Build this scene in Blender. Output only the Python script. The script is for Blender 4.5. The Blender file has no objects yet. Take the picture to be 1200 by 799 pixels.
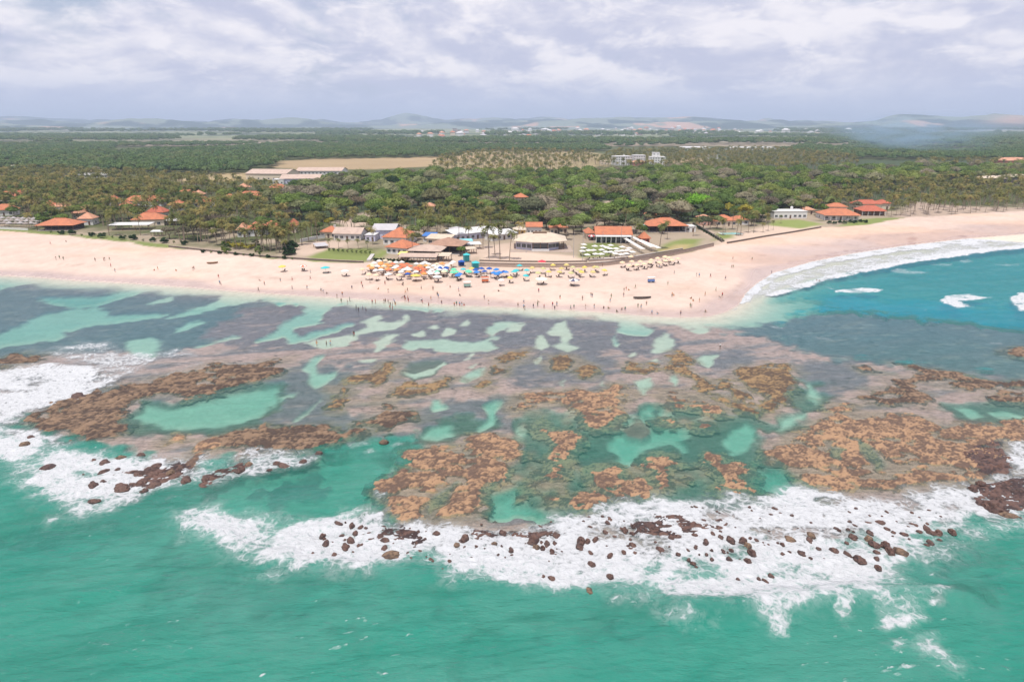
import bpy, bmesh, math, random
import numpy as np
from mathutils import Vector, Matrix, Euler

scene = bpy.context.scene
COL = scene.collection
RAD = math.radians

# ------------------------------------------------------------------ camera
CAM_H = 60.0
PITCH = RAD(17.45)
FOC = 800.0                      # focal length in pixels of a 1200 px wide picture
cam_data = bpy.data.cameras.new("camera")
cam_data.sensor_width = 36.0
cam_data.lens = 24.0
cam_data.clip_start = 0.5
cam_data.clip_end = 60000.0
cam = bpy.data.objects.new("camera", cam_data)
COL.objects.link(cam)
cam.location = (0, 0, CAM_H)
cam.rotation_euler = (math.pi / 2 - PITCH, 0, 0)
scene.camera = cam

# ------------------------------------------------------------------ exposure
vs = scene.view_settings
vs.view_transform = 'Standard'
vs.look = 'None'
vs.gamma = 1.0
vs.use_curve_mapping = False
vs.exposure = 0.0
scene.cycles.use_denoising = True
scene.cycles.max_bounces = 6
scene.cycles.diffuse_bounces = 2
scene.cycles.glossy_bounces = 2
scene.cycles.transmission_bounces = 2
scene.cycles.volume_bounces = 0
scene.cycles.transparent_max_bounces = 8
scene.cycles.caustics_reflective = False
scene.cycles.caustics_refractive = False

# ------------------------------------------------------------------ sun
SUN_EL, SUN_AZ = RAD(70), RAD(205)   # high tropical sun, from the sea side and a little from the left
sun_dir = Vector((math.sin(SUN_AZ) * math.cos(SUN_EL), math.cos(SUN_AZ) * math.cos(SUN_EL), math.sin(SUN_EL)))
sun_data = bpy.data.lights.new("sun", 'SUN')
sun_data.energy = 4.7
sun_data.angle = RAD(0.6)
sun_data.color = (1.0, 0.955, 0.88)
sun = bpy.data.objects.new("sun", sun_data)
COL.objects.link(sun)
sun.rotation_euler = (-sun_dir).to_track_quat('-Z', 'Y').to_euler()

# ------------------------------------------------------------------ sky
world = bpy.data.worlds.new("World")
scene.world = world
world.use_nodes = True

class NT:
    """small node-tree helper"""
    def __init__(self, tree):
        self.t = tree
        tree.nodes.clear()
    def n(self, kind, **kw):
        nd = self.t.nodes.new(kind)
        for k, v in kw.items():
            setattr(nd, k, v)
        return nd
    def set(self, sock, v):
        if isinstance(v, bpy.types.NodeSocket):
            self.t.links.new(v, sock)
        elif v is not None:
            if hasattr(sock, 'default_value'):
                dv = sock.default_value
                if hasattr(dv, '__len__') and not hasattr(v, '__len__'):
                    v = (v,) * len(dv)
                if hasattr(dv, '__len__') and len(dv) == 4 and len(v) == 3:
                    v = (*v, 1.0)
                sock.default_value = v
    def math(self, op, a, b=None, c=None, clamp=False):
        nd = self.n('ShaderNodeMath', operation=op, use_clamp=clamp)
        self.set(nd.inputs[0], a); self.set(nd.inputs[1], b); self.set(nd.inputs[2], c)
        return nd.outputs[0]
    def vmath(self, op, a, b=None):
        nd = self.n('ShaderNodeVectorMath', operation=op)
        self.set(nd.inputs[0], a); self.set(nd.inputs[1], b)
        return nd.outputs[0]
    def mix(self, f, a, b, blend='MIX'):
        nd = self.n('ShaderNodeMix', data_type='RGBA', blend_type=blend)
        self.set(nd.inputs[0], f); self.set(nd.inputs[6], a); self.set(nd.inputs[7], b)
        return nd.outputs[2]
    def sstep(self, v, lo, hi, a=0.0, b=1.0):
        nd = self.n('ShaderNodeMapRange', interpolation_type='SMOOTHSTEP')
        self.set(nd.inputs[0], v); self.set(nd.inputs[1], lo); self.set(nd.inputs[2], hi)
        self.set(nd.inputs[3], a); self.set(nd.inputs[4], b)
        return nd.outputs[0]
    def noise(self, vec, scale, detail=4.0, rough=0.55, dist=0.0, lac=2.0):
        nd = self.n('ShaderNodeTexNoise')
        self.set(nd.inputs['Vector'], vec); self.set(nd.inputs['Scale'], scale)
        self.set(nd.inputs['Detail'], detail); self.set(nd.inputs['Roughness'], rough)
        self.set(nd.inputs['Distortion'], dist); self.set(nd.inputs['Lacunarity'], lac)
        return nd.outputs[0]
    def vor(self, vec, scale, feature='F1'):
        nd = self.n('ShaderNodeTexVoronoi', feature=feature)
        self.set(nd.inputs['Vector'], vec); self.set(nd.inputs['Scale'], scale)
        return nd
    def attr(self, name):
        return self.n('ShaderNodeAttribute', attribute_name=name)
    def bump(self, h, strength, dist=1.0, normal=None):
        nd = self.n('ShaderNodeBump')
        self.set(nd.inputs['Height'], h); self.set(nd.inputs['Strength'], strength); self.set(nd.inputs['Distance'], dist)
        if normal is not None: self.set(nd.inputs['Normal'], normal)
        return nd.outputs[0]

W = NT(world.node_tree)
sky = W.n('ShaderNodeTexSky', sky_type='NISHITA')
sky.sun_disc = False
sky.sun_elevation = SUN_EL
sky.sun_rotation = SUN_AZ
sky.altitude = 10
sky.air_density = 1.0; sky.dust_density = 1.5; sky.ozone_density = 1.0
tc = W.n('ShaderNodeTexCoord')
dirv = tc.outputs['Generated']
sep = W.n('ShaderNodeSeparateXYZ'); W.set(sep.inputs[0], dirv)
el = sep.outputs[2]
elp = W.math('MAXIMUM', el, 0.0)
# a cloud layer: elongated billows, flatter towards the horizon
warpz = elp
comb = W.n('ShaderNodeCombineXYZ')
W.set(comb.inputs[0], W.math('MULTIPLY', sep.outputs[0], 2.3)); W.set(comb.inputs[1], W.math('MULTIPLY', sep.outputs[1], 2.3))
W.set(comb.inputs[2], W.math('MULTIPLY', warpz, 5.6))
cv = comb.outputs[0]
cl_big = W.noise(cv, 1.9, 6, 0.50, 0.25)
off = W.n('ShaderNodeVectorMath', operation='ADD'); W.set(off.inputs[0], cv); off.inputs[1].default_value = (0.03, 0.0, 0.085)
cl_up = W.noise(off.outputs[0], 1.9, 6, 0.50, 0.25)
puff = W.noise(cv, 5.5, 7, 0.58, 0.5)
shade = W.math('SUBTRACT', cl_big, cl_up)          # lit tops, grey undersides of the billows
dens = W.math('ADD', cl_big, W.math('MULTIPLY', W.math('SUBTRACT', puff, 0.5), 0.32))
cover = W.sstep(dens, 0.27, 0.44)
bil = W.math('ABSOLUTE', W.math('SUBTRACT', W.math('MULTIPLY', puff, 2.0), 1.0))
bil2 = W.math('ABSOLUTE', W.math('SUBTRACT', W.math('MULTIPLY', W.noise(cv, 13.0, 5, 0.55, 0.4), 2.0), 1.0))
lightness = W.math('ADD', W.math('ADD', W.math('MULTIPLY', bil, 0.65), W.math('MULTIPLY', bil2, 0.30)), W.math('ADD', W.math('MULTIPLY', shade, 3.5), W.math('ADD', 0.30, W.math('MULTIPLY', W.math('SUBTRACT', puff, 0.5), 1.0))), clamp=False)
lightness = W.sstep(lightness, 0.05, 0.85)
ccol = W.mix(lightness, (0.60, 0.62, 0.785), (0.97, 0.935, 0.985))
skyc = W.vmath('SCALE', sky.outputs[0]); skyc.node.inputs[3].default_value = 0.10
skyb = W.mix(0.62, skyc, (0.55, 0.61, 0.80))        # thin high veil over the blue
above = W.mix(cover, skyb, ccol)
veil = W.sstep(el, 0.075, 0.015)                    # hazy band over the land
vcol = W.mix(W.noise(cv, 1.1, 3, 0.5), (0.53, 0.60, 0.82), (0.64, 0.67, 0.84))
allc = W.mix(W.math('MULTIPLY', veil, 0.92), above, vcol)
bg = W.n('ShaderNodeBackground'); W.set(bg.inputs[0], allc); bg.inputs[1].default_value = 1.0
out = W.n('ShaderNodeOutputWorld'); W.set(out.inputs[0], bg.outputs[0])

# ------------------------------------------------------------------ numeric helpers
RNG = np.random.default_rng(7)
random.seed(11)
_TAB = RNG.random((256, 256))

def vnoise(x, y, seed=0):
    x = x + seed * 17.31; y = y + seed * 9.77
    ix = np.floor(x).astype(np.int64); iy = np.floor(y).astype(np.int64)
    fx = x - ix; fy = y - iy
    fx = fx * fx * fx * (fx * (fx * 6 - 15) + 10); fy = fy * fy * fy * (fy * (fy * 6 - 15) + 10)
    a = _TAB[ix & 255, iy & 255]; b = _TAB[(ix + 1) & 255, iy & 255]
    c = _TAB[ix & 255, (iy + 1) & 255]; d = _TAB[(ix + 1) & 255, (iy + 1) & 255]
    return (a * (1 - fx) + b * fx) * (1 - fy) + (c * (1 - fx) + d * fx) * fy

def fbm(x, y, octaves=4, seed=0, gain=0.5):
    s = 0.0; amp = 1.0; tot = 0.0
    for o in range(octaves):
        s = s + amp * (vnoise(x * 2 ** o, y * 2 ** o, seed + o * 3) - 0.5)
        tot += amp; amp *= gain
    return s / tot * 2           # about -1..1

def sstep(v, lo, hi):
    t = np.clip((v - lo) / (hi - lo), 0, 1)
    return t * t * (3 - 2 * t)

CP, SP = math.cos(PITCH), math.sin(PITCH)
def unproj(u, v, z=0.0):
    """ground point at height z seen in the direction (u, v) of the 1200 x 799 survey picture"""
    u = np.asarray(u, float); v = np.asarray(v, float)
    a = (u - 600.0) / FOC; b = -(v - 399.5) / FOC
    dy = CP + b * SP; dz = -SP + b * CP
    t = (z - CAM_H) / dz
    return a * t, dy * t

def poly_w(pts, z=0.0):
    p = np.array(pts, float)
    x, y = unproj(p[:, 0], p[:, 1], z)
    return np.stack([x, y], 1)

def sd_poly(X, Y, P):
    """signed distance to a closed polygon, positive inside"""
    d2 = np.full(X.shape, 1e18); ins = np.zeros(X.shape, bool)
    n = len(P)
    for i in range(n):
        ax, ay = P[i]; bx, by = P[(i + 1) % n]
        ex, ey = bx - ax, by - ay
        wx, wy = X - ax, Y - ay
        t = np.clip((wx * ex + wy * ey) / (ex * ex + ey * ey + 1e-12), 0, 1)
        dx, dy = wx - ex * t, wy - ey * t
        d2 = np.minimum(d2, dx * dx + dy * dy)
        cond = ((ay > Y) != (by > Y)) & (X < (bx - ax) * (Y - ay) / ((by - ay) if by != ay else 1e-12) + ax)
        ins ^= cond
    d = np.sqrt(d2)
    return np.where(ins, d, -d)

def sd_line(X, Y, P):
    d2 = np.full(X.shape, 1e18)
    for i in range(len(P) - 1):
        ax, ay = P[i]; bx, by = P[i + 1]
        ex, ey = bx - ax, by - ay
        wx, wy = X - ax, Y - ay
        t = np.clip((wx * ex + wy * ey) / (ex * ex + ey * ey + 1e-12), 0, 1)
        dx, dy = wx - ex * t, wy - ey * t
        d2 = np.minimum(d2, dx * dx + dy * dy)
    return np.sqrt(d2)

def near(X, Y, P, margin, f):
    """evaluate f(x, y) only inside the polygon's bounding box, -margin elsewhere"""
    lo = P.min(0) - margin; hi = P.max(0) + margin
    m = (X > lo[0]) & (X < hi[0]) & (Y > lo[1]) & (Y < hi[1])
    o = np.full(X.shape, -1e9)
    if m.any():
        o[m] = f(X[m], Y[m])
    return o
# ------------------------------------------------------------------ survey of the reef patches
REEFS = [ # (tone, height, gap amount, label, outline, holes)
    ('b', .75, .15, "longest brown reef ridge reaching from the left surf along the turquoise lagoon", [(5, 497), (27, 485), (51, 479), (54, 472), (82, 470), (105, 460), (120, 454), (142, 449), (175, 445), (200, 437), (232, 431), (250, 425), (275, 428), (300, 427), (318, 420), (335, 419), (333, 424), (310, 430),
        (330, 432), (325, 438), (300, 446), (257, 459), (235, 464), (217, 469), (200, 463), (185, 462), (165, 468), (148, 478), (133, 494), (152, 499), (135, 510), (110, 512), (82, 515), (60, 508), (47, 511), (30, 500)]),
    ('b', .8, .1, "dark flat reef islet behind the big left breaker", [(-30, 426), (0, 421), (12, 414), (28, 412), (38, 416), (55, 413), (56, 421), (25, 427), (8, 432), (0, 433), (-30, 434)]),
    ('b', .7, .12, "dark brown reef bar beside the turquoise inlet, foam along its sea side", [(262, 525), (257, 512), (275, 504), (300, 500), (315, 497), (332, 501), (362, 498), (382, 497), (402, 506), (420, 496), (424, 503), (412, 512), (392, 518), (367, 525), (345, 528), (305, 529), (285, 522)]),
    ('t', .5, .3, "small rust coloured reef clump below the left lagoon", [(192, 522), (207, 505), (217, 509), (215, 517), (205, 519)]),
    ('t', .55, .25, "slanting chain of rust brown reef from the left surf up to the bar", [(208, 546), (222, 531), (235, 518), (250, 512), (262, 513), (257, 524), (240, 536), (227, 549)]),
    ('o', .45, .22, "crooked golden brown reef patch right of the narrow pale channel", [(384, 477), (392, 465), (392, 455), (407, 440), (432, 436), (450, 424), (472, 421), (462, 435), (455, 445), (440, 452), (432, 447), (412, 450), (416, 468), (400, 479)]),
    ('o', .45, .22, "curved golden reef patch with a tapering right tip in the middle flat", [(447, 465), (462, 452), (480, 447), (507, 451), (522, 440), (531, 443), (525, 452), (505, 460), (480, 466), (460, 467)]),
    ('b', .55, .2, "brown reef knoll just behind the head of the inlet", [(430, 494), (445, 480), (447, 470), (465, 471), (485, 479), (494, 485), (490, 492), (472, 496), (455, 503), (440, 497)]),
    ('o', .42, .25, "golden reef patch rising to the right near the sandy pools", [(576, 440), (580, 420), (598, 413), (617, 409), (617, 418), (600, 425), (590, 436)]),
    ('o', .4, .25, "small round golden reef head left of the rising patch", [(555, 454), (560, 445), (577, 442), (577, 452), (565, 459)]),
    ('o', .42, .25, "oval golden reef patch, left of a close pair", [(640, 425), (650, 416), (670, 415), (677, 424), (660, 433), (647, 434)]),
    ('o', .42, .25, "rounded golden reef patch, right of a close pair", [(675, 430), (687, 425), (700, 429), (703, 436), (685, 442), (677, 437)]),
    ('o', .42, .3, "low wide golden reef patch above the reef with two pools", [(730, 430), (737, 423), (752, 426), (770, 426), (773, 432), (755, 437), (735, 435)]),
    ('o', .48, .22, "long diagonal olive brown reef running down to the right", [(779, 432), (785, 417), (797, 411), (807, 420), (807, 432), (832, 445), (837, 457), (857, 465), (887, 480), (900, 483), (893, 490), (870, 483), (850, 473), (825, 462), (807, 455), (812, 445), (797, 436)]),
    ('o', .5, .2, "broad olive brown reef beside the diagonal one, ragged right edge", [(862, 437), (865, 427), (880, 430), (900, 424), (927, 428), (931, 440), (933, 450), (925, 470), (915, 480), (900, 486), (890, 475), (895, 465), (880, 455), (868, 446)]),
    ('o', .45, .3, "narrow olive reef strip between the diagonal and the broad reef", [(837, 443), (857, 442), (865, 455), (880, 463), (890, 474), (880, 476), (860, 462), (845, 455)]),
    ('t', .45, .32, "wide ragged tan reef above the big turquoise pool", [(597, 480), (615, 460), (637, 457), (665, 455), (675, 452), (700, 460), (720, 447), (735, 451), (738, 465), (725, 475), (735, 485), (717, 499), (697, 505), (682, 495), (672, 482), (667, 472), (650, 472), (625, 476), (600, 486)]),
    ('t', .42, .5, "pale tan coral patch right of the two small pools", [(770, 462), (790, 452), (815, 462), (845, 478), (850, 487), (820, 480), (790, 478)]),
    ('t', .55, .25, "tall crooked tan reef column left of the big turquoise pool", [(622, 495), (635, 487), (648, 500), (676, 504), (681, 512), (677, 526), (670, 550), (650, 565), (622, 559), (645, 542), (648, 520), (632, 512), (624, 505)]),
    ('t', .5, .2, "tiny tan reef head left below the crooked column", [(615, 573), (627, 565), (631, 575), (617, 581)]),
    ('t', .55, .25, "tan reef block directly below the big turquoise pool", [(680, 547), (700, 542), (720, 541), (731, 550), (725, 570), (731, 583), (710, 577), (695, 570), (690, 557)]),
    ('t', .6, .2, "orange tan reef block at the edge of the surf under the pool", [(669, 587), (675, 577), (700, 571), (709, 585), (706, 593), (685, 597), (672, 594)]),
    ('t', .5, .3, "small tan reef block left of the orange surf edge block", [(640, 573), (657, 569), (668, 586), (647, 587)]),
    ('t', .5, .3, "tan reef block right of the orange surf edge block", [(732, 566), (750, 559), (768, 572), (750, 586), (735, 581)]),
    ('t', .55, .22, "tan reef right of the pool outlet with a notched lower end", [(752, 546), (767, 530), (791, 530), (798, 539), (813, 545), (800, 547), (790, 550), (787, 572), (772, 573), (767, 556)]),
    ('t', .4, .2, "little tan reef head between two larger ones", [(791, 560), (805, 555), (809, 560), (800, 564)]),
    ('t', .55, .22, "rounded tan reef left of the green surf pool", [(820, 542), (832, 530), (845, 532), (852, 540), (882, 547), (882, 555), (867, 562), (880, 572), (895, 578), (870, 582), (842, 578), (830, 572), (840, 562)]),
    ('t', .35, .1, "flat tan topped coral head inside the turquoise pool", [(768, 493), (774, 490), (786, 490), (792, 494), (784, 497), (772, 497)]),
    ('t', .35, .1, "flat tan coral head right of the turquoise pool", [(814, 498), (820, 495), (830, 495), (835, 499), (828, 503), (817, 502)]),
    ('t', .65, .20, "largest orange tan reef of the front left, beside the inlet", [(441, 573), (450, 555), (475, 540), (475, 527), (490, 525), (507, 519), (540, 519), (550, 510), (570, 506), (600, 510), (611, 519), (608, 535), (600, 546), (592, 560), (570, 578), (562, 604), (535, 612), (520, 618), (498, 608), (470, 617), (453, 603), (446, 590)],
        [[(494, 596), (508, 580), (524, 568), (540, 560), (532, 576), (520, 590), (504, 604)]]),
    ('b', .5, .38, "upper right brown reef with a trailing left arm", [(995, 466), (1017, 457), (1040, 453), (1040, 442), (1060, 441), (1080, 435), (1047, 423), (1062, 423), (1087, 430), (1117, 435), (1145, 442), (1172, 448), (1172, 455), (1140, 457), (1112, 452), (1095, 449), (1078, 451), (1092, 467), (1080, 475), (1050, 476), (1017, 472)]),
    ('b', .3, .3, "small thin brown reef islet left of the upper right reef", [(1004, 430), (1015, 428), (1028, 434), (1015, 436)]),
    ('b', .5, .3, "brown reef on the far right above the small turquoise pool", [(1152, 466), (1175, 455), (1180, 446), (1230, 444), (1230, 476), (1177, 471)]),
    ('b', .5, .25, "dark brown reef bar farthest out on the right", [(1169, 408), (1185, 406), (1235, 406), (1235, 424), (1200, 420), (1180, 415)]),
    ('t', .55, .42, "largest reef of all, the wide orange tan one on the right", [(893, 526), (915, 514), (930, 506), (950, 498), (972, 471), (997, 471), (1000, 487), (1030, 484), (1075, 486), (1100, 497), (1140, 494), (1165, 491), (1240, 490), (1240, 516), (1177, 517), (1183, 530), (1197, 540), (1178, 560), (1140, 566), (1100, 566), (1075, 573), (1025, 576), (1000, 577), (957, 576), (940, 561), (920, 546), (893, 540)],
        [[(1007, 517), (1018, 520), (1042, 545), (1027, 553), (1012, 532)], [(974, 524), (988, 526), (985, 538), (975, 535)], [(1152, 536), (1180, 545), (1176, 554), (1155, 549)]]),
    ('d', .6, .36, "broken dark reef ledge awash in the left surf", [(118, 560), (138, 548), (165, 545), (190, 550), (205, 541), (220, 538), (226, 550), (215, 562), (190, 571), (160, 579), (132, 576), (120, 568)]),
    ('d', .6, .34, "blackish reef ledge in the foam below the brown bar", [(234, 558), (255, 548), (285, 538), (302, 543), (298, 551), (270, 560), (245, 568)]),
    ('d', .5, .36, "thin blackish ledge at the right end of the brown bar's foam", [(308, 550), (325, 541), (350, 538), (362, 540), (350, 546), (330, 549), (315, 555)]),
    ('d', .55, .54, "scattered dark ledge in the surf below the front left reef", [(396, 612), (440, 604), (500, 617), (560, 612), (600, 618), (640, 622), (662, 626), (650, 644), (600, 642), (540, 638), (490, 642), (445, 646), (410, 640)]),
    ('d', .5, .74, "scattered dark ledge in the wide surf before the middle reefs", [(675, 616), (720, 604), (790, 606), (850, 606), (900, 612), (895, 640), (850, 646), (790, 640), (720, 640), (680, 640)]),
    ('d', .6, .34, "blackish reef ledge at the far right of the surf", [(1130, 570), (1160, 562), (1195, 556), (1240, 556), (1240, 600), (1195, 608), (1160, 600), (1142, 588)]),
    ('d', .7, .25, "dark purple brown reef corner at the right surf edge", [(1128, 530), (1150, 512), (1178, 516), (1184, 530), (1198, 541), (1192, 552), (1170, 562), (1152, 560), (1135, 548)]),
]
# ------------------------------------------------------------------ survey of the coast
WATERLINE = [(-260, 316), (-120, 320), (0, 323), (40, 325), (90, 329), (150, 332), (220, 337), (270, 341), (310, 344), (380, 348),
             (430, 351), (480, 354), (540, 358), (600, 360), (660, 363), (720, 367), (765, 371), (800, 372), (830, 371), (850, 366), (866, 357),
             (874, 344), (886, 333), (906, 320), (950, 307), (1000, 297), (1060, 288), (1130, 280), (1200, 274.5), (1300, 269), (1500, 262)]
BACKLINE = [(-260, 263), (-120, 265), (0, 271), (60, 275), (100, 279), (180, 288), (250, 295), (330, 303), (400, 307), (436, 308), (470, 313),
            (560, 313), (620, 314), (680, 312), (730, 308), (780, 300), (830, 289), (842, 286), (860, 282), (895, 276.5), (960, 267), (1010, 264), (1060, 255),
            (1130, 251), (1200, 247.5), (1300, 243), (1500, 237)]
wl = poly_w(WATERLINE)
far = 30000.0
LAND_POLY = np.concatenate([wl, np.array([(far, 900.0), (far, far), (-far, far), (-far, wl[0, 1])])])
_bl = poly_w(BACKLINE, 2.9)
BACK_POLY = np.concatenate([_bl, np.array([(far, 1000.0), (far, far), (-far, far), (-far, _bl[0, 1])])])

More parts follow.
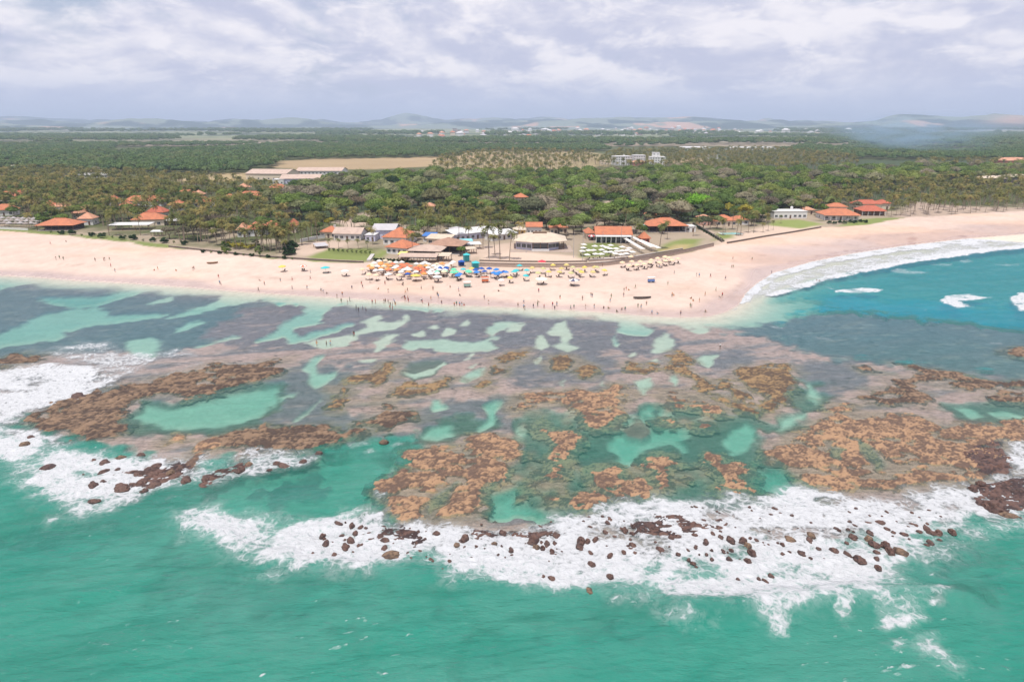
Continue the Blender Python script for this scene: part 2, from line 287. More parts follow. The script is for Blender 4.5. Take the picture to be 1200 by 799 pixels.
# zones of the sea bed, painted in order:  (kind, depth below the water, edge softness, edge wobble, outline)
# kinds: s sand, g dark sea grass, p pale pinkish algae flat, d dark reef rock
ZONES = [
    ('p', .22, 5, 5, [(-150, 412), (-60, 408), (60, 402), (130, 392), (230, 383), (300, 375), (420, 366), (560, 362), (700, 365), (770, 372), (840, 379), (900, 385), (950, 400),
                      (1010, 415), (1090, 425), (1160, 432), (1320, 432), (1320, 590), (1200, 592), (1130, 612), (1060, 640), (950, 650), (800, 645), (690, 670), (560, 655), (470, 640),
                      (440, 605), (455, 562), (480, 524), (450, 516), (400, 520), (330, 532), (270, 540), (215, 552), (120, 530), (20, 500), (-60, 480)]),
    # blue lagoon on the left: dark weed under deeper water
    ('g', .75, 4, 5, [(-200, 328), (0, 328), (75, 330), (160, 334), (230, 341), (300, 346), (330, 352), (330, 372), (290, 392), (230, 404), (190, 415), (140, 412), (60, 412), (-60, 430), (-200, 430)]),
    # grass flats in the middle
    ('g', .28, 3, 5, [(290, 362), (340, 352), (420, 357), (520, 362), (600, 364), (660, 368), (720, 375), (775, 384), (800, 395), (790, 412), (760, 417), (720, 416), (690, 420), (640, 410), (560, 414),
                      (500, 410), (450, 400), (410, 396), (380, 402), (330, 408), (260, 404), (240, 395)]),
    ('g', .42, 3, 5, [(340, 430), (400, 420), (425, 440), (405, 480), (440, 500), (420, 520), (360, 500), (300, 505), (240, 510), (160, 505), (135, 495), (180, 470), (240, 462), (300, 448)]),
    ('g', .35, 4, 5, [(490, 470), (560, 462), (600, 470), (605, 500), (560, 506), (520, 520), (470, 520), (470, 500)]),
    ('g', .30, 4, 5, [(600, 420), (660, 408), (720, 420), (735, 440), (690, 452), (620, 455), (590, 450)]),
    ('g', .30, 4, 5, [(820, 412), (870, 412), (890, 425), (860, 432), (850, 445), (825, 440), (812, 428)]),
    ('g', .34, 4, 6, [(930, 420), (1000, 425), (1020, 440), (1000, 460), (960, 470), (930, 480), (920, 460)]),
    # open bay on the right
    ('g', .85, 6, 9, [(846, 380), (900, 372), (960, 360), (1080, 372), (1200, 386), (1340, 392), (1340, 438), (1200, 442), (1130, 436), (1080, 428), (1000, 420), (950, 414), (905, 400), (880, 392)]),
    ('s', 2.6, 16, 8, [(838, 377), (870, 361), (905, 352), (960, 348), (1050, 352), (1130, 358), (1220, 366), (1360, 366), (1500, 300), (1500, 262), (1200, 275), (1060, 290), (950, 309), (905, 324), (880, 345), (866, 360)]),
    ('s', 1.5, 5, 4, [(838, 377), (856, 367), (880, 360), (930, 350), (975, 352), (960, 362), (915, 372), (870, 379)]),
    ('s', .5, 3, 3, [(760, 373), (800, 374), (838, 372), (850, 378), (820, 384), (780, 380)]),
    # deeper parts between the front reefs
    ('d', 1.1, 3, 4, [(600, 492), (640, 482), (680, 492), (720, 488), (760, 476), (830, 478), (885, 492), (893, 520), (925, 548), (950, 575), (930, 592), (760, 600), (620, 612), (560, 608), (565, 580), (600, 545), (610, 520)]),
    ('d', 1.0, 3, 4, [(930, 440), (962, 446), (966, 480), (935, 498), (900, 512), (890, 500), (925, 478)]),
    ('d', .9, 2, 3, [(135, 495), (165, 468), (210, 468), (262, 455), (330, 446), (338, 462), (305, 494), (250, 508), (180, 508)]),
    ('d', .8, 3, 4, [(480, 500), (540, 490), (590, 488), (600, 504), (550, 509), (510, 520), (476, 518)]),
    ('d', .9, 2, 3, [(1100, 470), (1200, 472), (1230, 476), (1230, 494), (1165, 497), (1120, 488)]),
    ('d', 1.0, 2, 3, [(860, 480), (900, 480), (893, 500), (870, 495)]),
    ('g', 3.4, 10, 12, [(190, 640), (330, 668), (480, 690), (620, 708), (760, 722), (700, 748), (520, 730), (360, 706), (230, 672)]),
    ('g', 3.2, 8, 10, [(-60, 596), (60, 600), (180, 622), (200, 642), (100, 640), (-60, 622)]),
    ('g', 2.8, 5, 8, [(1080, 640), (1130, 622), (1180, 640), (1150, 672), (1095, 676)]),
    # inlet and the outer sea against the reef edge
    ('s', 2.6, 4, 4, [(215, 578), (250, 558), (300, 548), (360, 535), (400, 526), (440, 521), (474, 521), (470, 545), (455, 560), (440, 590), (425, 602), (380, 607), (340, 620), (300, 606), (255, 598)]),
    ('s', 2.2, 2.0, 2, [(878, 538), (900, 547), (915, 548), (947, 574), (932, 578), (925, 590), (895, 590), (876, 572)]),
    ('s', 1.6, 1.5, 2, [(600, 560), (622, 590), (640, 605), (570, 612), (566, 590), (585, 570)]),
    ('g', 2.2, 3, 6, [(300, 560), (360, 553), (390, 560), (350, 580), (305, 585)]),
    # pale sandy pools of the flat
    ('s', 1.05, 1.6, 2.2, [(0, 387), (50, 367), (82, 359), (120, 358), (130, 367), (175, 366), (200, 366), (155, 375), (110, 378), (75, 387), (72, 395), (25, 400), (0, 405), (-80, 410), (-80, 395)]),
    ('s', 1.5, 2, 2, [(50, 347), (92, 346), (120, 345), (140, 342), (180, 338), (130, 351), (107, 357), (87, 359), (55, 352)]),
    ('s', 1.5, 2, 2, [(-60, 332), (0, 329), (60, 328), (30, 332), (0, 338), (-60, 342)]),
    ('s', .9, 1.6, 2, [(176, 354), (200, 347), (197, 352)]),
    ('s', .9, 1.6, 2, [(195, 371), (225, 360), (260, 350), (290, 343), (300, 345), (265, 356), (230, 366)]),
    ('s', .9, 1.6, 2, [(200, 390), (220, 375), (245, 372), (240, 376), (217, 384)]),
    ('s', .8, 1.6, 2, [(235, 404), (265, 394), (277, 387), (277, 395), (262, 399)]),
    ('s', .8, 2.5, 2, [(145, 397), (175, 392), (185, 400), (180, 418), (150, 412)]),
    ('s', .9, 1.6, 2, [(308, 350), (335, 351), (350, 349), (382, 348), (410, 352), (387, 361), (377, 369), (375, 377), (350, 382), (345, 385), (352, 392), (382, 385), (408, 379), (410, 380), (375, 391),
                       (350, 400), (337, 402), (330, 396), (300, 399), (322, 388), (330, 377), (355, 366), (352, 358), (325, 356)]),
    ('s', .55, 1.5, 1.5, [(262, 345), (310, 346), (300, 352), (275, 356), (255, 352)]),
    ('s', .35, 1.2, 1.2, [(357, 401), (382, 396), (407, 393), (425, 384), (435, 380), (425, 376), (445, 369), (447, 371), (440, 375), (450, 377), (462, 378), (472, 374), (477, 369), (481, 372), (475, 377),
                          (460, 385), (440, 387), (422, 391), (402, 405), (382, 408)]),
    ('s', .35, 1, 1, [(485, 390), (495, 387), (497, 392), (486, 393)]), ('s', .35, 1, 1, [(502, 383), (512, 380), (511, 384)]),
    ('s', .35, 1, 1, [(515, 392), (525, 384), (535, 385), (532, 390), (520, 394)]), ('s', .35, 1, 1, [(540, 381), (546, 374), (551, 373), (547, 381)]),
    ('s', .35, 1.2, 1.5, [(440, 400), (452, 391), (465, 391), (457, 402), (440, 411)]),
    ('s', .5, 1.2, 1.5, [(468, 406), (480, 399), (505, 398), (520, 396), (540, 399), (562, 398), (572, 394), (575, 391), (569, 386), (582, 377), (600, 376), (613, 377), (600, 382), (584, 385), (579, 389), (579, 396),
                         (572, 400), (583, 407), (562, 411), (540, 411), (517, 411), (507, 406), (490, 405), (477, 410)]),
    ('s', .8, 1.2, 1, [(357, 430), (367, 420), (388, 409), (377, 419), (370, 426), (375, 435), (385, 435), (401, 430), (392, 441), (369, 453), (360, 438)]),
    ('s', 1.15, 2, 1.5, [(157, 486), (172, 472), (200, 475), (225, 471), (265, 461), (300, 456), (322, 451), (325, 460), (317, 472), (300, 484), (262, 496), (237, 497), (212, 500), (195, 500), (175, 492)]),
    ('s', .9, 1.5, 1, [(337, 495), (357, 480), (375, 466), (377, 468), (362, 484), (342, 494)]), ('s', .7, 1.5, 1, [(325, 462), (350, 458), (330, 466)]),
    ('d', .5, 1, 1, [(470, 436), (480, 424), (515, 420), (524, 425), (507, 440), (485, 445)]),
    ('s', .45, .8, .8, [(475, 435), (485, 437), (507, 430), (520, 423), (522, 426), (505, 437), (485, 442)]),
    ('s', .3, 1, 1, [(420, 422), (440, 420), (436, 424)]),
    ('s', .6, 1, 1, [(539, 447), (547, 436), (569, 429), (565, 438), (547, 448)]), ('s', .4, 1, 1, [(546, 430), (558, 426), (553, 431)]), ('s', .3, 1, 1, [(543, 421), (555, 413), (552, 419)]),
    ('s', .9, 1.2, 1, [(502, 474), (507, 466), (517, 467), (527, 477), (507, 480)]),
    ('s', 1.1, 1.2, 1, [(567, 475), (575, 470), (587, 469), (581, 485), (580, 492), (565, 502), (553, 506), (565, 495), (573, 487)]),
    ('s', 1.1, 1.4, 1, [(490, 508), (507, 497), (525, 495), (532, 507), (512, 513)]),
    ('s', .35, 1.2, 1, [(641, 389), (650, 379), (662, 375), (666, 385), (670, 394), (663, 400), (677, 406), (665, 411), (650, 404), (659, 399), (660, 392), (646, 392)]),
    ('s', .35, 1, 1, [(628, 406), (630, 392), (636, 391), (642, 404), (635, 409)]), ('s', .35, 1, 1, [(596, 387), (600, 379), (616, 378), (610, 387)]),
    ('s', .9, 1.5, 1.5, [(720, 388), (726, 376), (741, 376), (764, 385), (760, 391), (735, 391)]), ('s', .7, 1, 1, [(716, 396), (722, 389), (723, 400), (727, 402), (722, 406)]),
    ('s', .4, 1.2, 1, [(764, 412), (772, 397), (780, 389), (791, 400), (785, 408), (772, 413)]),
    ('s', .3, .8, .8, [(736, 414), (745, 411), (746, 415), (738, 417)]), ('s', .3, .8, .8, [(762, 422), (769, 419), (775, 424)]),
    ('s', .5, 1, 1, [(816, 421), (825, 415), (842, 414), (835, 425), (831, 431)]), ('s', .5, 1, 1, [(741, 446), (755, 441), (768, 440), (760, 452), (755, 461)]),
    ('s', .6, 1, 1, [(784, 445), (790, 439), (798, 447), (792, 453)]), ('s', .5, 1, 1, [(655, 446), (662, 444), (660, 455)]), ('s', .3, .8, .8, [(626, 423), (634, 416), (636, 419), (629, 426)]),
    ('s', .4, .8, .8, [(811, 387), (828, 383), (829, 388), (818, 391)]),
    ('s', .5, 1, 1, [(700, 450), (707, 446), (708, 452)]), ('s', .4, 1, 1, [(712, 432), (722, 430), (720, 434)]),
    ('s', 1.6, 1.6, 1.2, [(715, 518), (725, 497), (732, 485), (750, 482), (762, 475), (766, 482), (760, 492), (767, 500), (787, 500), (800, 493), (812, 496), (808, 507), (796, 510), (812, 524), (800, 526), (785, 515), (770, 516),
                          (755, 521), (745, 530), (742, 546), (735, 546), (721, 531)]),
    ('d', .45, 1, .8, [(730, 503), (738, 495), (752, 493), (763, 499), (763, 507), (750, 513), (736, 510)]), ('d', .5, .8, .6, [(737, 488), (745, 485), (752, 487), (746, 491)]),
    ('s', 1.4, 1.5, 1.2, [(846, 512), (860, 500), (875, 492), (886, 500), (878, 524), (855, 529)]), ('s', 1.2, 1.3, 1, [(815, 490), (828, 483), (834, 490), (822, 497)]),
    ('s', 1.2, 1.2, 1, [(772, 480), (782, 475), (788, 484), (780, 487)]),
    ('s', 1.1, 1, 1, [(1117, 473), (1135, 474), (1154, 484), (1140, 487)]), ('s', 1.1, 1, 1, [(1158, 478), (1180, 478), (1210, 484), (1210, 490), (1175, 489)]),
    ('s', .9, 1, 1, [(942, 447), (950, 445), (960, 458), (957, 470), (948, 462)]), ('s', .9, 1.5, 1, [(915, 488), (935, 482), (958, 478), (935, 492), (915, 500)]),
    ('s', .9, 1.2, 1, [(664, 482), (672, 476), (684, 477), (676, 483), (668, 488)]), ('s', 1.0, 1.2, 1.2, [(605, 503), (613, 495), (618, 505), (610, 512)]),
    ('d', .8, 1, 1, [(1007, 517), (1018, 522), (1042, 545), (1027, 553), (1012, 532)]), ('d', .7, 1, 1, [(974, 524), (988, 526), (985, 537), (975, 534)]), ('d', .7, 1, 1, [(1150, 535), (1180, 545), (1178, 553), (1155, 548)]),
    ('d', .7, 1, 1, [(492, 594), (510, 580), (526, 568), (538, 562), (530, 577), (520, 592), (503, 602)]),
]
# white water: (strength, softness, wobble, lace scale, outline)
FOAM = [
    (1.0, 3.5, 2.5, [(-120, 438), (0, 433), (60, 428), (110, 433), (139, 444), (131, 455), (100, 468), (50, 481), (20, 496), (-120, 500)]),
    (1.0, 3.5, 3, [(-120, 500), (0, 499), (60, 510), (120, 525), (185, 538), (215, 552), (190, 574), (130, 588), (118, 603), (92, 604), (62, 588), (20, 575), (0, 545), (-120, 540)]),
    (.80, 2.5, 3, [(170, 530), (215, 528), (262, 532), (290, 545), (262, 566), (225, 572), (180, 580), (140, 590), (150, 560)]),
    (.84, 4, 4, [(55, 424), (75, 405), (125, 399), (145, 412), (175, 415), (225, 410), (228, 416), (195, 424), (150, 438), (139, 442), (110, 432)]),
    (.72, .8, 1, [(180, 420), (205, 413), (213, 408), (219, 411), (229, 414), (214, 417), (192, 421)]),
    (.66, .6, .8, [(195, 438), (222, 429), (236, 424), (236, 427), (215, 434), (200, 440)]),
    (.85, 2, 2.5, [(250, 534), (300, 529), (340, 530), (368, 533), (350, 546), (310, 556), (275, 560), (255, 555)]),
    (.7, .6, 1, [(405, 520), (425, 518), (433, 520), (412, 524)]), (.7, .5, .8, [(426, 529), (437, 524), (440, 528), (430, 531)]), (.75, .6, .8, [(453, 521), (468, 514), (473, 520), (460, 524)]),
    (.75, .8, 1.5, [(449, 562), (459, 548), (466, 549), (455, 570), (448, 584), (438, 590)]),
    (1.0, 3.0, 2.6, [(204, 601), (225, 593), (255, 592), (300, 600), (340, 613), (372, 605), (400, 598), (440, 592), (456, 604), (480, 612), (520, 614), (560, 608), (600, 618), (640, 617), (660, 606), (690, 596), (720, 592),
                     (755, 584), (780, 584), (830, 578), (860, 578), (885, 586), (930, 573), (960, 577), (1000, 578), (1040, 576), (1090, 572), (1140, 567), (1175, 548), (1184, 528), (1180, 516), (1240, 512), (1240, 590), (1200, 604), (1160, 608), (1118, 622), (1100, 634), (1070, 648),
                     (1060, 672), (1088, 690), (1060, 703), (1000, 706), (950, 708), (900, 712), (850, 708), (800, 704), (745, 692), (700, 690), (650, 694), (600, 690), (540, 682), (460, 664), (400, 668), (340, 660), (290, 652), (240, 628), (212, 612)]),
    (1.0, 2.0, 2.0, [(880, 706), (950, 690), (1020, 688), (1088, 689), (1092, 693), (1070, 702), (1000, 706), (930, 710), (895, 722)]),
    (1.0, 1.4, 2.5, [(1010, 700), (1072, 700), (1078, 718), (1062, 735), (1040, 741), (1025, 733), (1030, 720)]), (.98, 1.2, 2, [(975, 704), (998, 702), (1000, 720), (986, 727)]), (.95, 1.2, 2, [(898, 710), (920, 708), (926, 728), (918, 742), (905, 730)]),
    (.86, 2, 2, [(1078, 745), (1095, 742), (1108, 765), (1112, 777), (1090, 765)]),
    (.74, 2, 2, [(770, 718), (800, 712), (835, 716), (838, 732), (800, 735), (780, 728)]),
    (.78, 4, 3, [(1118, 605), (1200, 590), (1260, 600), (1230, 628), (1150, 640), (1090, 668), (1070, 655)]),
    # swash and breakers of the bay
    (1.0, 1.2, 1.2, [(862, 352), (862, 338), (872, 326), (905, 317), (950, 305), (1000, 295), (1060, 286), (1130, 278), (1200, 273), (1400, 263), (1400, 268), (1200, 280), (1130, 288), (1060, 295), (1000, 304), (950, 315), (912, 326), (890, 340), (880, 353), (868, 356)]),
    (.86, 2.5, 2, [(876, 352), (900, 333), (950, 316), (1010, 304), (1080, 294), (1130, 287), (1200, 280), (1400, 268), (1400, 276), (1200, 290), (1130, 297), (1075, 304), (1010, 317), (960, 327), (905, 344)]),
    (1.0, .9, 1.2, [(890, 349), (910, 340), (960, 325), (1010, 314), (1040, 307), (1075, 301), (1130, 293), (1200, 287), (1400, 273), (1400, 277), (1200, 292), (1140, 298), (1080, 307), (1030, 316), (1000, 322), (965, 330), (915, 347)]),
    (.97, .6, .9, [(969, 337), (980, 340), (1010, 337), (1037, 340), (1030, 343), (1000, 344), (978, 343)]),
    (.97, .6, 1.0, [(1101, 352), (1110, 346), (1135, 344), (1165, 349), (1140, 352), (1122, 353), (1140, 360), (1122, 361), (1104, 356)]),
    (.97, .6, 1.0, [(1181, 352), (1195, 343), (1230, 345), (1260, 356), (1230, 364), (1195, 364)]),
    (.72, 1, 1, [(1040, 318), (1050, 314), (1075, 317), (1090, 320), (1065, 322)]), (.7, .5, .6, [(1122, 306), (1135, 303), (1142, 307), (1130, 309)]), (.7, .5, .6, [(1152, 304), (1165, 310), (1195, 309), (1194, 312), (1168, 312)]),
    (.7, .6, .6, [(1092, 310), (1115, 309), (1116, 312), (1095, 312)]), (.65, .8, .8, [(1015, 317), (1030, 316), (1028, 319)]), (.7, .4, .6, [(904, 382), (922, 384), (924, 387), (906, 385)]), (.7, .4, .5, [(926, 392), (938, 394), (939, 396), (929, 395)]),
    (.6, 1, 1, [(952, 394), (975, 396), (976, 400), (955, 398)]), (.7, .4, .4, [(1158, 401), (1174, 401), (1175, 404), (1160, 404)]),
    (.6, .5, .5, [(145, 389), (155, 387), (157, 389), (148, 391)]), (.6, .5, .5, [(194, 389), (199, 386), (201, 389)]),
]
TROUGH_SIGN = -1

def streaks(X, Y):
    a = RAD(14)
    s = X * math.cos(a) + Y * math.sin(a); c = -X * math.sin(a) + Y * math.cos(a)
    return s, c

def land_height(X, Y):
    sd = sd_poly(X, Y, LAND_POLY)
    return land_from_sd(X, Y, sd)

def land_from_sd(X, Y, sd):
    s = np.maximum(sd, 0)
    h = 3.2 * (1 - np.exp(-s / 34.0))
    h = h + sstep(sd, 60, 220) * 0.8 + sstep(Y, 600, 2500) * 1.5
    R = np.hypot(X, Y)
    h = h + sstep(R, 2500, 7500) * (16 + 16 * fbm(X / 1500, Y / 1500, 3, 40))
    return h

def wet_fields(X, Y):
    """depth of the water, weights of what covers the bottom, white water and height of the waves, at points of the shore"""
    n = X.size
    sd = near(X, Y, np.array([(-1000., 0.), (1400., 900.)]), 50, lambda x, y: sd_poly(x, y, LAND_POLY))
    sd = np.where(sd < -1e8, np.where(Y > 500, 500.0, -100.0), sd)
    w1 = fbm(X / 9, Y / 9, 3, 1); w2 = fbm(X / 2.6, Y / 2.6, 2, 5)
    s_, c_ = streaks(X, Y)
    wob = 0.62 * w1 + 0.5 * w2
    depth = np.full(n, 5.2)
    K = {k: np.zeros(n) for k in 'sgpd'}
    K['s'][:] = 1.0
    # darker bottom in patches of the outer sea
    dk = sstep(fbm(s_ / 45, c_ / 16, 4, 77), 0.05, 0.45)
    K['g'] = 0.55 * dk; K['s'] = 1 - K['g']
    depth -= 1.4 * dk
    for kind, dep, soft, wobble, outline in ZONES:
        P = poly_w(outline)
        d = near(X, Y, P, 25, lambda x, y: sd_poly(x, y, P))
        m = sstep(d + wob * wobble * 1.6, -soft * .62, soft * .62)
        i = m > 0
        if not i.any(): continue
        depth[i] = depth[i] * (1 - m[i]) + dep * m[i]
        for k in K:
            K[k][i] = K[k][i] * (1 - m[i]) + (1.0 if k == kind else 0.0) * m[i]
    # broken reef rock shelves out under water round every dry patch
    K['a'] = np.zeros(n)
    for rf in REEFS:
        P = poly_w(rf[4])
        d = near(X, Y, P, 14, lambda x, y: sd_poly(x, y, P))
        m = sstep(d + 2.6 * w1 + 2.2 * w2, -4.2, 0.6) * (0.80 if rf[0] in 'to' else 0.55) * (1 - .35 * K['d'])
        i = m > 0
        if not i.any(): continue
        depth[i] = depth[i] * (1 - m[i]) + np.minimum(depth[i], .14 + .40 * (1 - m[i])) * m[i]
        for k in K: K[k][i] = K[k][i] * (1 - m[i]) + (m[i] if k == 'a' else 0)
    # the flat is a patchwork: streaks of weed on pink algae and thin sand
    st = fbm(s_ / 18, c_ / 3.6, 4, 21)
    st2 = fbm(s_ / 5, c_ / 1.6, 3, 31)
    mixg = sstep(st + 0.35 * st2, 0.02, 0.40) * K['p'] * 0.85
    K['p'] -= mixg; K['g'] += mixg
    depth = depth + mixg * 0.10
    mixp = sstep(st2 - 0.3 * st, 0.22, 0.6) * K['g'] * 0.45
    K['g'] -= mixp; K['p'] += mixp
    edge = sstep(sd, -34, -2)                       # shelving up to the beach
    depth = depth * (1 - edge) + np.minimum(depth, np.maximum(0.02, -sd * 0.028)) * edge
    P = poly_w([(868, 356), (876, 340), (900, 322), (950, 308), (1010, 297), (1080, 288), (1130, 281), (1200, 275), (1400, 264), (1400, 275), (1200, 290), (1130, 296), (1075, 304), (1010, 317), (960, 328), (910, 344), (885, 358)])
    d = near(X, Y, P, 20, lambda x, y: sd_poly(x, y, P))
    m = sstep(d + 2.5 * w1, -3, 3)
    depth = depth * (1 - m) + np.minimum(depth, .16) * m
    for k in K: K[k] = K[k] * (1 - m) + (m if k == 's' else 0)
    sandy = sstep(sd + 5 * w1, -13, -4)
    for k in K: K[k] = K[k] * (1 - sandy) + (sandy if k == 's' else 0)
    depth = np.maximum(depth * (1 + 0.16 * st), 0.02)
    # white water
    foam = np.zeros(n)
    for strength, soft, wobble, outline in FOAM:
        P = poly_w(outline)
        d = near(X, Y, P, 20, lambda x, y: sd_poly(x, y, P))
        m = sstep(d + wob * wobble * 1.7 + soft * .5, -soft * 1.4, soft * 1.6) * strength
        foam = np.maximum(foam, m)
    lap = sstep(sd + 1.2 * w1, -2.2, -0.6) * (1 - sstep(sd + 1.2 * w1, -0.4, 0.6)) * (0.25 + 0.5 * sstep(w1, -.2, .5))
    foam = np.maximum(foam, lap)
    caps = sstep(fbm(s_ / 1.9, c_ / 0.8, 3, 63) + 0.5 * fbm(X / 25, Y / 25, 2, 64), 0.78, 0.98) * sstep(depth, 1.0, 2.5) * sstep(-sd, 10, 60)
    foam = foam * (1 - 0.24 * sstep(fbm(X / 6.5, Y / 4.5, 4, 93), .02, .5) * sstep(foam, .2, 1.0))
    foam = np.maximum(foam, caps * 0.78)
    # waves: swell on the open water, nearly flat over the reef
    openw = sstep(depth, 1.0, 3.2)
    ridg = 1 - np.abs(fbm(s_ / 26, c_ / 7, 3, 50))
    hgt = openw * (0.55 * fbm(s_ / 34, c_ / 9, 3, 44) + 0.22 * fbm(s_ / 7, c_ / 2.2, 3, 46)) + 0.03 * w2
    hgt = hgt + sstep(foam, 0.3, 1.0) * openw_foam(X, Y, depth)
    # the breaking wave in front
    P = poly_w([(800, 712), (880, 712), (930, 704), (1000, 699), (1085, 694), (1130, 702)])
    dl = near(X, Y, np.array([P.min(0), P.max(0)]), 14, lambda x, y: -sd_line(x, y, P))
    dl = np.where(dl < -1e8, 99, -dl)
    hgt = hgt + 1.25 * np.exp(-(dl / 2.4) ** 2)
    P2 = poly_w([(-60, 432), (60, 429), (110, 434), (138, 445), (128, 456)])
    dl = near(X, Y, np.array([P2.min(0), P2.max(0)]), 14, lambda x, y: -sd_line(x, y, P2))
    dl = np.where(dl < -1e8, 99, -dl)
    hgt = hgt + 0.8 * np.exp(-(dl / 2.2) ** 2)
    P3 = poly_w([(205, 603), (240, 620), (300, 648), (380, 664), (460, 666), (560, 684), (650, 692), (740, 692)])
    dl = near(X, Y, np.array([P3.min(0), P3.max(0)]), 14, lambda x, y: -sd_line(x, y, P3))
    dl = np.where(dl < -1e8, 99, -dl)
    hgt = hgt + 0.45 * np.exp(-(dl / 1.8) ** 2)
    calm = sstep(-sd, 0.5, 8.0)
    hgt = hgt * calm
    return depth, K, foam, hgt, sd

def openw_foam(X, Y, depth):
    return 0.16 * fbm(X / 1.5, Y / 1.5, 3, 90) + 0.12

# ------------------------------------------------------------------ grids around the survey point (denser close by)
def fan(vs_, th):
    dep = np.arctan((np.asarray(vs_) - 399.5) / FOC) + PITCH
    r = CAM_H / np.tan(dep)
    R, T = np.meshgrid(r, th, indexing='ij')
    return (R * np.sin(T)).ravel(), (R * np.cos(T)).ravel(), R.shape

def grid_mesh(name, X, Y, Z, shape, keep=None):
    nr, nc = shape
    idx = np.arange(nr * nc).reshape(nr, nc)
    a, b, c, d = idx[:-1, :-1].ravel(), idx[:-1, 1:].ravel(), idx[1:, 1:].ravel(), idx[1:, :-1].ravel()
    # radii shrink with growing v, so order the corners to face up
    q = np.stack([a, d, c, b], 1)
    if keep is not None:
        q = q[keep[q].any(1)]
    used = np.unique(q)
    remap = np.full(nr * nc, -1); remap[used] = np.arange(len(used))
    q = remap[q]
    me = bpy.data.meshes.new(name)
    me.vertices.add(len(used)); me.vertices.foreach_set('co', np.stack([X[used], Y[used], Z[used]], 1).astype(np.float32).ravel())
    me.loops.add(q.size); me.loops.foreach_set('vertex_index', q.ravel().astype(np.int32))
    me.polygons.add(len(q)); me.polygons.foreach_set('loop_start', np.arange(0, q.size, 4, dtype=np.int32))
    me.update(calc_edges=True)
    me.polygons.foreach_set('use_smooth', np.ones(len(q), bool))
    if len(q):
        n0 = me.polygons[0].normal
        if n0.z < 0:
            me.flip_normals()
    return me, used

def set_attr(me, name, vals):
    at = me.attributes.new(name, 'FLOAT', 'POINT')
    at.data.foreach_set('value', np.asarray(vals, np.float32))

def set_col(me, name, rgb):
    at = me.attributes.new(name, 'FLOAT_COLOR', 'POINT')
    c = np.ones((len(rgb), 4), np.float32); c[:, :3] = rgb
    at.data.foreach_set('color', c.ravel())

def link(o, parent=None, **props):
    COL.objects.link(o)
    if parent is not None: o.parent = parent
    for k, v in props.items():
        if v is not None: o[k] = v
    return o

def new_mat(name):
    m = bpy.data.materials.new(name); m.use_nodes = True
    return m, NT(m.node_tree)

def lin(r, g, b):
    f = lambda c: c / 12.92 if c <= 0.04045 else ((c + 0.055) / 1.055) ** 2.4
    return tuple(f(x / 255.0) for x in (r, g, b))

# ---- land and sea bed, one sheet to the horizon
SAND = np.array((0.525, 0.408, 0.345)); WETSAND = np.array((0.37, 0.270, 0.235)); POOLSAND = np.array((0.52, 0.47, 0.39))
APRON = np.array((0.255, 0.170, 0.122)); GRASSBED = np.array((0.160, 0.120, 0.138)); PINK = np.array((0.365, 0.232, 0.212)); REEFBED = np.array((0.140, 0.110, 0.09))
FIELD_T = np.array((0.33, 0.25, 0.14)); LAWN = np.array((0.17, 0.20, 0.060)); SCRUB = np.array((0.075, 0.085, 0.032)); DIRT = np.array((0.45, 0.345, 0.275))
FOREST = np.array((0.045, 0.065, 0.028)); FARF = np.array((0.065, 0.085, 0.045)); DRY = np.array((0.31, 0.225, 0.13)); PAVE = np.array((0.48, 0.40, 0.35))

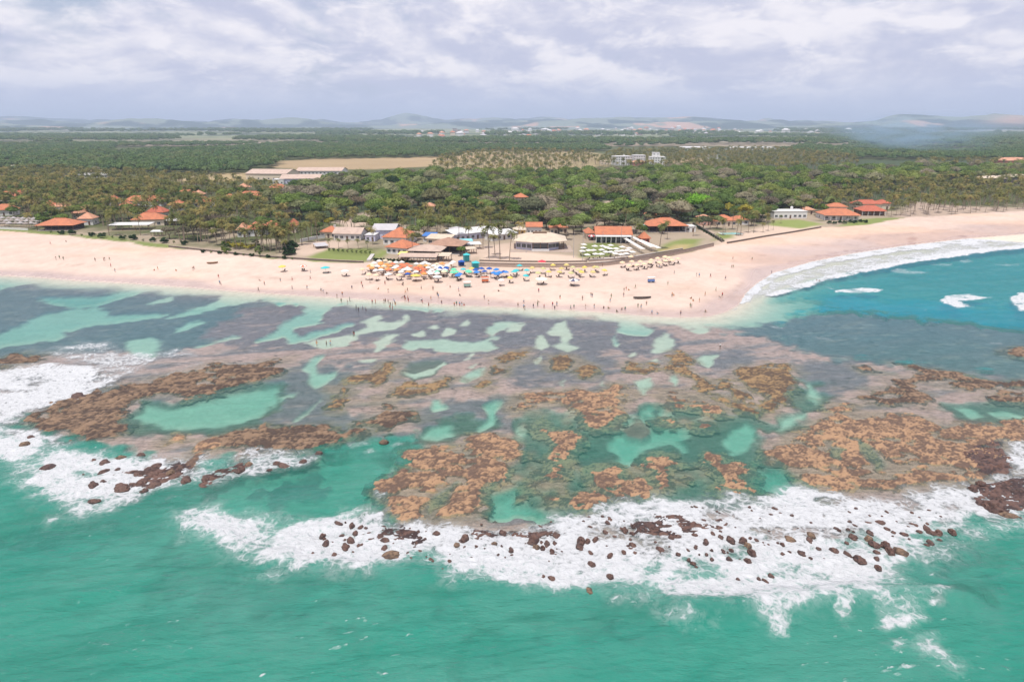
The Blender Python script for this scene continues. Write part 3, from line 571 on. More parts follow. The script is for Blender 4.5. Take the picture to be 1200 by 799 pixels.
LANDZ = [  # (colour, softness, wobble, outline) painted in order on the plain
    (SCRUB, 30, 60, [(-400, 262), (0, 262), (350, 290), (420, 285), (470, 262), (600, 262), (700, 262), (830, 262), (940, 248), (1100, 246), (1400, 236), (1600, 200), (1300, 172), (-100, 172), (-500, 200)]),
    (FOREST, 20, 30, [(330, 262), (600, 262), (830, 258), (940, 244), (1080, 228), (1300, 205), (1300, 188), (1000, 188), (800, 200), (620, 205), (420, 212), (330, 240)]),
    (DRY, 12, 14, [(318, 197), (330, 189), (400, 186), (470, 186), (525, 186), (515, 195), (440, 199), (380, 200)]),
    (FIELD_T, 12, 14, [(60, 197), (90, 191), (200, 189), (285, 189.5), (262, 195), (180, 199), (100, 203)]),
    (np.array((.55, .47, .36)), 5, 6, [(-60, 195.5), (60, 193.6), (60, 195), (-60, 197)]),
    (np.array((.60, .52, .42)), 5, 5, [(215, 189.2), (288, 188.6), (288, 190.2), (215, 190.8)]),
    (FIELD_T * .75 + SCRUB * .35, 14, 26, [(500, 205), (520, 184), (560, 178), (690, 178), (720, 186), (700, 197), (640, 200), (560, 198)]),
    (DRY * 1.1, 8, 8, [(410, 188), (440, 186), (520, 184), (600, 181), (600, 183.5), (540, 187), (470, 189)]),
    (FIELD_T, 12, 14, [(200, 211), (250, 203), (300, 203), (285, 212), (230, 216)]),
    (FIELD_T, 12, 14, [(780, 190), (810, 185), (835, 188), (830, 193), (800, 195)]),
    # sandy clearings and roads
    (DIRT, 4, 3, [(646, 256), (655, 243), (668, 235), (676, 238), (662, 249), (652, 258)]), (DIRT * 1.1, 4, 4, [(700, 262), (706, 245), (708, 236), (717, 236), (716, 246), (724, 252), (716, 260)]),
    (DIRT, 5, 4, [(330, 296), (345, 284), (385, 280), (420, 282), (400, 290), (360, 298)]), (DIRT, 5, 5, [(395, 260), (425, 250), (440, 252), (430, 264), (405, 268)]),
    (DIRT * 1.15, 3, 2, [(560, 311), (562, 296), (580, 290), (640, 296), (680, 299), (690, 307), (690, 312), (620, 314)]),
    (DIRT, 4, 3, [(470, 300), (520, 292), (600, 284), (640, 284), (600, 292), (560, 300), (540, 312)]),
    (PAVE, 2, 1, [(692, 306), (700, 300), (740, 297), (765, 297), (775, 300), (740, 306)]),
    (DIRT * 1.1, 4, 3, [(838, 283), (855, 272), (880, 268), (905, 262), (925, 262), (960, 262), (960, 267), (895, 276), (860, 282)]),
    (DIRT * 1.05, 3, 2, [(842, 282), (826, 272), (812, 262), (818, 262), (834, 271), (852, 282)]),
    (DIRT * .8, 6, 5, [(1050, 252), (1070, 236), (1110, 240), (1180, 243), (1300, 238), (1300, 242), (1200, 247), (1130, 251), (1060, 255)]),
    # lawns
    (LAWN, 3, 3, [(352, 303), (368, 296), (385, 290), (430, 291), (437, 298), (428, 306), (400, 305)]), (LAWN * .8, 3, 3, [(385, 290), (430, 290), (434, 297), (390, 296)]),
    (LAWN * .8, 4, 3, [(240, 294), (300, 296), (345, 303), (300, 302), (250, 296)]), (LAWN * .95, 3, 3, [(-100, 266), (0, 266), (60, 272), (130, 276), (220, 288), (210, 291), (100, 280), (0, 271), (-100, 267)]),
    (LAWN, 3, 2, [(436, 300), (446, 291), (458, 293), (450, 300)]),
    (LAWN * .9, 3, 2, [(680, 300), (684, 284), (720, 282), (730, 290), (712, 298)]), (LAWN, 3, 2, [(770, 296), (776, 284), (800, 278), (825, 278), (815, 287), (790, 298)]),
    (np.array((.34, .27, .13)), 3, 2, [(772, 292), (790, 284), (812, 284), (806, 291), (786, 297)]),
    (LAWN * 1.15, 3, 2, [(902, 263), (908, 257), (935, 256), (968, 261), (940, 266)]), (LAWN * 1.05, 3, 2, [(982, 263), (1000, 256), (1025, 254), (1060, 254), (1010, 263)]),
    (LAWN, 3, 2, [(834, 280), (840, 272), (862, 270), (860, 277)]),
]

th_near = np.concatenate([np.linspace(RAD(-80), RAD(-54), 16), np.linspace(RAD(-53), RAD(53), 640), np.linspace(RAD(54), RAD(80), 16)])
v_all = np.concatenate([np.linspace(176, 178, 6)[:0], np.linspace(1250, 700, 170), np.linspace(698, 262, 372), np.linspace(261, 170, 120), 148 + np.geomspace(21.5, 1.7, 70)])
X, Y, shp = fan(v_all, th_near)
depth, K, foam, hgt, sd = wet_fields(X, Y)
zl = land_from_sd(X, Y, sd)
Z = np.where(sd > 0, zl, -depth)
# shape the very edge
R_ = np.hypot(X, Y)
land_col = np.tile(SAND, (X.size, 1))
wet = 1 - sstep(sd + 5 * fbm(X / 30, Y / 30, 2, 8), 3, 13)
bayside = sstep(X, 75, 130) * (1 - sstep(sd + 7 * fbm(X / 40, Y / 20, 2, 9), 15, 38)) * 0.75
wet = np.maximum(wet * 0.92, bayside)
land_col = land_col * (1 - wet[:, None]) + WETSAND * 1.12 * wet[:, None]
warm = (sstep(fbm(X / 50, Y / 22, 3, 15) + sstep(X, 20, 110) * .5, .1, .8) * 0.8)[:, None]
land_col = land_col * (1 - warm * np.array((0.0, 0.10, 0.20)))
stain = (sstep(fbm(X / 9, Y / 4, 3, 17), .34, .60) * sstep(X, 120, 170) * (1 - sstep(sd, 4, 24)))[:, None]
tide = np.sin((sd + 3.5 * fbm(X / 18, Y / 18, 3, 23)) / 2.6)
weed = (sstep(tide + .9 * fbm(X / 3, Y / 3, 3, 24), .95, 1.5) * sstep(sd, 1, 5) * (1 - sstep(sd, 22, 34)) * .30)[:, None]
land_col = land_col * (1 - weed * np.array((.5, .6, .65)))
mott = (0.10 * fbm(X / 7, Y / 7, 4, 25) + 0.07 * fbm(X / 2, Y / 2, 2, 26))[:, None]
land_col = land_col * (1 + mott)
land_col = land_col * (1 - stain * np.array((.35, .50, .55)))
inland = near(X, Y, np.array([(-2e4, 200.), (2e4, 2e4)]), 10, lambda x, y: sd_poly(x, y, BACK_POLY))
wi = fbm(X / 14, Y / 14, 3, 71)
mi = sstep(inland + wi * 4, -1.0, 1.5)[:, None]
base = SCRUB * 1.0
ff = fbm(X / 260, Y / 260, 3, 66)
farw = sstep(R_, 1800, 4200)[:, None]
hillc = (np.array((.20, .22, .12)) * (1 - sstep(ff, -.1, .3))[:, None] + FARF * sstep(ff, -.1, .3)[:, None])
inl = np.tile(DIRT * .62 + SCRUB * .35, (X.size, 1))
inl = inl * (1 - farw) + hillc * farw
lm = inland > -5
zc = inl.copy()
for colr, soft, wobble, outline in LANDZ:
    P = poly_w(outline, 3.6)
    d = near(X, Y, P, 80, lambda x, y: sd_poly(x, y, P))
    m = sstep(d + wi * wobble, -soft, soft)[:, None]
    zc = zc * (1 - m) + colr * m
land_col = land_col * (1 - mi) + zc * mi
bed = K['a'][:, None] * APRON + K['s'][:, None] * POOLSAND + K['g'][:, None] * GRASSBED + K['p'][:, None] * PINK + K['d'][:, None] * REEFBED
shore = sstep(sd, -0.8, 0.6)[:, None]
colr = bed * (1 - shore) + land_col * shore
g_me, used = grid_mesh("ground", X, Y, Z, shp)
set_col(g_me, "albedo", colr[used])
set_attr(g_me, "rough_bed", ((sd < 0) * (0.34 + 0.66 * (1 - K['s'])))[used])
set_attr(g_me, "wetness", np.where(sd > 0, wet, 0)[used])
ground = link(bpy.data.objects.new("ground", g_me), kind='structure')

m, N = new_mat("ground_earth")
geo = N.n('ShaderNodeNewGeometry').outputs['Position']
alb = N.attr("albedo").outputs[0]
bedw0 = N.attr("rough_bed").outputs[2]
n1 = N.noise(geo, 0.35, 6, 0.62); n2 = N.noise(geo, 2.3, 5, 0.65); n3 = N.noise(geo, 0.012, 4, 0.6)
mpb = N.n('ShaderNodeMapping'); N.set(mpb.inputs[0], geo); mpb.inputs['Rotation'].default_value = (0, 0, RAD(-14)); mpb.inputs['Scale'].default_value = (0.5, 1.4, 1.0)
n4 = N.noise(mpb.outputs[0], 0.9, 6, 0.7)
vb = N.vor(geo, 0.55).outputs[0]
heads = N.math('MULTIPLY', N.math('MULTIPLY', N.sstep(vb, 0.5, 0.1), N.sstep(N.noise(geo, 0.16, 3, 0.6), 0.5, 0.7)), N.math('MULTIPLY', bedw0, -0.30))
var = N.math('ADD', N.math('MULTIPLY', N.math('SUBTRACT', n1, 0.5), 0.55), N.math('MULTIPLY', N.math('SUBTRACT', n2, 0.5), 0.65))
var = N.math('ADD', var, N.math('ADD', heads, N.math('MULTIPLY', N.math('SUBTRACT', n4, 0.5), N.math('MULTIPLY', bedw0, 0.9))))
bedw = N.attr("rough_bed").outputs[2]
amp = N.math('ADD', 0.40, N.math('MULTIPLY', bedw, 1.7))
f = N.math('ADD', 1.0, N.math('MULTIPLY', var, amp))
f = N.math('MULTIPLY', f, N.math('ADD', 0.82, N.math('MULTIPLY', n3, 0.36)))
sc = N.n('ShaderNodeVectorMath', operation='SCALE'); N.set(sc.inputs[0], alb); N.set(sc.inputs[3], f)
bsdf = N.n('ShaderNodeBsdfPrincipled')
N.set(bsdf.inputs['Base Color'], sc.outputs[0])
N.set(bsdf.inputs['Roughness'], N.math('SUBTRACT', 0.95, N.math('MULTIPLY', N.attr("wetness").outputs[2], 0.78)))
N.set(bsdf.inputs['Specular IOR Level'], N.math('ADD', 0.2, N.math('MULTIPLY', N.attr("wetness").outputs[2], 0.45)))
N.set(bsdf.inputs['Normal'], N.bump(var, 0.35, 0.3))
o_ = N.n('ShaderNodeOutputMaterial'); N.set(o_.inputs[0], bsdf.outputs[0])
g_me.materials.append(m)

# ---- the sea surface
th_s = np.concatenate([np.linspace(RAD(-80), RAD(-54), 16), np.linspace(RAD(-53), RAD(53), 800), np.linspace(RAD(54), RAD(80), 16)])
v_s = np.concatenate([np.linspace(1250, 810, 150), np.linspace(808.5, 258, 400)])
XS, YS, sshp = fan(v_s, th_s)
depth, K, foam, hgt, sd = wet_fields(XS, YS)
s_me, used = grid_mesh("sea", XS, YS, hgt, sshp, keep=(sd < 0.8))
set_attr(s_me, "depth", depth[used]); set_attr(s_me, "foam", foam[used])
set_attr(s_me, "swash", (np.clip(-sd, 0, 60))[used])
milk = np.clip(foam * 1.0, 0, 1)
sea = link(bpy.data.objects.new("sea", s_me), kind='structure')

m, N = new_mat("sea_water")
geo = N.n('ShaderNodeNewGeometry').outputs['Position']
dep = N.attr("depth").outputs[2]; fo = N.attr("foam").outputs[2]; sw = N.attr("swash").outputs[2]
path = N.math('MULTIPLY', dep, 1.5)
def expo(k): return N.math('POWER', 2.71828, N.math('MULTIPLY', path, -k))
cb = N.n('ShaderNodeCombineColor'); N.set(cb.inputs[0], expo(0.30)); N.set(cb.inputs[1], expo(0.05)); N.set(cb.inputs[2], expo(0.07))
transp = N.n('ShaderNodeBsdfTransparent'); N.set(transp.inputs[0], cb.outputs[0])
# colour of the light scattered back by the water itself: bluer in the bay, greener over the outer sand
sx = N.n('ShaderNodeSeparateXYZ'); N.set(sx.inputs[0], geo)
bay = N.sstep(sx.outputs[1], 130.0, 215.0)
turb = N.sstep(N.noise(geo, 0.035, 5, 0.62, 0.6), 0.3, 0.7)
scol = N.mix(bay, N.mix(turb, (0.018, 0.228, 0.170), (0.065, 0.262, 0.208)), (0.006, 0.215, 0.30))
body = N.n('ShaderNodeBsdfDiffuse'); N.set(body.inputs[0], scol)
opac = N.math('SUBTRACT', 1.0, N.math('POWER', 2.71828, N.math('MULTIPLY', dep, -0.25)))
under = N.n('ShaderNodeMixShader'); N.set(under.inputs[0], opac); N.set(under.inputs[1], transp.outputs[0]); N.set(under.inputs[2], body.outputs[0])
# ripples
mp = N.n('ShaderNodeMapping'); N.set(mp.inputs[0], geo); mp.inputs['Rotation'].default_value = (0, 0, RAD(-14)); mp.inputs['Scale'].default_value = (0.55, 1.5, 1.0)
r1 = N.noise(mp.outputs[0], 0.35, 5, 0.6); r2 = N.noise(mp.outputs[0], 1.1, 5, 0.66)
rip = N.math('ADD', r1, N.math('ADD', N.math('MULTIPLY', r2, 0.45), N.math('MULTIPLY', N.noise(mp.outputs[0], 3.2, 3, 0.6), 0.16)))
nrm = N.bump(rip, N.math('ADD', 0.16, N.math('MULTIPLY', N.sstep(dep, 0.3, 3.0), 0.60)), 1.0)
nrb = N.bump(rip, 0.55, 1.0)
N.set(body.inputs['Normal'], nrb)
gl = N.n('ShaderNodeBsdfGlossy'); gl.inputs['Roughness'].default_value = 0.16; N.set(gl.inputs['Normal'], nrm)
fr = N.n('ShaderNodeFresnel'); fr.inputs[0].default_value = 1.33; N.set(fr.inputs['Normal'], nrm)
frc = N.math('MULTIPLY', fr.outputs[0], 0.66)
wat = N.n('ShaderNodeMixShader'); N.set(wat.inputs[0], frc); N.set(wat.inputs[1], under.outputs[0]); N.set(wat.inputs[2], gl.outputs[0])
# lace of foam
dn = N.n('ShaderNodeTexNoise'); N.set(dn.inputs['Vector'], geo); dn.inputs['Scale'].default_value = 0.35; dn.inputs['Detail'].default_value = 3
wv = N.n('ShaderNodeVectorMath', operation='MULTIPLY_ADD'); N.set(wv.inputs[0], dn.outputs[1]); wv.inputs[1].default_value = (2.2, 2.2, 0); N.set(wv.inputs[2], geo)
l1 = N.vor(wv.outputs[0], 0.75, 'DISTANCE_TO_EDGE').outputs[0]
l2 = N.vor(wv.outputs[0], 1.9, 'DISTANCE_TO_EDGE').outputs[0]
l3 = N.noise(wv.outputs[0], 1.1, 7, 0.68)
lace = N.math('MINIMUM', N.math('MULTIPLY', l1, 1.7), N.math('MULTIPLY', N.math('ADD', l2, 0.12), 1.7))
l4 = N.noise(wv.outputs[0], 0.42, 5, 0.6)
hole = N.math('ADD', N.math('MULTIPLY', lace, 0.28), N.math('ADD', N.math('MULTIPLY', l3, 0.52), N.math('MULTIPLY', l4, 0.32)))
thr = N.math('SUBTRACT', N.math('MULTIPLY', fo, 0.80), 0.14)
cov = N.sstep(N.math('SUBTRACT', thr, hole), -0.12, 0.19)
cov = N.math('MULTIPLY', cov, N.sstep(fo, 0.02, 0.16))
thin = N.math('MULTIPLY', N.math('MULTIPLY', N.sstep(fo, 0.25, 0.9), 0.30), N.sstep(l3, 0.36, 0.62))
cov = N.math('MAXIMUM', cov, thin)
fb = N.n('ShaderNodeBsdfDiffuse'); fb.inputs[0].default_value = (0.56, 0.572, 0.595, 1)
fl = N.math('ADD', N.math('MULTIPLY', l3, 0.9), N.math('MULTIPLY', l4, 0.8))
N.set(fb.inputs['Normal'], N.bump(fl, 0.85, 1.1))
fin = N.n('ShaderNodeMixShader'); N.set(fin.inputs[0], cov); N.set(fin.inputs[1], wat.outputs[0]); N.set(fin.inputs[2], fb.outputs[0])
o_ = N.n('ShaderNodeOutputMaterial'); N.set(o_.inputs[0], fin.outputs[0])
s_me.materials.append(m)
# ------------------------------------------------------------------ names and labels
ORD = ['first', 'second', 'third', 'fourth', 'fifth', 'sixth', 'seventh', 'eighth', 'ninth', 'tenth', 'eleventh', 'twelfth', 'thirteenth', 'fourteenth',
       'fifteenth', 'sixteenth', 'seventeenth', 'eighteenth', 'nineteenth']
def ordinal(i):
    if i < 19: return ORD[i]
    tens = ['twentieth', 'thirtieth', 'fortieth', 'fiftieth', 'sixtieth', 'seventieth', 'eightieth', 'ninetieth']
    tn = ['twenty', 'thirty', 'forty', 'fifty', 'sixty', 'seventy', 'eighty', 'ninety']
    k = i + 1; t, r = divmod(k, 10)
    if t - 2 >= len(tens): return str(k) + 'th'
    return tens[t - 2] if r == 0 else tn[t - 2] + '-' + ORD[r - 1]

ORDERED = []      # (object, label without its place in the row)
def tag(o, label, cat, group=None, ranked=False):
    o['label'] = label; o['category'] = cat
    if group: o['group'] = group
    if ranked: ORDERED.append((o, label))
    return o

def finish_labels():
    rows = {}
    for o, l in ORDERED: rows.setdefault(l, []).append(o)
    for l, os_ in rows.items():
        if len(os_) == 1 or len(os_) > 60: continue
        os_.sort(key=lambda o: o.location.x / max(o.location.y, 1))
        n = len(os_)
        for i, o in enumerate(os_):
            if i == 0: o['label'] = l + ', leftmost of these'
            elif i == n - 1: o['label'] = l + ', rightmost of these'
            else: o['label'] = l + ', ' + ordinal(i) + ' from the left'

def worley(x, y, seed=0):
    ix = np.floor(x).astype(np.int64); iy = np.floor(y).astype(np.int64)
    f1 = np.full(x.shape, 9.0); f2 = np.full(x.shape, 9.0); rid = np.zeros(x.shape)
    for i in (-1, 0, 1):
        for j in (-1, 0, 1):
            cx, cy = ix + i, iy + j
            a = _TAB[(cx + seed * 13) & 255, (cy + seed * 7) & 255]; b = _TAB[(cx + 91 + seed) & 255, (cy + 53) & 255]
            d = np.hypot(cx + 0.15 + 0.7 * a - x, cy + 0.15 + 0.7 * b - y)
            new = d < f1
            f2 = np.where(new, f1, np.minimum(f2, d))
            rid = np.where(new, _TAB[(cx * 3 + 5) & 255, (cy * 5 + 11) & 255], rid)
            f1 = np.where(new, d, f1)
    return f1, f2, rid

# ------------------------------------------------------------------ reef and rocks
def rock_material(name, top, low, rough=0.8):
    m, N = new_mat(name)
    geo = N.n('ShaderNodeNewGeometry').outputs['Position']
    t = N.attr("tone").outputs[2]
    n1 = N.noise(geo, 1.6, 6, 0.66); n2 = N.noise(geo, 5.0, 4, 0.65); n3 = N.noise(geo, 0.10, 3, 0.5)
    k = N.math('ADD', t, N.math('MULTIPLY', N.math('SUBTRACT', n1, 0.5), 1.1))
    k = N.math('ADD', k, N.math('MULTIPLY', N.math('SUBTRACT', n3, 0.5), 0.9))
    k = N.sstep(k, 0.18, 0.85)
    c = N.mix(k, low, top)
    f = N.math('ADD', 0.72, N.math('MULTIPLY', n2, 0.56))
    sc = N.n('ShaderNodeVectorMath', operation='SCALE'); N.set(sc.inputs[0], c); N.set(sc.inputs[3], f)
    b = N.n('ShaderNodeBsdfPrincipled'); N.set(b.inputs['Base Color'], sc.outputs[0]); b.inputs['Roughness'].default_value = rough
    b.inputs['Specular IOR Level'].default_value = 0.35
    N.set(b.inputs['Normal'], N.bump(N.math('ADD', n1, N.math('MULTIPLY', n2, 0.5)), 0.8, 0.25))
    o = N.n('ShaderNodeOutputMaterial'); N.set(o.inputs[0], b.outputs[0])
    return m

MAT_TAN = rock_material("reef_tan", (0.335, 0.205, 0.120), (0.110, 0.070, 0.052))
MAT_BROWN = rock_material("reef_brown", (0.215, 0.140, 0.090), (0.060, 0.040, 0.031))
MAT_OLIVE = rock_material("reef_olive", (0.250, 0.163, 0.082), (0.085, 0.057, 0.039))
MAT_DARK = rock_material("reef_dark", (0.120, 0.064, 0.048), (0.038, 0.022, 0.020), 0.45)

TONES = {'t': MAT_TAN, 'b': MAT_BROWN, 'o': MAT_OLIVE, 'd': MAT_DARK}

def build_reef(tone, height, gap, label, outline, holes=()):
    P = poly_w(outline); c = P.mean(0)
    dist = math.hypot(c[0], c[1], CAM_H)
    res = min(max(dist / 800 * 1.9, 0.26), 0.75)
    lo, hi = P.min(0) - 2.5, P.max(0) + 2.5
    xs = np.arange(lo[0], hi[0], res); ys = np.arange(lo[1], hi[1], res)
    Xg, Yg = np.meshgrid(xs, ys, indexing='ij'); shp_ = Xg.shape
    x, y = Xg.ravel(), Yg.ravel()
    sd_ = sd_poly(x, y, P)
    sd_ = sd_ + 2.3 * fbm(x / 6, y / 6, 3, 3) + 1.6 * fbm(x / 1.8, y / 1.8, 3, 4)
    m_ = sstep(sd_, -1.2, 2.2)
    for hl in holes:
        Q = poly_w(hl); dq = sd_poly(x, y, Q) + 0.8 * fbm(x / 3, y / 3, 2, 6)
        m_ = m_ * (1 - sstep(dq, -1.0, 0.4))
    wx = x + 0.9 * fbm(x / 1.3, y / 1.3, 3, 12, .65); wy = y + 0.9 * fbm(x / 1.3 + 40, y / 1.3, 3, 13, .65)
    ca, sa = math.cos(RAD(12)), math.sin(RAD(12))
    ux, uy = (wx * ca + wy * sa) / 1.5, (-wx * sa + wy * ca) / 1.0
    f1, f2, rid = worley(ux / 0.95, uy / 0.80, 2)
    g1, g2, rid2 = worley(wx / 0.48, wy / 0.48, 5)
    plate = sstep(f2 - f1 + .10 * fbm(x / .7, y / .7, 2, 15), 0.0, 0.22) * (0.50 + 0.55 * rid + .25 * fbm(x / 2.6, y / 1.8, 3, 16))
    knob = sstep(g2 - g1, 0.0, 0.4)
    gapn = sstep(fbm(x / 5.5, y / 3.4, 3, 18) + 0.35 * fbm(x / 1.6, y / 1.2, 2, 19) - (gap - 0.42) * -1.0, 0.0, 0.22) if gap > 0 else 0
    gapn = 1 - sstep(fbm(x / 6.5, y / 4.0, 3, 18) + 0.30 * fbm(x / 1.6, y / 1.2, 2, 19), 0.55 - gap, 0.80 - gap)
    m_ = m_ * (0.15 + 0.85 * gapn)
    z = -0.42 + m_ * (0.34 + height * .8 * (0.62 * plate + 0.20 * knob + 0.18 * rid2)) + 0.05 * m_
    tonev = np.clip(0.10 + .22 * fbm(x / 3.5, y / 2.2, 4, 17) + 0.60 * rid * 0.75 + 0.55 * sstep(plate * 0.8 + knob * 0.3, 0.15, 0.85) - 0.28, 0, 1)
    keep = sd_ > -1.6
    # grid faces
    nr, nc = shp_
    idx = np.arange(nr * nc).reshape(nr, nc)
    a, b, cc, d = idx[:-1, :-1].ravel(), idx[1:, :-1].ravel(), idx[1:, 1:].ravel(), idx[:-1, 1:].ravel()
    q = np.stack([a, b, cc, d], 1); q = q[keep[q].all(1)]
    used = np.unique(q); rm = np.full(nr * nc, -1); rm[used] = np.arange(len(used)); q = rm[q]
    me = bpy.data.meshes.new("coral_reef")
    me.vertices.add(len(used)); me.vertices.foreach_set('co', np.stack([x[used] - c[0], y[used] - c[1], z[used]], 1).astype(np.float32).ravel())
    me.loops.add(q.size); me.loops.foreach_set('vertex_index', q.ravel().astype(np.int32))
    me.polygons.add(len(q)); me.polygons.foreach_set('loop_start', np.arange(0, q.size, 4, dtype=np.int32))
    me.update(calc_edges=True)
    set_attr(me, "tone", tonev[used])
    me.materials.append(TONES[tone])
    o = link(bpy.data.objects.new("coral_reef", me)); o.location = (c[0], c[1], 0)
    tag(o, label, "reef", "reef patches off the beach")
    return len(q)

n_reef = sum(build_reef(*r) for r in REEFS)
print("reef quads", n_reef)

ROCK_ME = []
for k in range(7):
    bm = bmesh.new(); bmesh.ops.create_icosphere(bm, subdivisions=3, radius=1.0)
    co = np.array([v.co[:] for v in bm.verts])
    a = k * 31.7
    r = 1 + 0.42 * fbm(co[:, 0] * 1.2 + a, co[:, 1] * 1.2 + co[:, 2] * .9, 2, k) + 0.26 * fbm(co[:, 0] * 3.1 + a, co[:, 1] * 3.1 + co[:, 2] * 2.7, 3, k + 9)
    f1, f2, rid = worley(co[:, 0] * 2.3 + a, co[:, 1] * 2.3 + co[:, 2] * 2.0, k)
    for _k in range(9):       # broken faces
        dn = RNG.normal(size=3); dn /= np.linalg.norm(dn); h0 = RNG.uniform(.55, .85)
        dd = (co @ dn) * r
        r = np.where(dd > h0, r * (h0 + (dd - h0) * .25) / np.maximum(dd, 1e-3), r)
    r = r + 0.10 * (rid - 0.5) + 0.10 * sstep(f2 - f1, 0, .3)
    for v, s_ in zip(bm.verts, r): v.co *= s_
    me = bpy.data.meshes.new("rock"); bm.to_mesh(me); bm.free()
    set_attr(me, "tone", np.clip(0.22 + 0.5 * sstep(f2 - f1, 0, .4) * rid + 0.25 * co[:, 2], 0, 1))
    me.materials.append(MAT_DARK if k < 4 else MAT_BROWN)
    ROCK_ME.append(me)

# rocks in the surf: (u, v, width, height) as surveyed
ROCKS = [(378, 627, 10, 8), (382, 635, 11, 11), (392, 649, 10, 8), (405, 640, 12, 12), (411, 632, 13, 12), (416, 624, 10, 8), (396, 660, 12, 12), (414, 647, 7, 6), (367, 649, 7, 6), (460, 648, 25, 18), (450, 642, 14, 9), (476, 660, 8, 7),
    (482, 654, 6, 4), (512, 624, 14, 7), (545, 629, 15, 12), (535, 637, 12, 8), (432, 657, 8, 4), (519, 669, 8, 7), (527, 657, 8, 6), (534, 662, 9, 5), (590, 624, 12, 8), (580, 636, 12, 8), (588, 640, 7, 5), (599, 644, 9, 8), (592, 654, 7, 5),
    (507, 657, 7, 5), (422, 617, 8, 6), (412, 615, 8, 8), (396, 612, 14, 6), (452, 632, 18, 6), (400, 627, 10, 5), (470, 627, 9, 5), (420, 639, 6, 5), (488, 636, 7, 5), (498, 631, 6, 4), (558, 640, 8, 5),
    (626, 630, 20, 16), (628, 639, 13, 10), (636, 641, 9, 9), (641, 635, 11, 10), (652, 627, 12, 8), (650, 636, 7, 8), (647, 645, 10, 10), (681, 632, 16, 14), (680, 641, 12, 8), (697, 631, 11, 11), (689, 633, 10, 9), (692, 647, 8, 6), (693, 659, 11, 11),
    (714, 649, 10, 13), (731, 646, 8, 6), (741, 637, 10, 9), (773, 642, 12, 9), (690, 690, 12, 10), (646, 676, 10, 9), (637, 675, 7, 7), (715, 674, 12, 7), (732, 620, 10, 12), (742, 616, 8, 7), (741, 624, 8, 7), (751, 620, 8, 8),
    (709, 621, 8, 12), (712, 612, 9, 7), (770, 620, 8, 6), (787, 629, 10, 7), (795, 627, 8, 10), (814, 626, 8, 6), (827, 635, 10, 9), (835, 624, 7, 5), (845, 629, 8, 6), (857, 632, 12, 12), (871, 632, 14, 10), (876, 637, 12, 11), (881, 646, 13, 10),
    (876, 656, 12, 8), (855, 654, 9, 8), (857, 644, 8, 5), (879, 630, 8, 6), (886, 632, 7, 6), (795, 649, 8, 4), (807, 655, 6, 5), (812, 659, 8, 6), (816, 664, 6, 4), (889, 677, 7, 8), (897, 680, 8, 7), (865, 678, 6, 4), (834, 644, 5, 4), (828, 649, 6, 4),
    (834, 655, 6, 4), (806, 644, 6, 5), (815, 641, 6, 7), (927, 630, 13, 12), (950, 625, 13, 10), (949, 632, 9, 11), (917, 637, 6, 5), (977, 642, 11, 15), (940, 648, 10, 7), (950, 654, 7, 5), (994, 649, 10, 9), (1000, 629, 12, 8), (1020, 624, 10, 6),
    (1018, 629, 12, 9), (1024, 636, 13, 10), (1007, 654, 16, 13), (1038, 637, 12, 10), (1043, 644, 13, 12), (1027, 646, 9, 6), (1027, 654, 9, 6), (1057, 644, 15, 12), (1029, 664, 10, 7), (1059, 625, 10, 6), (1039, 619, 8, 6), (1031, 611, 12, 8), (1077, 622, 7, 5),
    (1086, 618, 10, 9), (1091, 623, 10, 8), (1100, 623, 11, 8), (1090, 635, 10, 7), (1101, 632, 7, 4), (1116, 622, 10, 8), (904, 674, 9, 6), (959, 642, 7, 5), (925, 646, 5, 5), (917, 649, 6, 4), (995, 611, 8, 4), (1182, 602, 26, 8), (1017, 612, 9, 4), (980, 619, 8, 4), (1077, 606, 5, 3), (1102, 605, 5, 3),
    (91, 464, 22, 8), (54, 547, 22, 10), (109, 568, 12, 9), (110, 586, 15, 7), (98, 556, 6, 4), (30, 519, 16, 8), (36, 512, 10, 5), (142, 535, 18, 9), (120, 552, 11, 9), (122, 542, 14, 9), (166, 532, 14, 5), (142, 570, 24, 12), (165, 564, 18, 10), (180, 567, 18, 10),
    (182, 545, 18, 10), (180, 554, 16, 8), (200, 552, 14, 11), (207, 557, 9, 6), (212, 546, 10, 12), (217, 562, 14, 9), (241, 561, 12, 9), (170, 574, 12, 7), (160, 555, 10, 6), (137, 550, 9, 5), (282, 549, 16, 11), (292, 542, 12, 8), (110, 539, 9, 5),
    (332, 544, 22, 8), (355, 540, 14, 7), (315, 550, 10, 5), (325, 542, 14, 6), (374, 530, 14, 6), (450, 516, 16, 8), (1165, 592, 30, 16), (1140, 572, 12, 8), (1150, 566, 14, 8), (1182, 572, 14, 8), (1197, 574, 14, 8), (1172, 583, 12, 7)]
# smaller stones between them
_r = random.Random(5)
small = []
while len(small) < 135:
    u = _r.uniform(380, 1130); v = _r.uniform(598, 668)
    v = v - (u - 380) * 0.012
    if sd_poly(np.array([u]), np.array([v]), np.array([(370., 610.), (480, 612), (600, 614), (700, 604), (800, 592), (900, 590), (1000, 585), (1130, 598), (1110, 625), (1060, 655), (900, 668), (760, 655), (600, 662), (470, 662), (390, 660)]))[0] > 0:
        s_ = _r.uniform(2.2, 5.2)
        small.append((u, v, s_ * 1.4, s_ * .8))
def surf_place(u, v):
    if u < 232: return "in surf below the longest reef ridge"
    if u < 390 and v < 560: return "in foam below the brown reef bar"
    if u < 500: return "in surf below the front left reef"
    if u < 610: return "in surf right of the front left reef"
    if u < 760: return "in surf before the turquoise pool"
    if u < 905: return "in surf before the green surf pool"
    if u < 1125: return "in surf before the widest reef"
    return "at the right edge of the widest reef"
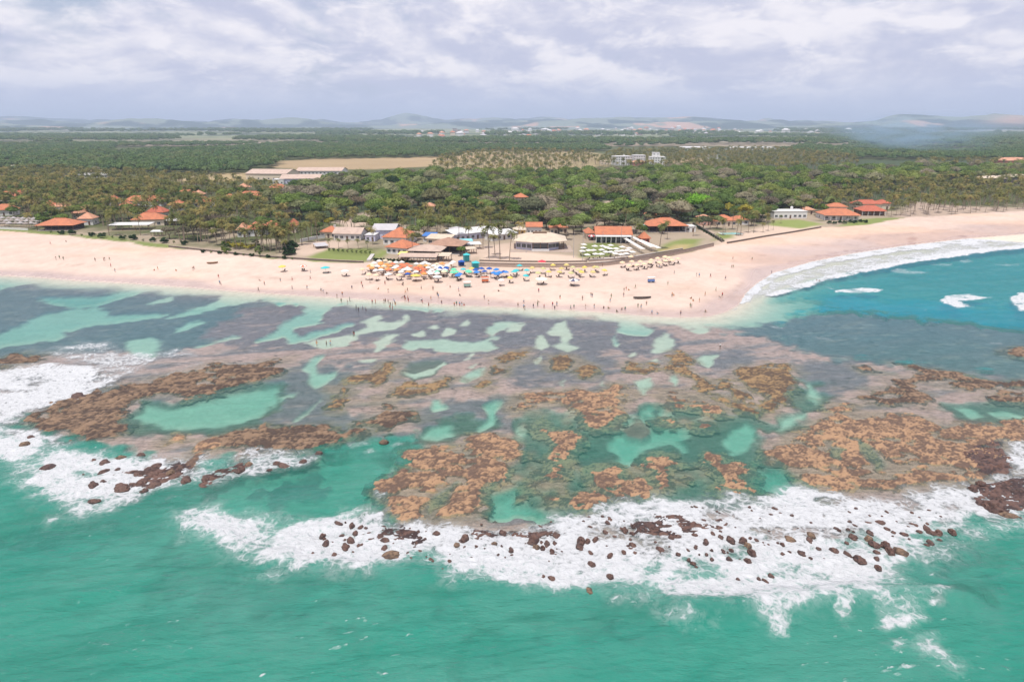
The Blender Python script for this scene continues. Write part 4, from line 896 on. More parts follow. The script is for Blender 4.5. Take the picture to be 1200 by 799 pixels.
for i, (u, v, w, h) in enumerate(ROCKS + small):
    x, y = unproj(u, v + h * 0.25)
    d = math.hypot(x, y, CAM_H)
    sx_ = w * d / 800 * 0.39; sz_ = max(h * d / 800 * 0.42, 0.2); sy_ = max(h * d / 800 * 0.62, sx_ * 0.6)
    o = link(bpy.data.objects.new("rock", ROCK_ME[_r.choice((0, 1, 2, 3, 0, 1, 2, 3, 4, 5, 6)) if w > 11 else _r.randrange(4)]))
    o.location = (float(x), float(y), -0.10 * sz_ + .06); o.scale = (sx_, min(sy_, sx_ * 1.3), min(sz_ * 0.95, sx_ * 1.0))
    o.rotation_euler = (_r.uniform(-.15, .15), _r.uniform(-.15, .15), _r.uniform(-.5, .5))
    size = "large" if w > 15 else ("medium" if w > 9 else ("small" if i < len(ROCKS) else "tiny"))
    tint = "reddish brown" if size in ("large", "medium") else "dark"
    if i < len(ROCKS):
        tag(o, f"{size} {tint} rock {surf_place(u, v)}", "rock", "rocks in the surf", ranked=True)
    else:
        tag(o, f"tiny dark rock tip {surf_place(u, v)}", "rock", "tiny rock tips in the foam", ranked=True)
# ------------------------------------------------------------------ hills, haze
def px_of_bearing(X, Y):
    return 600 + FOC * (X / np.maximum(Y, 1)) / CP     # rough column of a far point
hr = np.geomspace(19000, 6300, 110); hth = np.linspace(RAD(-53), RAD(53), 760)
Rg, Tg = np.meshgrid(hr, hth, indexing='ij')
Xh, Yh = (Rg * np.sin(Tg)).ravel(), (Rg * np.cos(Tg)).ravel(); Rh = Rg.ravel(); Uh = px_of_bearing(Xh, Yh)
b1 = fbm(Xh / 1500, Yh / 1100, 5, 101); b2 = fbm(Xh / 3800, Yh / 2600, 3, 111); b3 = fbm(Xh / 420, Yh / 420, 3, 121)
amp = sstep(Rh, 6300, 11500)
left = np.clip(1.0 - sstep(Uh, 60, 420) * 0.15, 0, 1)
right = sstep(Uh, 820, 1000)
hz = 8 + amp * (70 + 115 * b1 + 60 * b2 + 14 * b3) * (0.80 + 0.15 * right)
hz += 40 * sstep(b1, .0, .6) * amp
hz += sstep(Rh, 12500, 16500) * (60 + 90 * fbm(Xh / 2600, Yh / 5000, 3, 131))
def dome(u, R, wu, wr, h):
    return h * np.exp(-((Uh - u) / wu) ** 2 - ((Rh - R) / wr) ** 2)
hz += dome(485, 15500, 22, 2600, 120) + dome(730, 14000, 14, 2200, 60) + dome(1180, 11500, 40, 2200, 85) + dome(1050, 10500, 60, 1500, 40) + dome(4, 6900, 16, 900, 55) + dome(165, 7400, 40, 700, 32) + dome(655, 6300, 22, 500, 26)
hz = np.minimum(np.maximum(hz, -5), 330)
hz = hz * 1.02 - (1 - sstep(Rh, 6300, 7000)) * 40
h_me, used = grid_mesh("hills", Xh, Yh, hz, Rg.shape)
past = sstep(fbm(Xh / 480, Yh / 900, 4, 141) - 0.3 * b3, -.04, .10)
woodc = np.array((.035, .062, .052)); pastc = np.array((.165, .20, .155)); soil = np.array((.42, .27, .20))
hc = woodc * (1 - past[:, None]) + pastc * past[:, None]
so = sstep(fbm(Xh / 500, Yh / 900, 3, 151), .36, .50) * past
so = np.maximum(so, np.exp(-((Uh - 655) / 22) ** 2 - ((Rh - 6200) / 420) ** 2) * 1.2).clip(0, 1)
so = np.maximum(so, np.exp(-((Uh - 1185) / 28) ** 2 - ((Rh - 9600) / 700) ** 2) * 0.9)
hc = hc * (1 - so[:, None]) + soil * so[:, None]
set_col(h_me, "albedo", hc[used]); set_attr(h_me, "rough_bed", np.zeros(len(used))); set_attr(h_me, "wetness", np.zeros(len(used)))
h_me.materials.append(ground.data.materials[0])
hills = link(bpy.data.objects.new("hills", h_me), kind='structure')

# ------------------------------------------------------------------ mesh helper
class MB:
    def __init__(self):
        self.v = []; self.f = []; self.mi = []
    def add(self, vs, fs, mat=0):
        k = len(self.v); self.v += [tuple(map(float, p)) for p in vs]
        for f in fs: self.f.append([i + k for i in f]); self.mi.append(mat)
    def box(self, x0, x1, y0, y1, z0, z1, mat=0):
        self.add([(x0, y0, z0), (x1, y0, z0), (x1, y1, z0), (x0, y1, z0), (x0, y0, z1), (x1, y0, z1), (x1, y1, z1), (x0, y1, z1)],
                 [(0, 3, 2, 1), (4, 5, 6, 7), (0, 1, 5, 4), (1, 2, 6, 5), (2, 3, 7, 6), (3, 0, 4, 7)], mat)
    def tube(self, pts, rads, n=6, mat=0, cap=True):
        rings = []
        for i, p in enumerate(pts):
            p = Vector(p)
            d = (Vector(pts[min(i + 1, len(pts) - 1)]) - Vector(pts[max(i - 1, 0)])).normalized()
            s_ = d.orthogonal().normalized() if abs(d.z) < .95 else Vector((1, 0, 0))
            t_ = d.cross(s_).normalized(); s_ = t_.cross(d)
            rings.append([p + (s_ * math.cos(2 * math.pi * k / n) + t_ * math.sin(2 * math.pi * k / n)) * rads[i] for k in range(n)])
        vs = [q for r in rings for q in r]
        fs = []
        for i in range(len(pts) - 1):
            for k in range(n):
                fs.append((i * n + k, i * n + (k + 1) % n, (i + 1) * n + (k + 1) % n, (i + 1) * n + k))
        if cap:
            fs.append(tuple(reversed(range(n)))); fs.append(tuple(range((len(pts) - 1) * n, len(pts) * n)))
        self.add(vs, fs, mat)
    def mesh(self, name, mats, smooth=False):
        me = bpy.data.meshes.new(name); me.from_pydata(self.v, [], self.f)
        for m_ in (mats if isinstance(mats, (list, tuple)) else [mats]): me.materials.append(m_)
        if any(self.mi): me.polygons.foreach_set('material_index', np.array(self.mi, np.int32))
        if smooth: me.polygons.foreach_set('use_smooth', np.ones(len(self.f), bool))
        return me
    def build(self, name, mats, parent=None, smooth=False):
        return link(bpy.data.objects.new(name, self.mesh(name, mats, smooth)), parent)

def empty(name, loc, rz=0.0):
    o = bpy.data.objects.new(name, None); o.empty_display_size = .3
    COL.objects.link(o); o.location = loc; o.rotation_euler = (0, 0, rz); return o

def plain_mat(name, c, rough=.75, noise=.3, scale=1.2, spec=.3):
    m, N = new_mat(name)
    geo = N.n('ShaderNodeTexCoord').outputs['Object']
    n1 = N.noise(geo, scale, 5, .6)
    f = N.math('ADD', 1 - noise / 2, N.math('MULTIPLY', n1, noise))
    s_ = N.n('ShaderNodeVectorMath', operation='SCALE'); s_.inputs[0].default_value = c; N.set(s_.inputs[3], f)
    b = N.n('ShaderNodeBsdfPrincipled'); N.set(b.inputs['Base Color'], s_.outputs[0]); b.inputs['Roughness'].default_value = rough
    b.inputs['Specular IOR Level'].default_value = spec
    o = N.n('ShaderNodeOutputMaterial'); N.set(o.inputs[0], b.outputs[0])
    return m

def tile_mat(name, c, c2):
    m, N = new_mat(name)
    tcn = N.n('ShaderNodeTexCoord').outputs['Object']
    w = N.n('ShaderNodeTexWave', wave_type='BANDS', bands_direction='X'); N.set(w.inputs[0], tcn); w.inputs['Scale'].default_value = 1.3; w.inputs['Distortion'].default_value = .3
    n1 = N.noise(tcn, .35, 5, .65); n2 = N.noise(tcn, 2.6, 3, .6)
    k = N.sstep(N.math('ADD', n1, N.math('MULTIPLY', N.math('SUBTRACT', n2, .5), .7)), .35, .7)
    col = N.mix(k, c, c2)
    col = N.mix(N.math('MULTIPLY', w.outputs[1], .22), col, (c[0] * .4, c[1] * .4, c[2] * .4))
    b = N.n('ShaderNodeBsdfPrincipled'); N.set(b.inputs['Base Color'], col); b.inputs['Roughness'].default_value = .85
    N.set(b.inputs['Normal'], N.bump(w.outputs[1], .5, .08))
    o = N.n('ShaderNodeOutputMaterial'); N.set(o.inputs[0], b.outputs[0])
    return m

M_ORANGE = tile_mat("orange_tiles", (.52, .182, .088), (.39, .140, .078))
M_RED = tile_mat("red_tiles", (.46, .125, .072), (.36, .10, .06))
M_FADED = tile_mat("faded_tiles", (.58, .30, .19), (.47, .22, .14))
M_PINKR = tile_mat("pale_pink_roof", (.52, .395, .325), (.42, .31, .26))
M_CREAMR = tile_mat("cream_roof", (.60, .50, .39), (.50, .41, .33))
M_BROWNR = tile_mat("brown_roof", (.40, .235, .165), (.31, .18, .13))
M_GREYR = plain_mat("grey_roof", (.42, .40, .42), .7, .35, .4)
M_WHITER = plain_mat("white_roof", (.58, .57, .565), .6, .18, .4)
M_WHITE = plain_mat("white_wall", (.64, .63, .62), .8, .14, .6)
M_CREAM = plain_mat("cream_wall", (.66, .56, .44), .8, .18, .6)
M_LAV = plain_mat("lavender_wall", (.55, .55, .68), .8, .15, .6)
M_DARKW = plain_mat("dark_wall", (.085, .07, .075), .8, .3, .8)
M_WOOD = plain_mat("brown_wood", (.16, .095, .06), .8, .4, 2.0)
M_STONE = plain_mat("wall_stone", (.36, .28, .235), .9, .5, .8)
M_STONED = plain_mat("dark_stone", (.15, .12, .105), .9, .5, .8)
M_CONC = plain_mat("concrete", (.46, .43, .42), .85, .3, .5)
M_METAL = plain_mat("pole_metal", (.30, .30, .32), .45, .15, 2.0)
M_GLASS = plain_mat("window_glass", (.045, .06, .08), .12, .2, .3, .8)
M_FRAME = plain_mat("window_frame", (.58, .55, .52), .6, .1, 2.0)
M_DOOR = plain_mat("door_wood", (.13, .08, .06), .6, .3, 2.0)
M_BLUE = plain_mat("blue_paint", (.06, .17, .45), .5, .15, 1.0)

_gx, _gy = None, None
def ground_z(x, y):
    a = np.array([float(x)]), np.array([float(y)])
    s_ = sd_poly(a[0], a[1], LAND_POLY)
    if s_[0] > 0: return float(land_from_sd(a[0], a[1], s_)[0])
    return -float(wet_fields(a[0], a[1])[0][0])
def at(u, v):
    """ground point seen at (u, v)"""
    z = 2.5
    for _ in range(5):
        x, y = unproj(u, v, z); z2 = ground_z(x, y)
        z = max(z2, 0.0) if z2 < 0 else z2
    x, y = unproj(u, v, max(z, 0.0))
    return Vector((float(x), float(y), ground_z(x, y)))
def mpp(p): return math.sqrt(p.x ** 2 + p.y ** 2 + (CAM_H - p.z) ** 2) / FOC * (1 / max(0.75, math.cos(math.atan2(abs(p.x), p.y)))) ** 0   # metres per survey pixel

FOOT = []   # (centre, half width, half depth, rotation): where no tree may stand
WIN_ME = {}
def window_mesh(w, h):
    key = (round(w, 1), round(h, 1))
    if key not in WIN_ME:
        a = MB(); fr = .09
        a.box(-w / 2 - fr, w / 2 + fr, -.05, .04, h, h + fr); a.box(-w / 2 - fr - .05, w / 2 + fr + .05, -.12, .04, -fr, 0)
        a.box(-w / 2 - fr, -w / 2, -.05, .04, 0, h); a.box(w / 2, w / 2 + fr, -.05, .04, 0, h); a.box(-.03, .03, -.035, .04, 0, h)
        b = MB(); b.box(-w / 2, w / 2, -.015, .035, 0, h)
        WIN_ME[key] = (a.mesh("window", M_FRAME), b.mesh("pane", M_GLASS))
    return WIN_ME[key]
def add_window(root, x, y, z, w, h, rz=0.0, name="window"):
    a, b = window_mesh(w, h)
    o = link(bpy.data.objects.new(name, a), root); o.location = (x, y, z); o.rotation_euler = (0, 0, rz)
    link(bpy.data.objects.new("pane", b), o)
    return o

def hip_roof(mb, w, d, z, rh, ov=.7, th=.16, ridge=None):
    x, y = w / 2 + ov, d / 2 + ov
    rl = max((x - y), .02) if x > y else .02
    rw = max((y - x), .02) if y > x else .02
    if ridge: rl = ridge * x
    b = [(-x, -y, z), (x, -y, z), (x, y, z), (-x, y, z)]
    t = [(px, py, z + th) for px, py, _ in b]
    top = [(-rl, -rw, z + th + rh), (rl, -rw, z + th + rh), (rl, rw, z + th + rh), (-rl, rw, z + th + rh)]
    mb.add(b + t + top, [(3, 2, 1, 0), (0, 1, 5, 4), (1, 2, 6, 5), (2, 3, 7, 6), (3, 0, 4, 7), (4, 5, 9, 8), (5, 6, 10, 9), (6, 7, 11, 10), (7, 4, 8, 11), (8, 9, 10, 11)])
def gable_roof(mb, w, d, z, rh, ov=.6, th=.16):
    x, y = w / 2 + ov, d / 2 + ov
    pr = [(-y, z), (0, z + rh), (y, z), (y, z + th), (0, z + rh + th * 1.2), (-y, z + th)]
    n = len(pr)
    vs = [(-x, a, c) for a, c in pr] + [(x, a, c) for a, c in pr]
    fs = [(i, (i + 1) % n, n + (i + 1) % n, n + i) for i in range(n)]
    fs = [tuple(reversed(f)) for f in fs]
    fs += [(0, 1, 4, 5), (1, 2, 3, 4), (n + 5, n + 4, n + 1, n), (n + 4, n + 3, n + 2, n + 1)]
    mb.add(vs, fs)

def house(name, label, u, v, wpx, depth, h, roof='hip', rh=2.2, rz=0.0, roofm=None, wallm=None, cat='house', wins=3, posts=0, door=True, chimney=False, group=None, open_=False, ov=.7, floors=1, ranked=False, tank=False):
    p = at(u, v); k = mpp(p); w = wpx * k
    rz = RAD(rz)
    c = Vector((p.x, p.y, p.z)) + Vector((-math.sin(rz), math.cos(rz), 0)) * depth / 2
    root = empty(name, (c.x, c.y, c.z - .05), rz)
    tag(root, label, cat, group, ranked)
    FOOT.append((c.x, c.y, w / 2 + 1.5, depth / 2 + 1.5, rz, 34 if name == 'village_house' else 20))
    roofm = roofm or M_ORANGE; wallm = wallm or M_WHITE
    fr = -depth / 2
    if open_:      # posts and a back room; its dark wall colour stands for the roof's shade
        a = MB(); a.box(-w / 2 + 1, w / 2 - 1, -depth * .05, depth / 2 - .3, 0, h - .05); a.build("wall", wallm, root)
        n = max(3, int(w / 4) + 1)
        pm = MB(); pm.box(-.11, .11, -.11, .11, 0, h); pme = pm.mesh("post", M_WOOD)
        for i in range(n):
            o = link(bpy.data.objects.new("post", pme), root); o.location = (-w / 2 + .2 + (w - .4) * i / (n - 1), fr + .2, 0)
        a = MB(); a.box(-w / 2, w / 2, fr, -depth * .05 - .01, 0, .22); a.build("floor_slab", M_CONC, root)
    else:
        a = MB(); a.box(-w / 2, w / 2, fr, depth / 2, 0, h)
        if roof == 'gable':
            for sgn in (-1, 1):
                x = sgn * (w / 2 - .01)
                a.add([(x, fr, h), (x, depth / 2, h), (x, 0, h + rh - .05)], [(0, 1, 2) if sgn > 0 else (2, 1, 0)])
        a.build("wall", wallm, root)
        fh = h / floors
        for fl in range(floors):
            n = wins
            for i in range(n):
                x = -w / 2 + w * (i + .5) / n
                if door and fl == 0 and i == n // 2:
                    dm = MB(); dm.box(-.55, .55, -.05, .03, 0, min(2.15, fh - .4)); o = dm.build("door", M_DOOR, root); o.location = (x, fr, .05)
                    hb = MB(); hb.box(.32, .40, -.12, -.05, 1.0, 1.1); hb.build("handle", M_METAL, o)
                    continue
                ww = min(1.7, w / n * .55)
                add_window(root, x, fr, fl * fh + .95, ww, min(1.3, fh - 1.5) if fh > 2.2 else .8)
            for sgn in (-1, 1):
                if wins: add_window(root, sgn * w / 2, 0, fl * fh + .95, 1.3, min(1.2, fh - 1.5) if fh > 2.2 else .8, sgn * math.pi / 2)
    r = MB()
    if roof == 'hip': hip_roof(r, w, depth, h + .01, rh, ov)
    elif roof == 'gable': gable_roof(r, w, depth, h + .01, rh, ov)
    elif roof == 'shed':
        x, y = w / 2 + ov, depth / 2 + ov
        r.add([(-x, -y, h), (x, -y, h), (x, y, h + rh), (-x, y, h + rh), (-x, -y, h + .18), (x, -y, h + .18), (x, y, h + rh + .18), (-x, y, h + rh + .18)],
              [(0, 3, 2, 1), (4, 5, 6, 7), (0, 1, 5, 4), (1, 2, 6, 5), (2, 3, 7, 6), (3, 0, 4, 7)])
    elif roof == 'flat':
        r.box(-w / 2 - .25, w / 2 + .25, fr - .25, depth / 2 + .25, h + .003, h + .3)
    ro = r.build("roof", roofm, root)
    if roof == 'hip' and w > 7:
        x, y = w / 2 + ov, depth / 2 + ov
        rl = max(x - y, .02)
        if rl > .5:
            q = MB(); q.box(-rl - .1, rl + .1, -.16, .16, h + rh + .10, h + rh + .30); q.build("ridge_cap", roofm, ro)
    if chimney:
        q = MB(); q.box(-.45, .45, -.45, .45, 0, 1.9); q.box(-.55, .55, -.55, .55, 1.9, 2.05); o = q.build("chimney", M_WHITE, ro); o.location = (w * .22, 0, h + rh * .45)
    if tank:
        q = MB(); q.tube([(0, 0, 0), (0, 0, 1.8)], [.9, .9], 10); q.tube([(0, 0, 1.8), (0, 0, 2.1)], [.9, .15], 10); o = q.build("water_tank", M_WHITE, root); o.location = (w * .2, depth * .25, h + .3)
    if posts:
        pm = MB(); pm.box(-.12, .12, -.12, .12, 0, h - .25); pme = pm.mesh("column", M_WHITE)
        for i in range(posts):
            o = link(bpy.data.objects.new("column", pme), root); o.location = (-w / 2 + .2 + (w - .4) * i / (posts - 1), fr - 2.2, 0)
        q = MB(); q.add([(-w / 2 - .4, fr - 2.7, h - .25), (w / 2 + .4, fr - 2.7, h - .25), (w / 2 + .4, fr - .02, h + .15), (-w / 2 - .4, fr - .02, h + .15),
                         (-w / 2 - .4, fr - 2.7, h - .1), (w / 2 + .4, fr - 2.7, h - .1), (w / 2 + .4, fr - .02, h + .3), (-w / 2 - .4, fr - .02, h + .3)],
                        [(0, 3, 2, 1), (4, 5, 6, 7), (0, 1, 5, 4), (1, 2, 6, 5), (2, 3, 7, 6), (3, 0, 4, 7)])
        q.build("veranda_roof", roofm, root)
    return root, w

VG = "orange roofed houses among the palms on the left"
H = house
# --- the village among the palms (left)
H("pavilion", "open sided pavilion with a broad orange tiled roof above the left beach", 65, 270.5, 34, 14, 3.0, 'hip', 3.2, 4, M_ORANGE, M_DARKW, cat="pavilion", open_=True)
VH = [(8, 236, 22, 'long orange roof at the left edge behind palms', M_ORANGE), (21, 233.5, 8, 'small orange roof beside the long left edge roof', M_RED), (5, 253, 16, 'orange roof above the grey thatched parasols at the left edge', M_ORANGE), (56, 249, 13, 'orange roof with yellow bush behind the pavilion', M_ORANGE), (70, 249, 9, 'little pinkish orange roof right behind the pavilion', M_FADED),
      (101, 264, 12, 'low faded brown roof right of the pavilion', M_FADED), (90, 257, 7, 'narrow faded roof half hidden by trees right of the pavilion', M_FADED), (116, 236, 9, 'pale orange roof standing alone above the village palms', M_FADED), (130, 241, 7, 'tiny orange roof left of the long village roof', M_ORANGE),
      (146, 249, 12, 'orange roof just below the long village roof', M_ORANGE), (167, 242, 34, 'longest pinkish orange roof in the middle of the village', M_ORANGE), (182, 256, 17, 'orange roof in the upper of two stacked houses', M_RED), (174, 265, 28, 'orange roof in the lower of two stacked houses near the white canopy', M_ORANGE),
      (206, 247, 13, 'pink orange roof right of the long village roof', M_ORANGE), (217, 233.5, 17, 'orange roof at the top of the village', M_ORANGE), (232, 234, 9, 'small orange roof next to the topmost village roof', M_FADED), (236, 243, 15, 'orange roof with a dark gap in front, right part of the village', M_ORANGE),
      (256, 240, 9, 'orange roof, left of a touching pair', M_RED), (268, 239.5, 13, 'orange roof, right of a touching pair', M_ORANGE), (292, 236, 26, 'wide bright orange roof below the pale resort halls', M_ORANGE), (325, 226, 17, 'orange roof nearest the pale resort halls', M_ORANGE), (284, 225, 10, 'faded orange roof left below the resort halls', M_FADED),
      (300, 277, 20, 'orange house with yellowish walls behind the left lawn', M_ORANGE), (316, 275, 15, 'orange roof touching the yellowish house behind the lawn', M_ORANGE), (342, 273, 8, 'small orange roof in the shade of tall palms', M_ORANGE), (284, 278, 9, 'small yellow house beside the flowering bush', M_FADED)]
for i, (u, v, w, lab, rm) in enumerate(VH):
    H("village_house", "house with a " + lab if not lab.startswith('orange house') and not lab.startswith('small yellow') else lab, u, v, w * 1.08, 8 if w < 20 else 11, 3.8, 'hip', 3.4, [6, -8, 12, -4, 0][i % 5], rm, M_WHITE if i % 3 else M_CREAM, wins=3 if w > 12 else 2, group=VG)
def canopy(label, u, v, wpx, depth, h, roofm, rz=0, name="canopy", cat="canopy", slope=.4, n=4, postm=None, group=None):
    p = at(u, v); k = mpp(p); w = wpx * k; rz = RAD(rz)
    c = p + Vector((-math.sin(rz), math.cos(rz), 0)) * depth / 2
    root = empty(name, (c.x, c.y, p.z), rz); tag(root, label, cat, group)
    FOOT.append((c.x, c.y, w / 2 + 1, depth / 2 + 1, rz, 24))
    r = MB(); x, y = w / 2, depth / 2
    r.add([(-x, -y, h), (x, -y, h), (x, y, h + slope), (-x, y, h + slope), (-x, -y, h + .15), (x, -y, h + .15), (x, y, h + slope + .15), (-x, y, h + slope + .15)],
          [(0, 3, 2, 1), (4, 5, 6, 7), (0, 1, 5, 4), (1, 2, 6, 5), (2, 3, 7, 6), (3, 0, 4, 7)])
    r.build("roof", roofm, root)
    pm = MB(); pm.box(-.1, .1, -.1, .1, 0, h); pme = pm.mesh("post", postm or M_WOOD)
    for i in range(n):
        for yy in (-y + .3, y - .3):
            o = link(bpy.data.objects.new("post", pme), root); o.location = (-x + .3 + (2 * x - .6) * i / (n - 1), yy, 0)
    return root
canopy("longer white flat canopy beside the lower stacked orange house", 151, 270, 40, 9, 2.9, M_WHITER, 4)
canopy("shorter white flat canopy right of the stacked orange houses", 201, 264.5, 20, 7, 2.8, M_WHITER, -6)
canopy("small pale canopy on the lawn left of the flowering bush", 184, 277, 13, 4, 2.4, M_WHITER, 3)
# --- resort halls behind
H("resort_hall", "long resort hall with pale pink roof, left one with grey gable", 312, 211, 46, 34, 6.5, 'gable', 4.0, -8, M_PINKR, M_CREAM, cat="hall", wins=8, door=False)
H("resort_hall", "low pink roofed resort hall in the middle of the group", 352, 215.5, 42, 26, 5.0, 'gable', 3.5, 6, M_PINKR, M_LAV, cat="hall", wins=8, door=False)
H("resort_hall", "long resort hall with colonnade and white right end wall", 374, 208.5, 50, 30, 7.5, 'gable', 3.2, 0, M_PINKR, M_WHITE, cat="hall", wins=12, door=False, floors=2)
H("resort_block", "white flat block in front of the left resort hall", 326, 216, 12, 12, 4.5, 'flat', 0, 0, M_WHITER, M_WHITE, cat="building", wins=3)
for i, u in enumerate((94, 103, 113, 122)):
    H("white_shed", "white roofed shed beyond the palms, " + ["leftmost of four", "second of four from the left", "third of four from the left", "rightmost of four"][i], u, 208.5, 7, 12, 3.2, 'shed', 1.2, 5, M_WHITER, M_WHITE, cat="shed", wins=2, door=False, group="white sheds beyond the left palms")
# --- middle: houses behind the lawn
H("beach_house", "white bungalow with pale gabled roof behind the square lawn", 407, 281.5, 31, 11, 3.3, 'gable', 2.6, -6, M_PINKR, M_WHITE, wins=5)
H("beach_house", "orange roofed house just left of the white bungalow", 385, 279, 19, 9, 3.2, 'hip', 2.6, -10, M_ORANGE, M_CREAM, wins=3, chimney=True)
H("beach_house", "lavender walled house with grey gabled roof", 450, 280, 25, 13, 4.6, 'gable', 2.4, -4, M_GREYR, M_LAV, wins=3)
H("annexe", "small flat lavender annexe between bungalow and orange house", 434, 283, 11, 8, 3.2, 'flat', 0, -4, M_WHITER, M_LAV, wins=2)
H("beach_house", "large white house under a steep orange hipped roof", 463, 287, 29, 14, 3.7, 'hip', 4.2, -14, M_ORANGE, M_WHITE, wins=4, chimney=True)
H("beach_house", "orange roofed house with dark porch gable nearest the beach", 465, 298, 27, 11, 3.1, 'hip', 3.1, -22, M_ORANGE, M_WHITE, wins=4)
canopy("grey slanted ramp canopy on the left end of the lawn", 378, 291.5, 14, 7, 1.2, M_GREYR, 28, slope=.6, n=2)
# --- restaurants on the sand
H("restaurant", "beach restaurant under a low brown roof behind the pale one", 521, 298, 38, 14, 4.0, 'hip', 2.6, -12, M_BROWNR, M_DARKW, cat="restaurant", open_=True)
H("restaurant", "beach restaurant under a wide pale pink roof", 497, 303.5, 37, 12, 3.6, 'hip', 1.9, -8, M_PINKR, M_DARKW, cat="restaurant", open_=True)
canopy("long low awning facing the orange umbrellas", 489, 308.5, 45, 6, 2.6, M_PINKR, -5, "awning", "awning", .7, 7)
canopy("pale awning right of the long low awning", 517, 307, 19, 6, 2.5, M_CREAMR, -8, "awning", "awning", .6, 4)
canopy("yellow awning at the left end of the restaurants", 472, 304.5, 12, 5, 2.3, plain_mat("yellow_cloth", (.72, .58, .17), .8), -6, "awning", "awning", .5, 3)
H("restaurant", "pale roofed kitchen building behind the brown restaurant roof", 513, 287, 27, 8, 3.0, 'shed', 1.1, -14, M_CREAMR, M_CREAM, cat="building", wins=3)
H("kiosk", "kiosk with a blue roof behind the restaurants", 502, 283.5, 12, 6, 3.0, 'shed', .9, -10, M_BLUE, M_WHITE, cat="kiosk", wins=2)
H("market_hall", "long narrow market hall with pale roof rising to the right", 560, 280, 62, 8, 3.4, 'shed', 1.5, 38, M_WHITER, M_LAV, cat="hall", wins=9)
H("market_hall", "shorter pale market hall parallel to the long one", 591, 281, 34, 7, 3.0, 'shed', 1.2, 36, M_WHITER, M_WHITE, cat="hall", wins=5)
H("hut", "grey teal hut left of the long market hall", 536, 276.5, 15, 7, 3.2, 'hip', 1.3, 10, M_GREYR, plain_mat("teal_wall", (.16, .27, .27)), cat="hut", wins=2)
canopy("turquoise canopy left of the leaning palms", 547, 289, 15, 5, 2.5, plain_mat("turquoise_cloth", (.22, .50, .55)), 10, slope=.5, n=3)
canopy("white canopy below the turquoise one", 556, 292.5, 17, 5, 2.4, M_WHITER, 12, slope=.5, n=3)
canopy("beige canopy by the sandy path to the beach", 553, 298, 13, 5, 2.3, M_CREAMR, 20, slope=.4, n=3)

# the white restaurant with its broad cream roof
def white_restaurant():
    p = at(633, 293.5); k = mpp(p); w = 56 * k; d = 17.0
    c = p + Vector((0, d / 2, 0)); root = empty("plaza_restaurant", (c.x, c.y, p.z))
    tag(root, "large white plaza restaurant with broad cream roof and roof vent", "restaurant")
    FOOT.append((c.x, c.y, w / 2 + 4, d / 2 + 3, 0, 30))
    h = 3.9; x, y = w / 2, d / 2
    a = MB(); a.add([(-x, -y + 4, 0), (-x * .35, -y, 0), (x * .35, -y, 0), (x * .78, -y + 4, 0), (x * .78, y, 0), (-x, y, 0)] + [(-x, -y + 4, h), (-x * .35, -y, h), (x * .35, -y, h), (x * .78, -y + 4, h), (x * .78, y, h), (-x, y, h)],
                    [(i, (i + 1) % 6, 6 + (i + 1) % 6, 6 + i) for i in range(6)] + [(11, 10, 9, 8, 7, 6)])
    a.build("wall", M_LAV, root)
    r = MB(); o = 1.6
    e = [(-x - o, -y + 3.2), (-x * .38, -y - o), (x * .38, -y - o * 1.2), (x + o, -y + 3.0), (x + o, y + o), (-x - o, y + o)]
    t_ = [(-x * .55, 0), (-x * .2, -1.0), (x * .2, -1.0), (x * .55, 0), (x * .5, 1.2), (-x * .5, 1.2)]
    n = 6
    r.add([(a_, b_, h + .02) for a_, b_ in e] + [(a_, b_, h + .28) for a_, b_ in e] + [(a_, b_, h + 3.3) for a_, b_ in t_],
          [tuple(reversed(range(6)))] + [(i, (i + 1) % n, n + (i + 1) % n, n + i) for i in range(n)] + [(n + i, n + (i + 1) % n, 2 * n + (i + 1) % n, 2 * n + i) for i in range(n)] + [tuple(range(2 * n, 3 * n))])
    ro = r.build("roof", M_CREAMR, root)
    q = MB(); q.box(-3.4, 3.4, -1.3, 1.3, h + 3.0, h + 3.75); q.build("roof_vent", M_WOOD, ro)
    # glazing of the dark front, white parapet band
    g = MB(); g.box(-x * .33, x * .33, -y - .06, -y + .02, .9, 3.3); g.build("front_glazing", M_GLASS, root)
    b = MB(); b.box(-x * .36, x * .36, -y - 2.2, -y - 1.9, 0, 1.0); b.build("terrace_wall", M_WHITE, root)
    for s_ in (-1, 1):
        for i in range(3):
            t = (i + .5) / 3
            x0, y0, x1, y1 = (-x, -y + 4, -x * .35, -y) if s_ < 0 else (x * .35, -y, x * .78, -y + 4)
            add_window(root, x0 + (x1 - x0) * t, y0 + (y1 - y0) * t - .03, 1.1, 2.2, 1.7, math.atan2(y1 - y0, x1 - x0))
    pm = MB(); pm.box(-.13, .13, -.13, .13, 0, h); pme = pm.mesh("post", M_WOOD)
    for px_, py_ in [(x * .8, -y + 3.4), (x, -y + 3.4), (x, 0), (x, y), (x * .8, y + .5), (-x * .3, -y - 1.2), (0, -y - 1.3), (x * .3, -y - 1.3)]:
        o_ = link(bpy.data.objects.new("post", pme), root); o_.location = (px_, py_, 0)
    s_ = MB(); s_.box(-x - 3, x + 4, -y - 4.5, y + 2, -.6, .02); s_.build("terrace", M_STONE, root)
white_restaurant()
H("chapel_house", "small white house with orange roof and two arched doors", 626, 275, 17, 8, 4.2, 'gable', 2.0, 0, M_ORANGE, M_WHITE, wins=4)
H("small_house", "tiny orange roofed house right of the white chapel like house", 649, 274.5, 9, 6, 3.6, 'hip', 1.7, 0, M_ORANGE, M_CREAM, wins=2)
H("small_house", "little orange roof under trees, right of the tiny house", 660, 273.5, 9, 6, 3.2, 'hip', 1.7, 8, M_ORANGE, M_CREAM, wins=2)
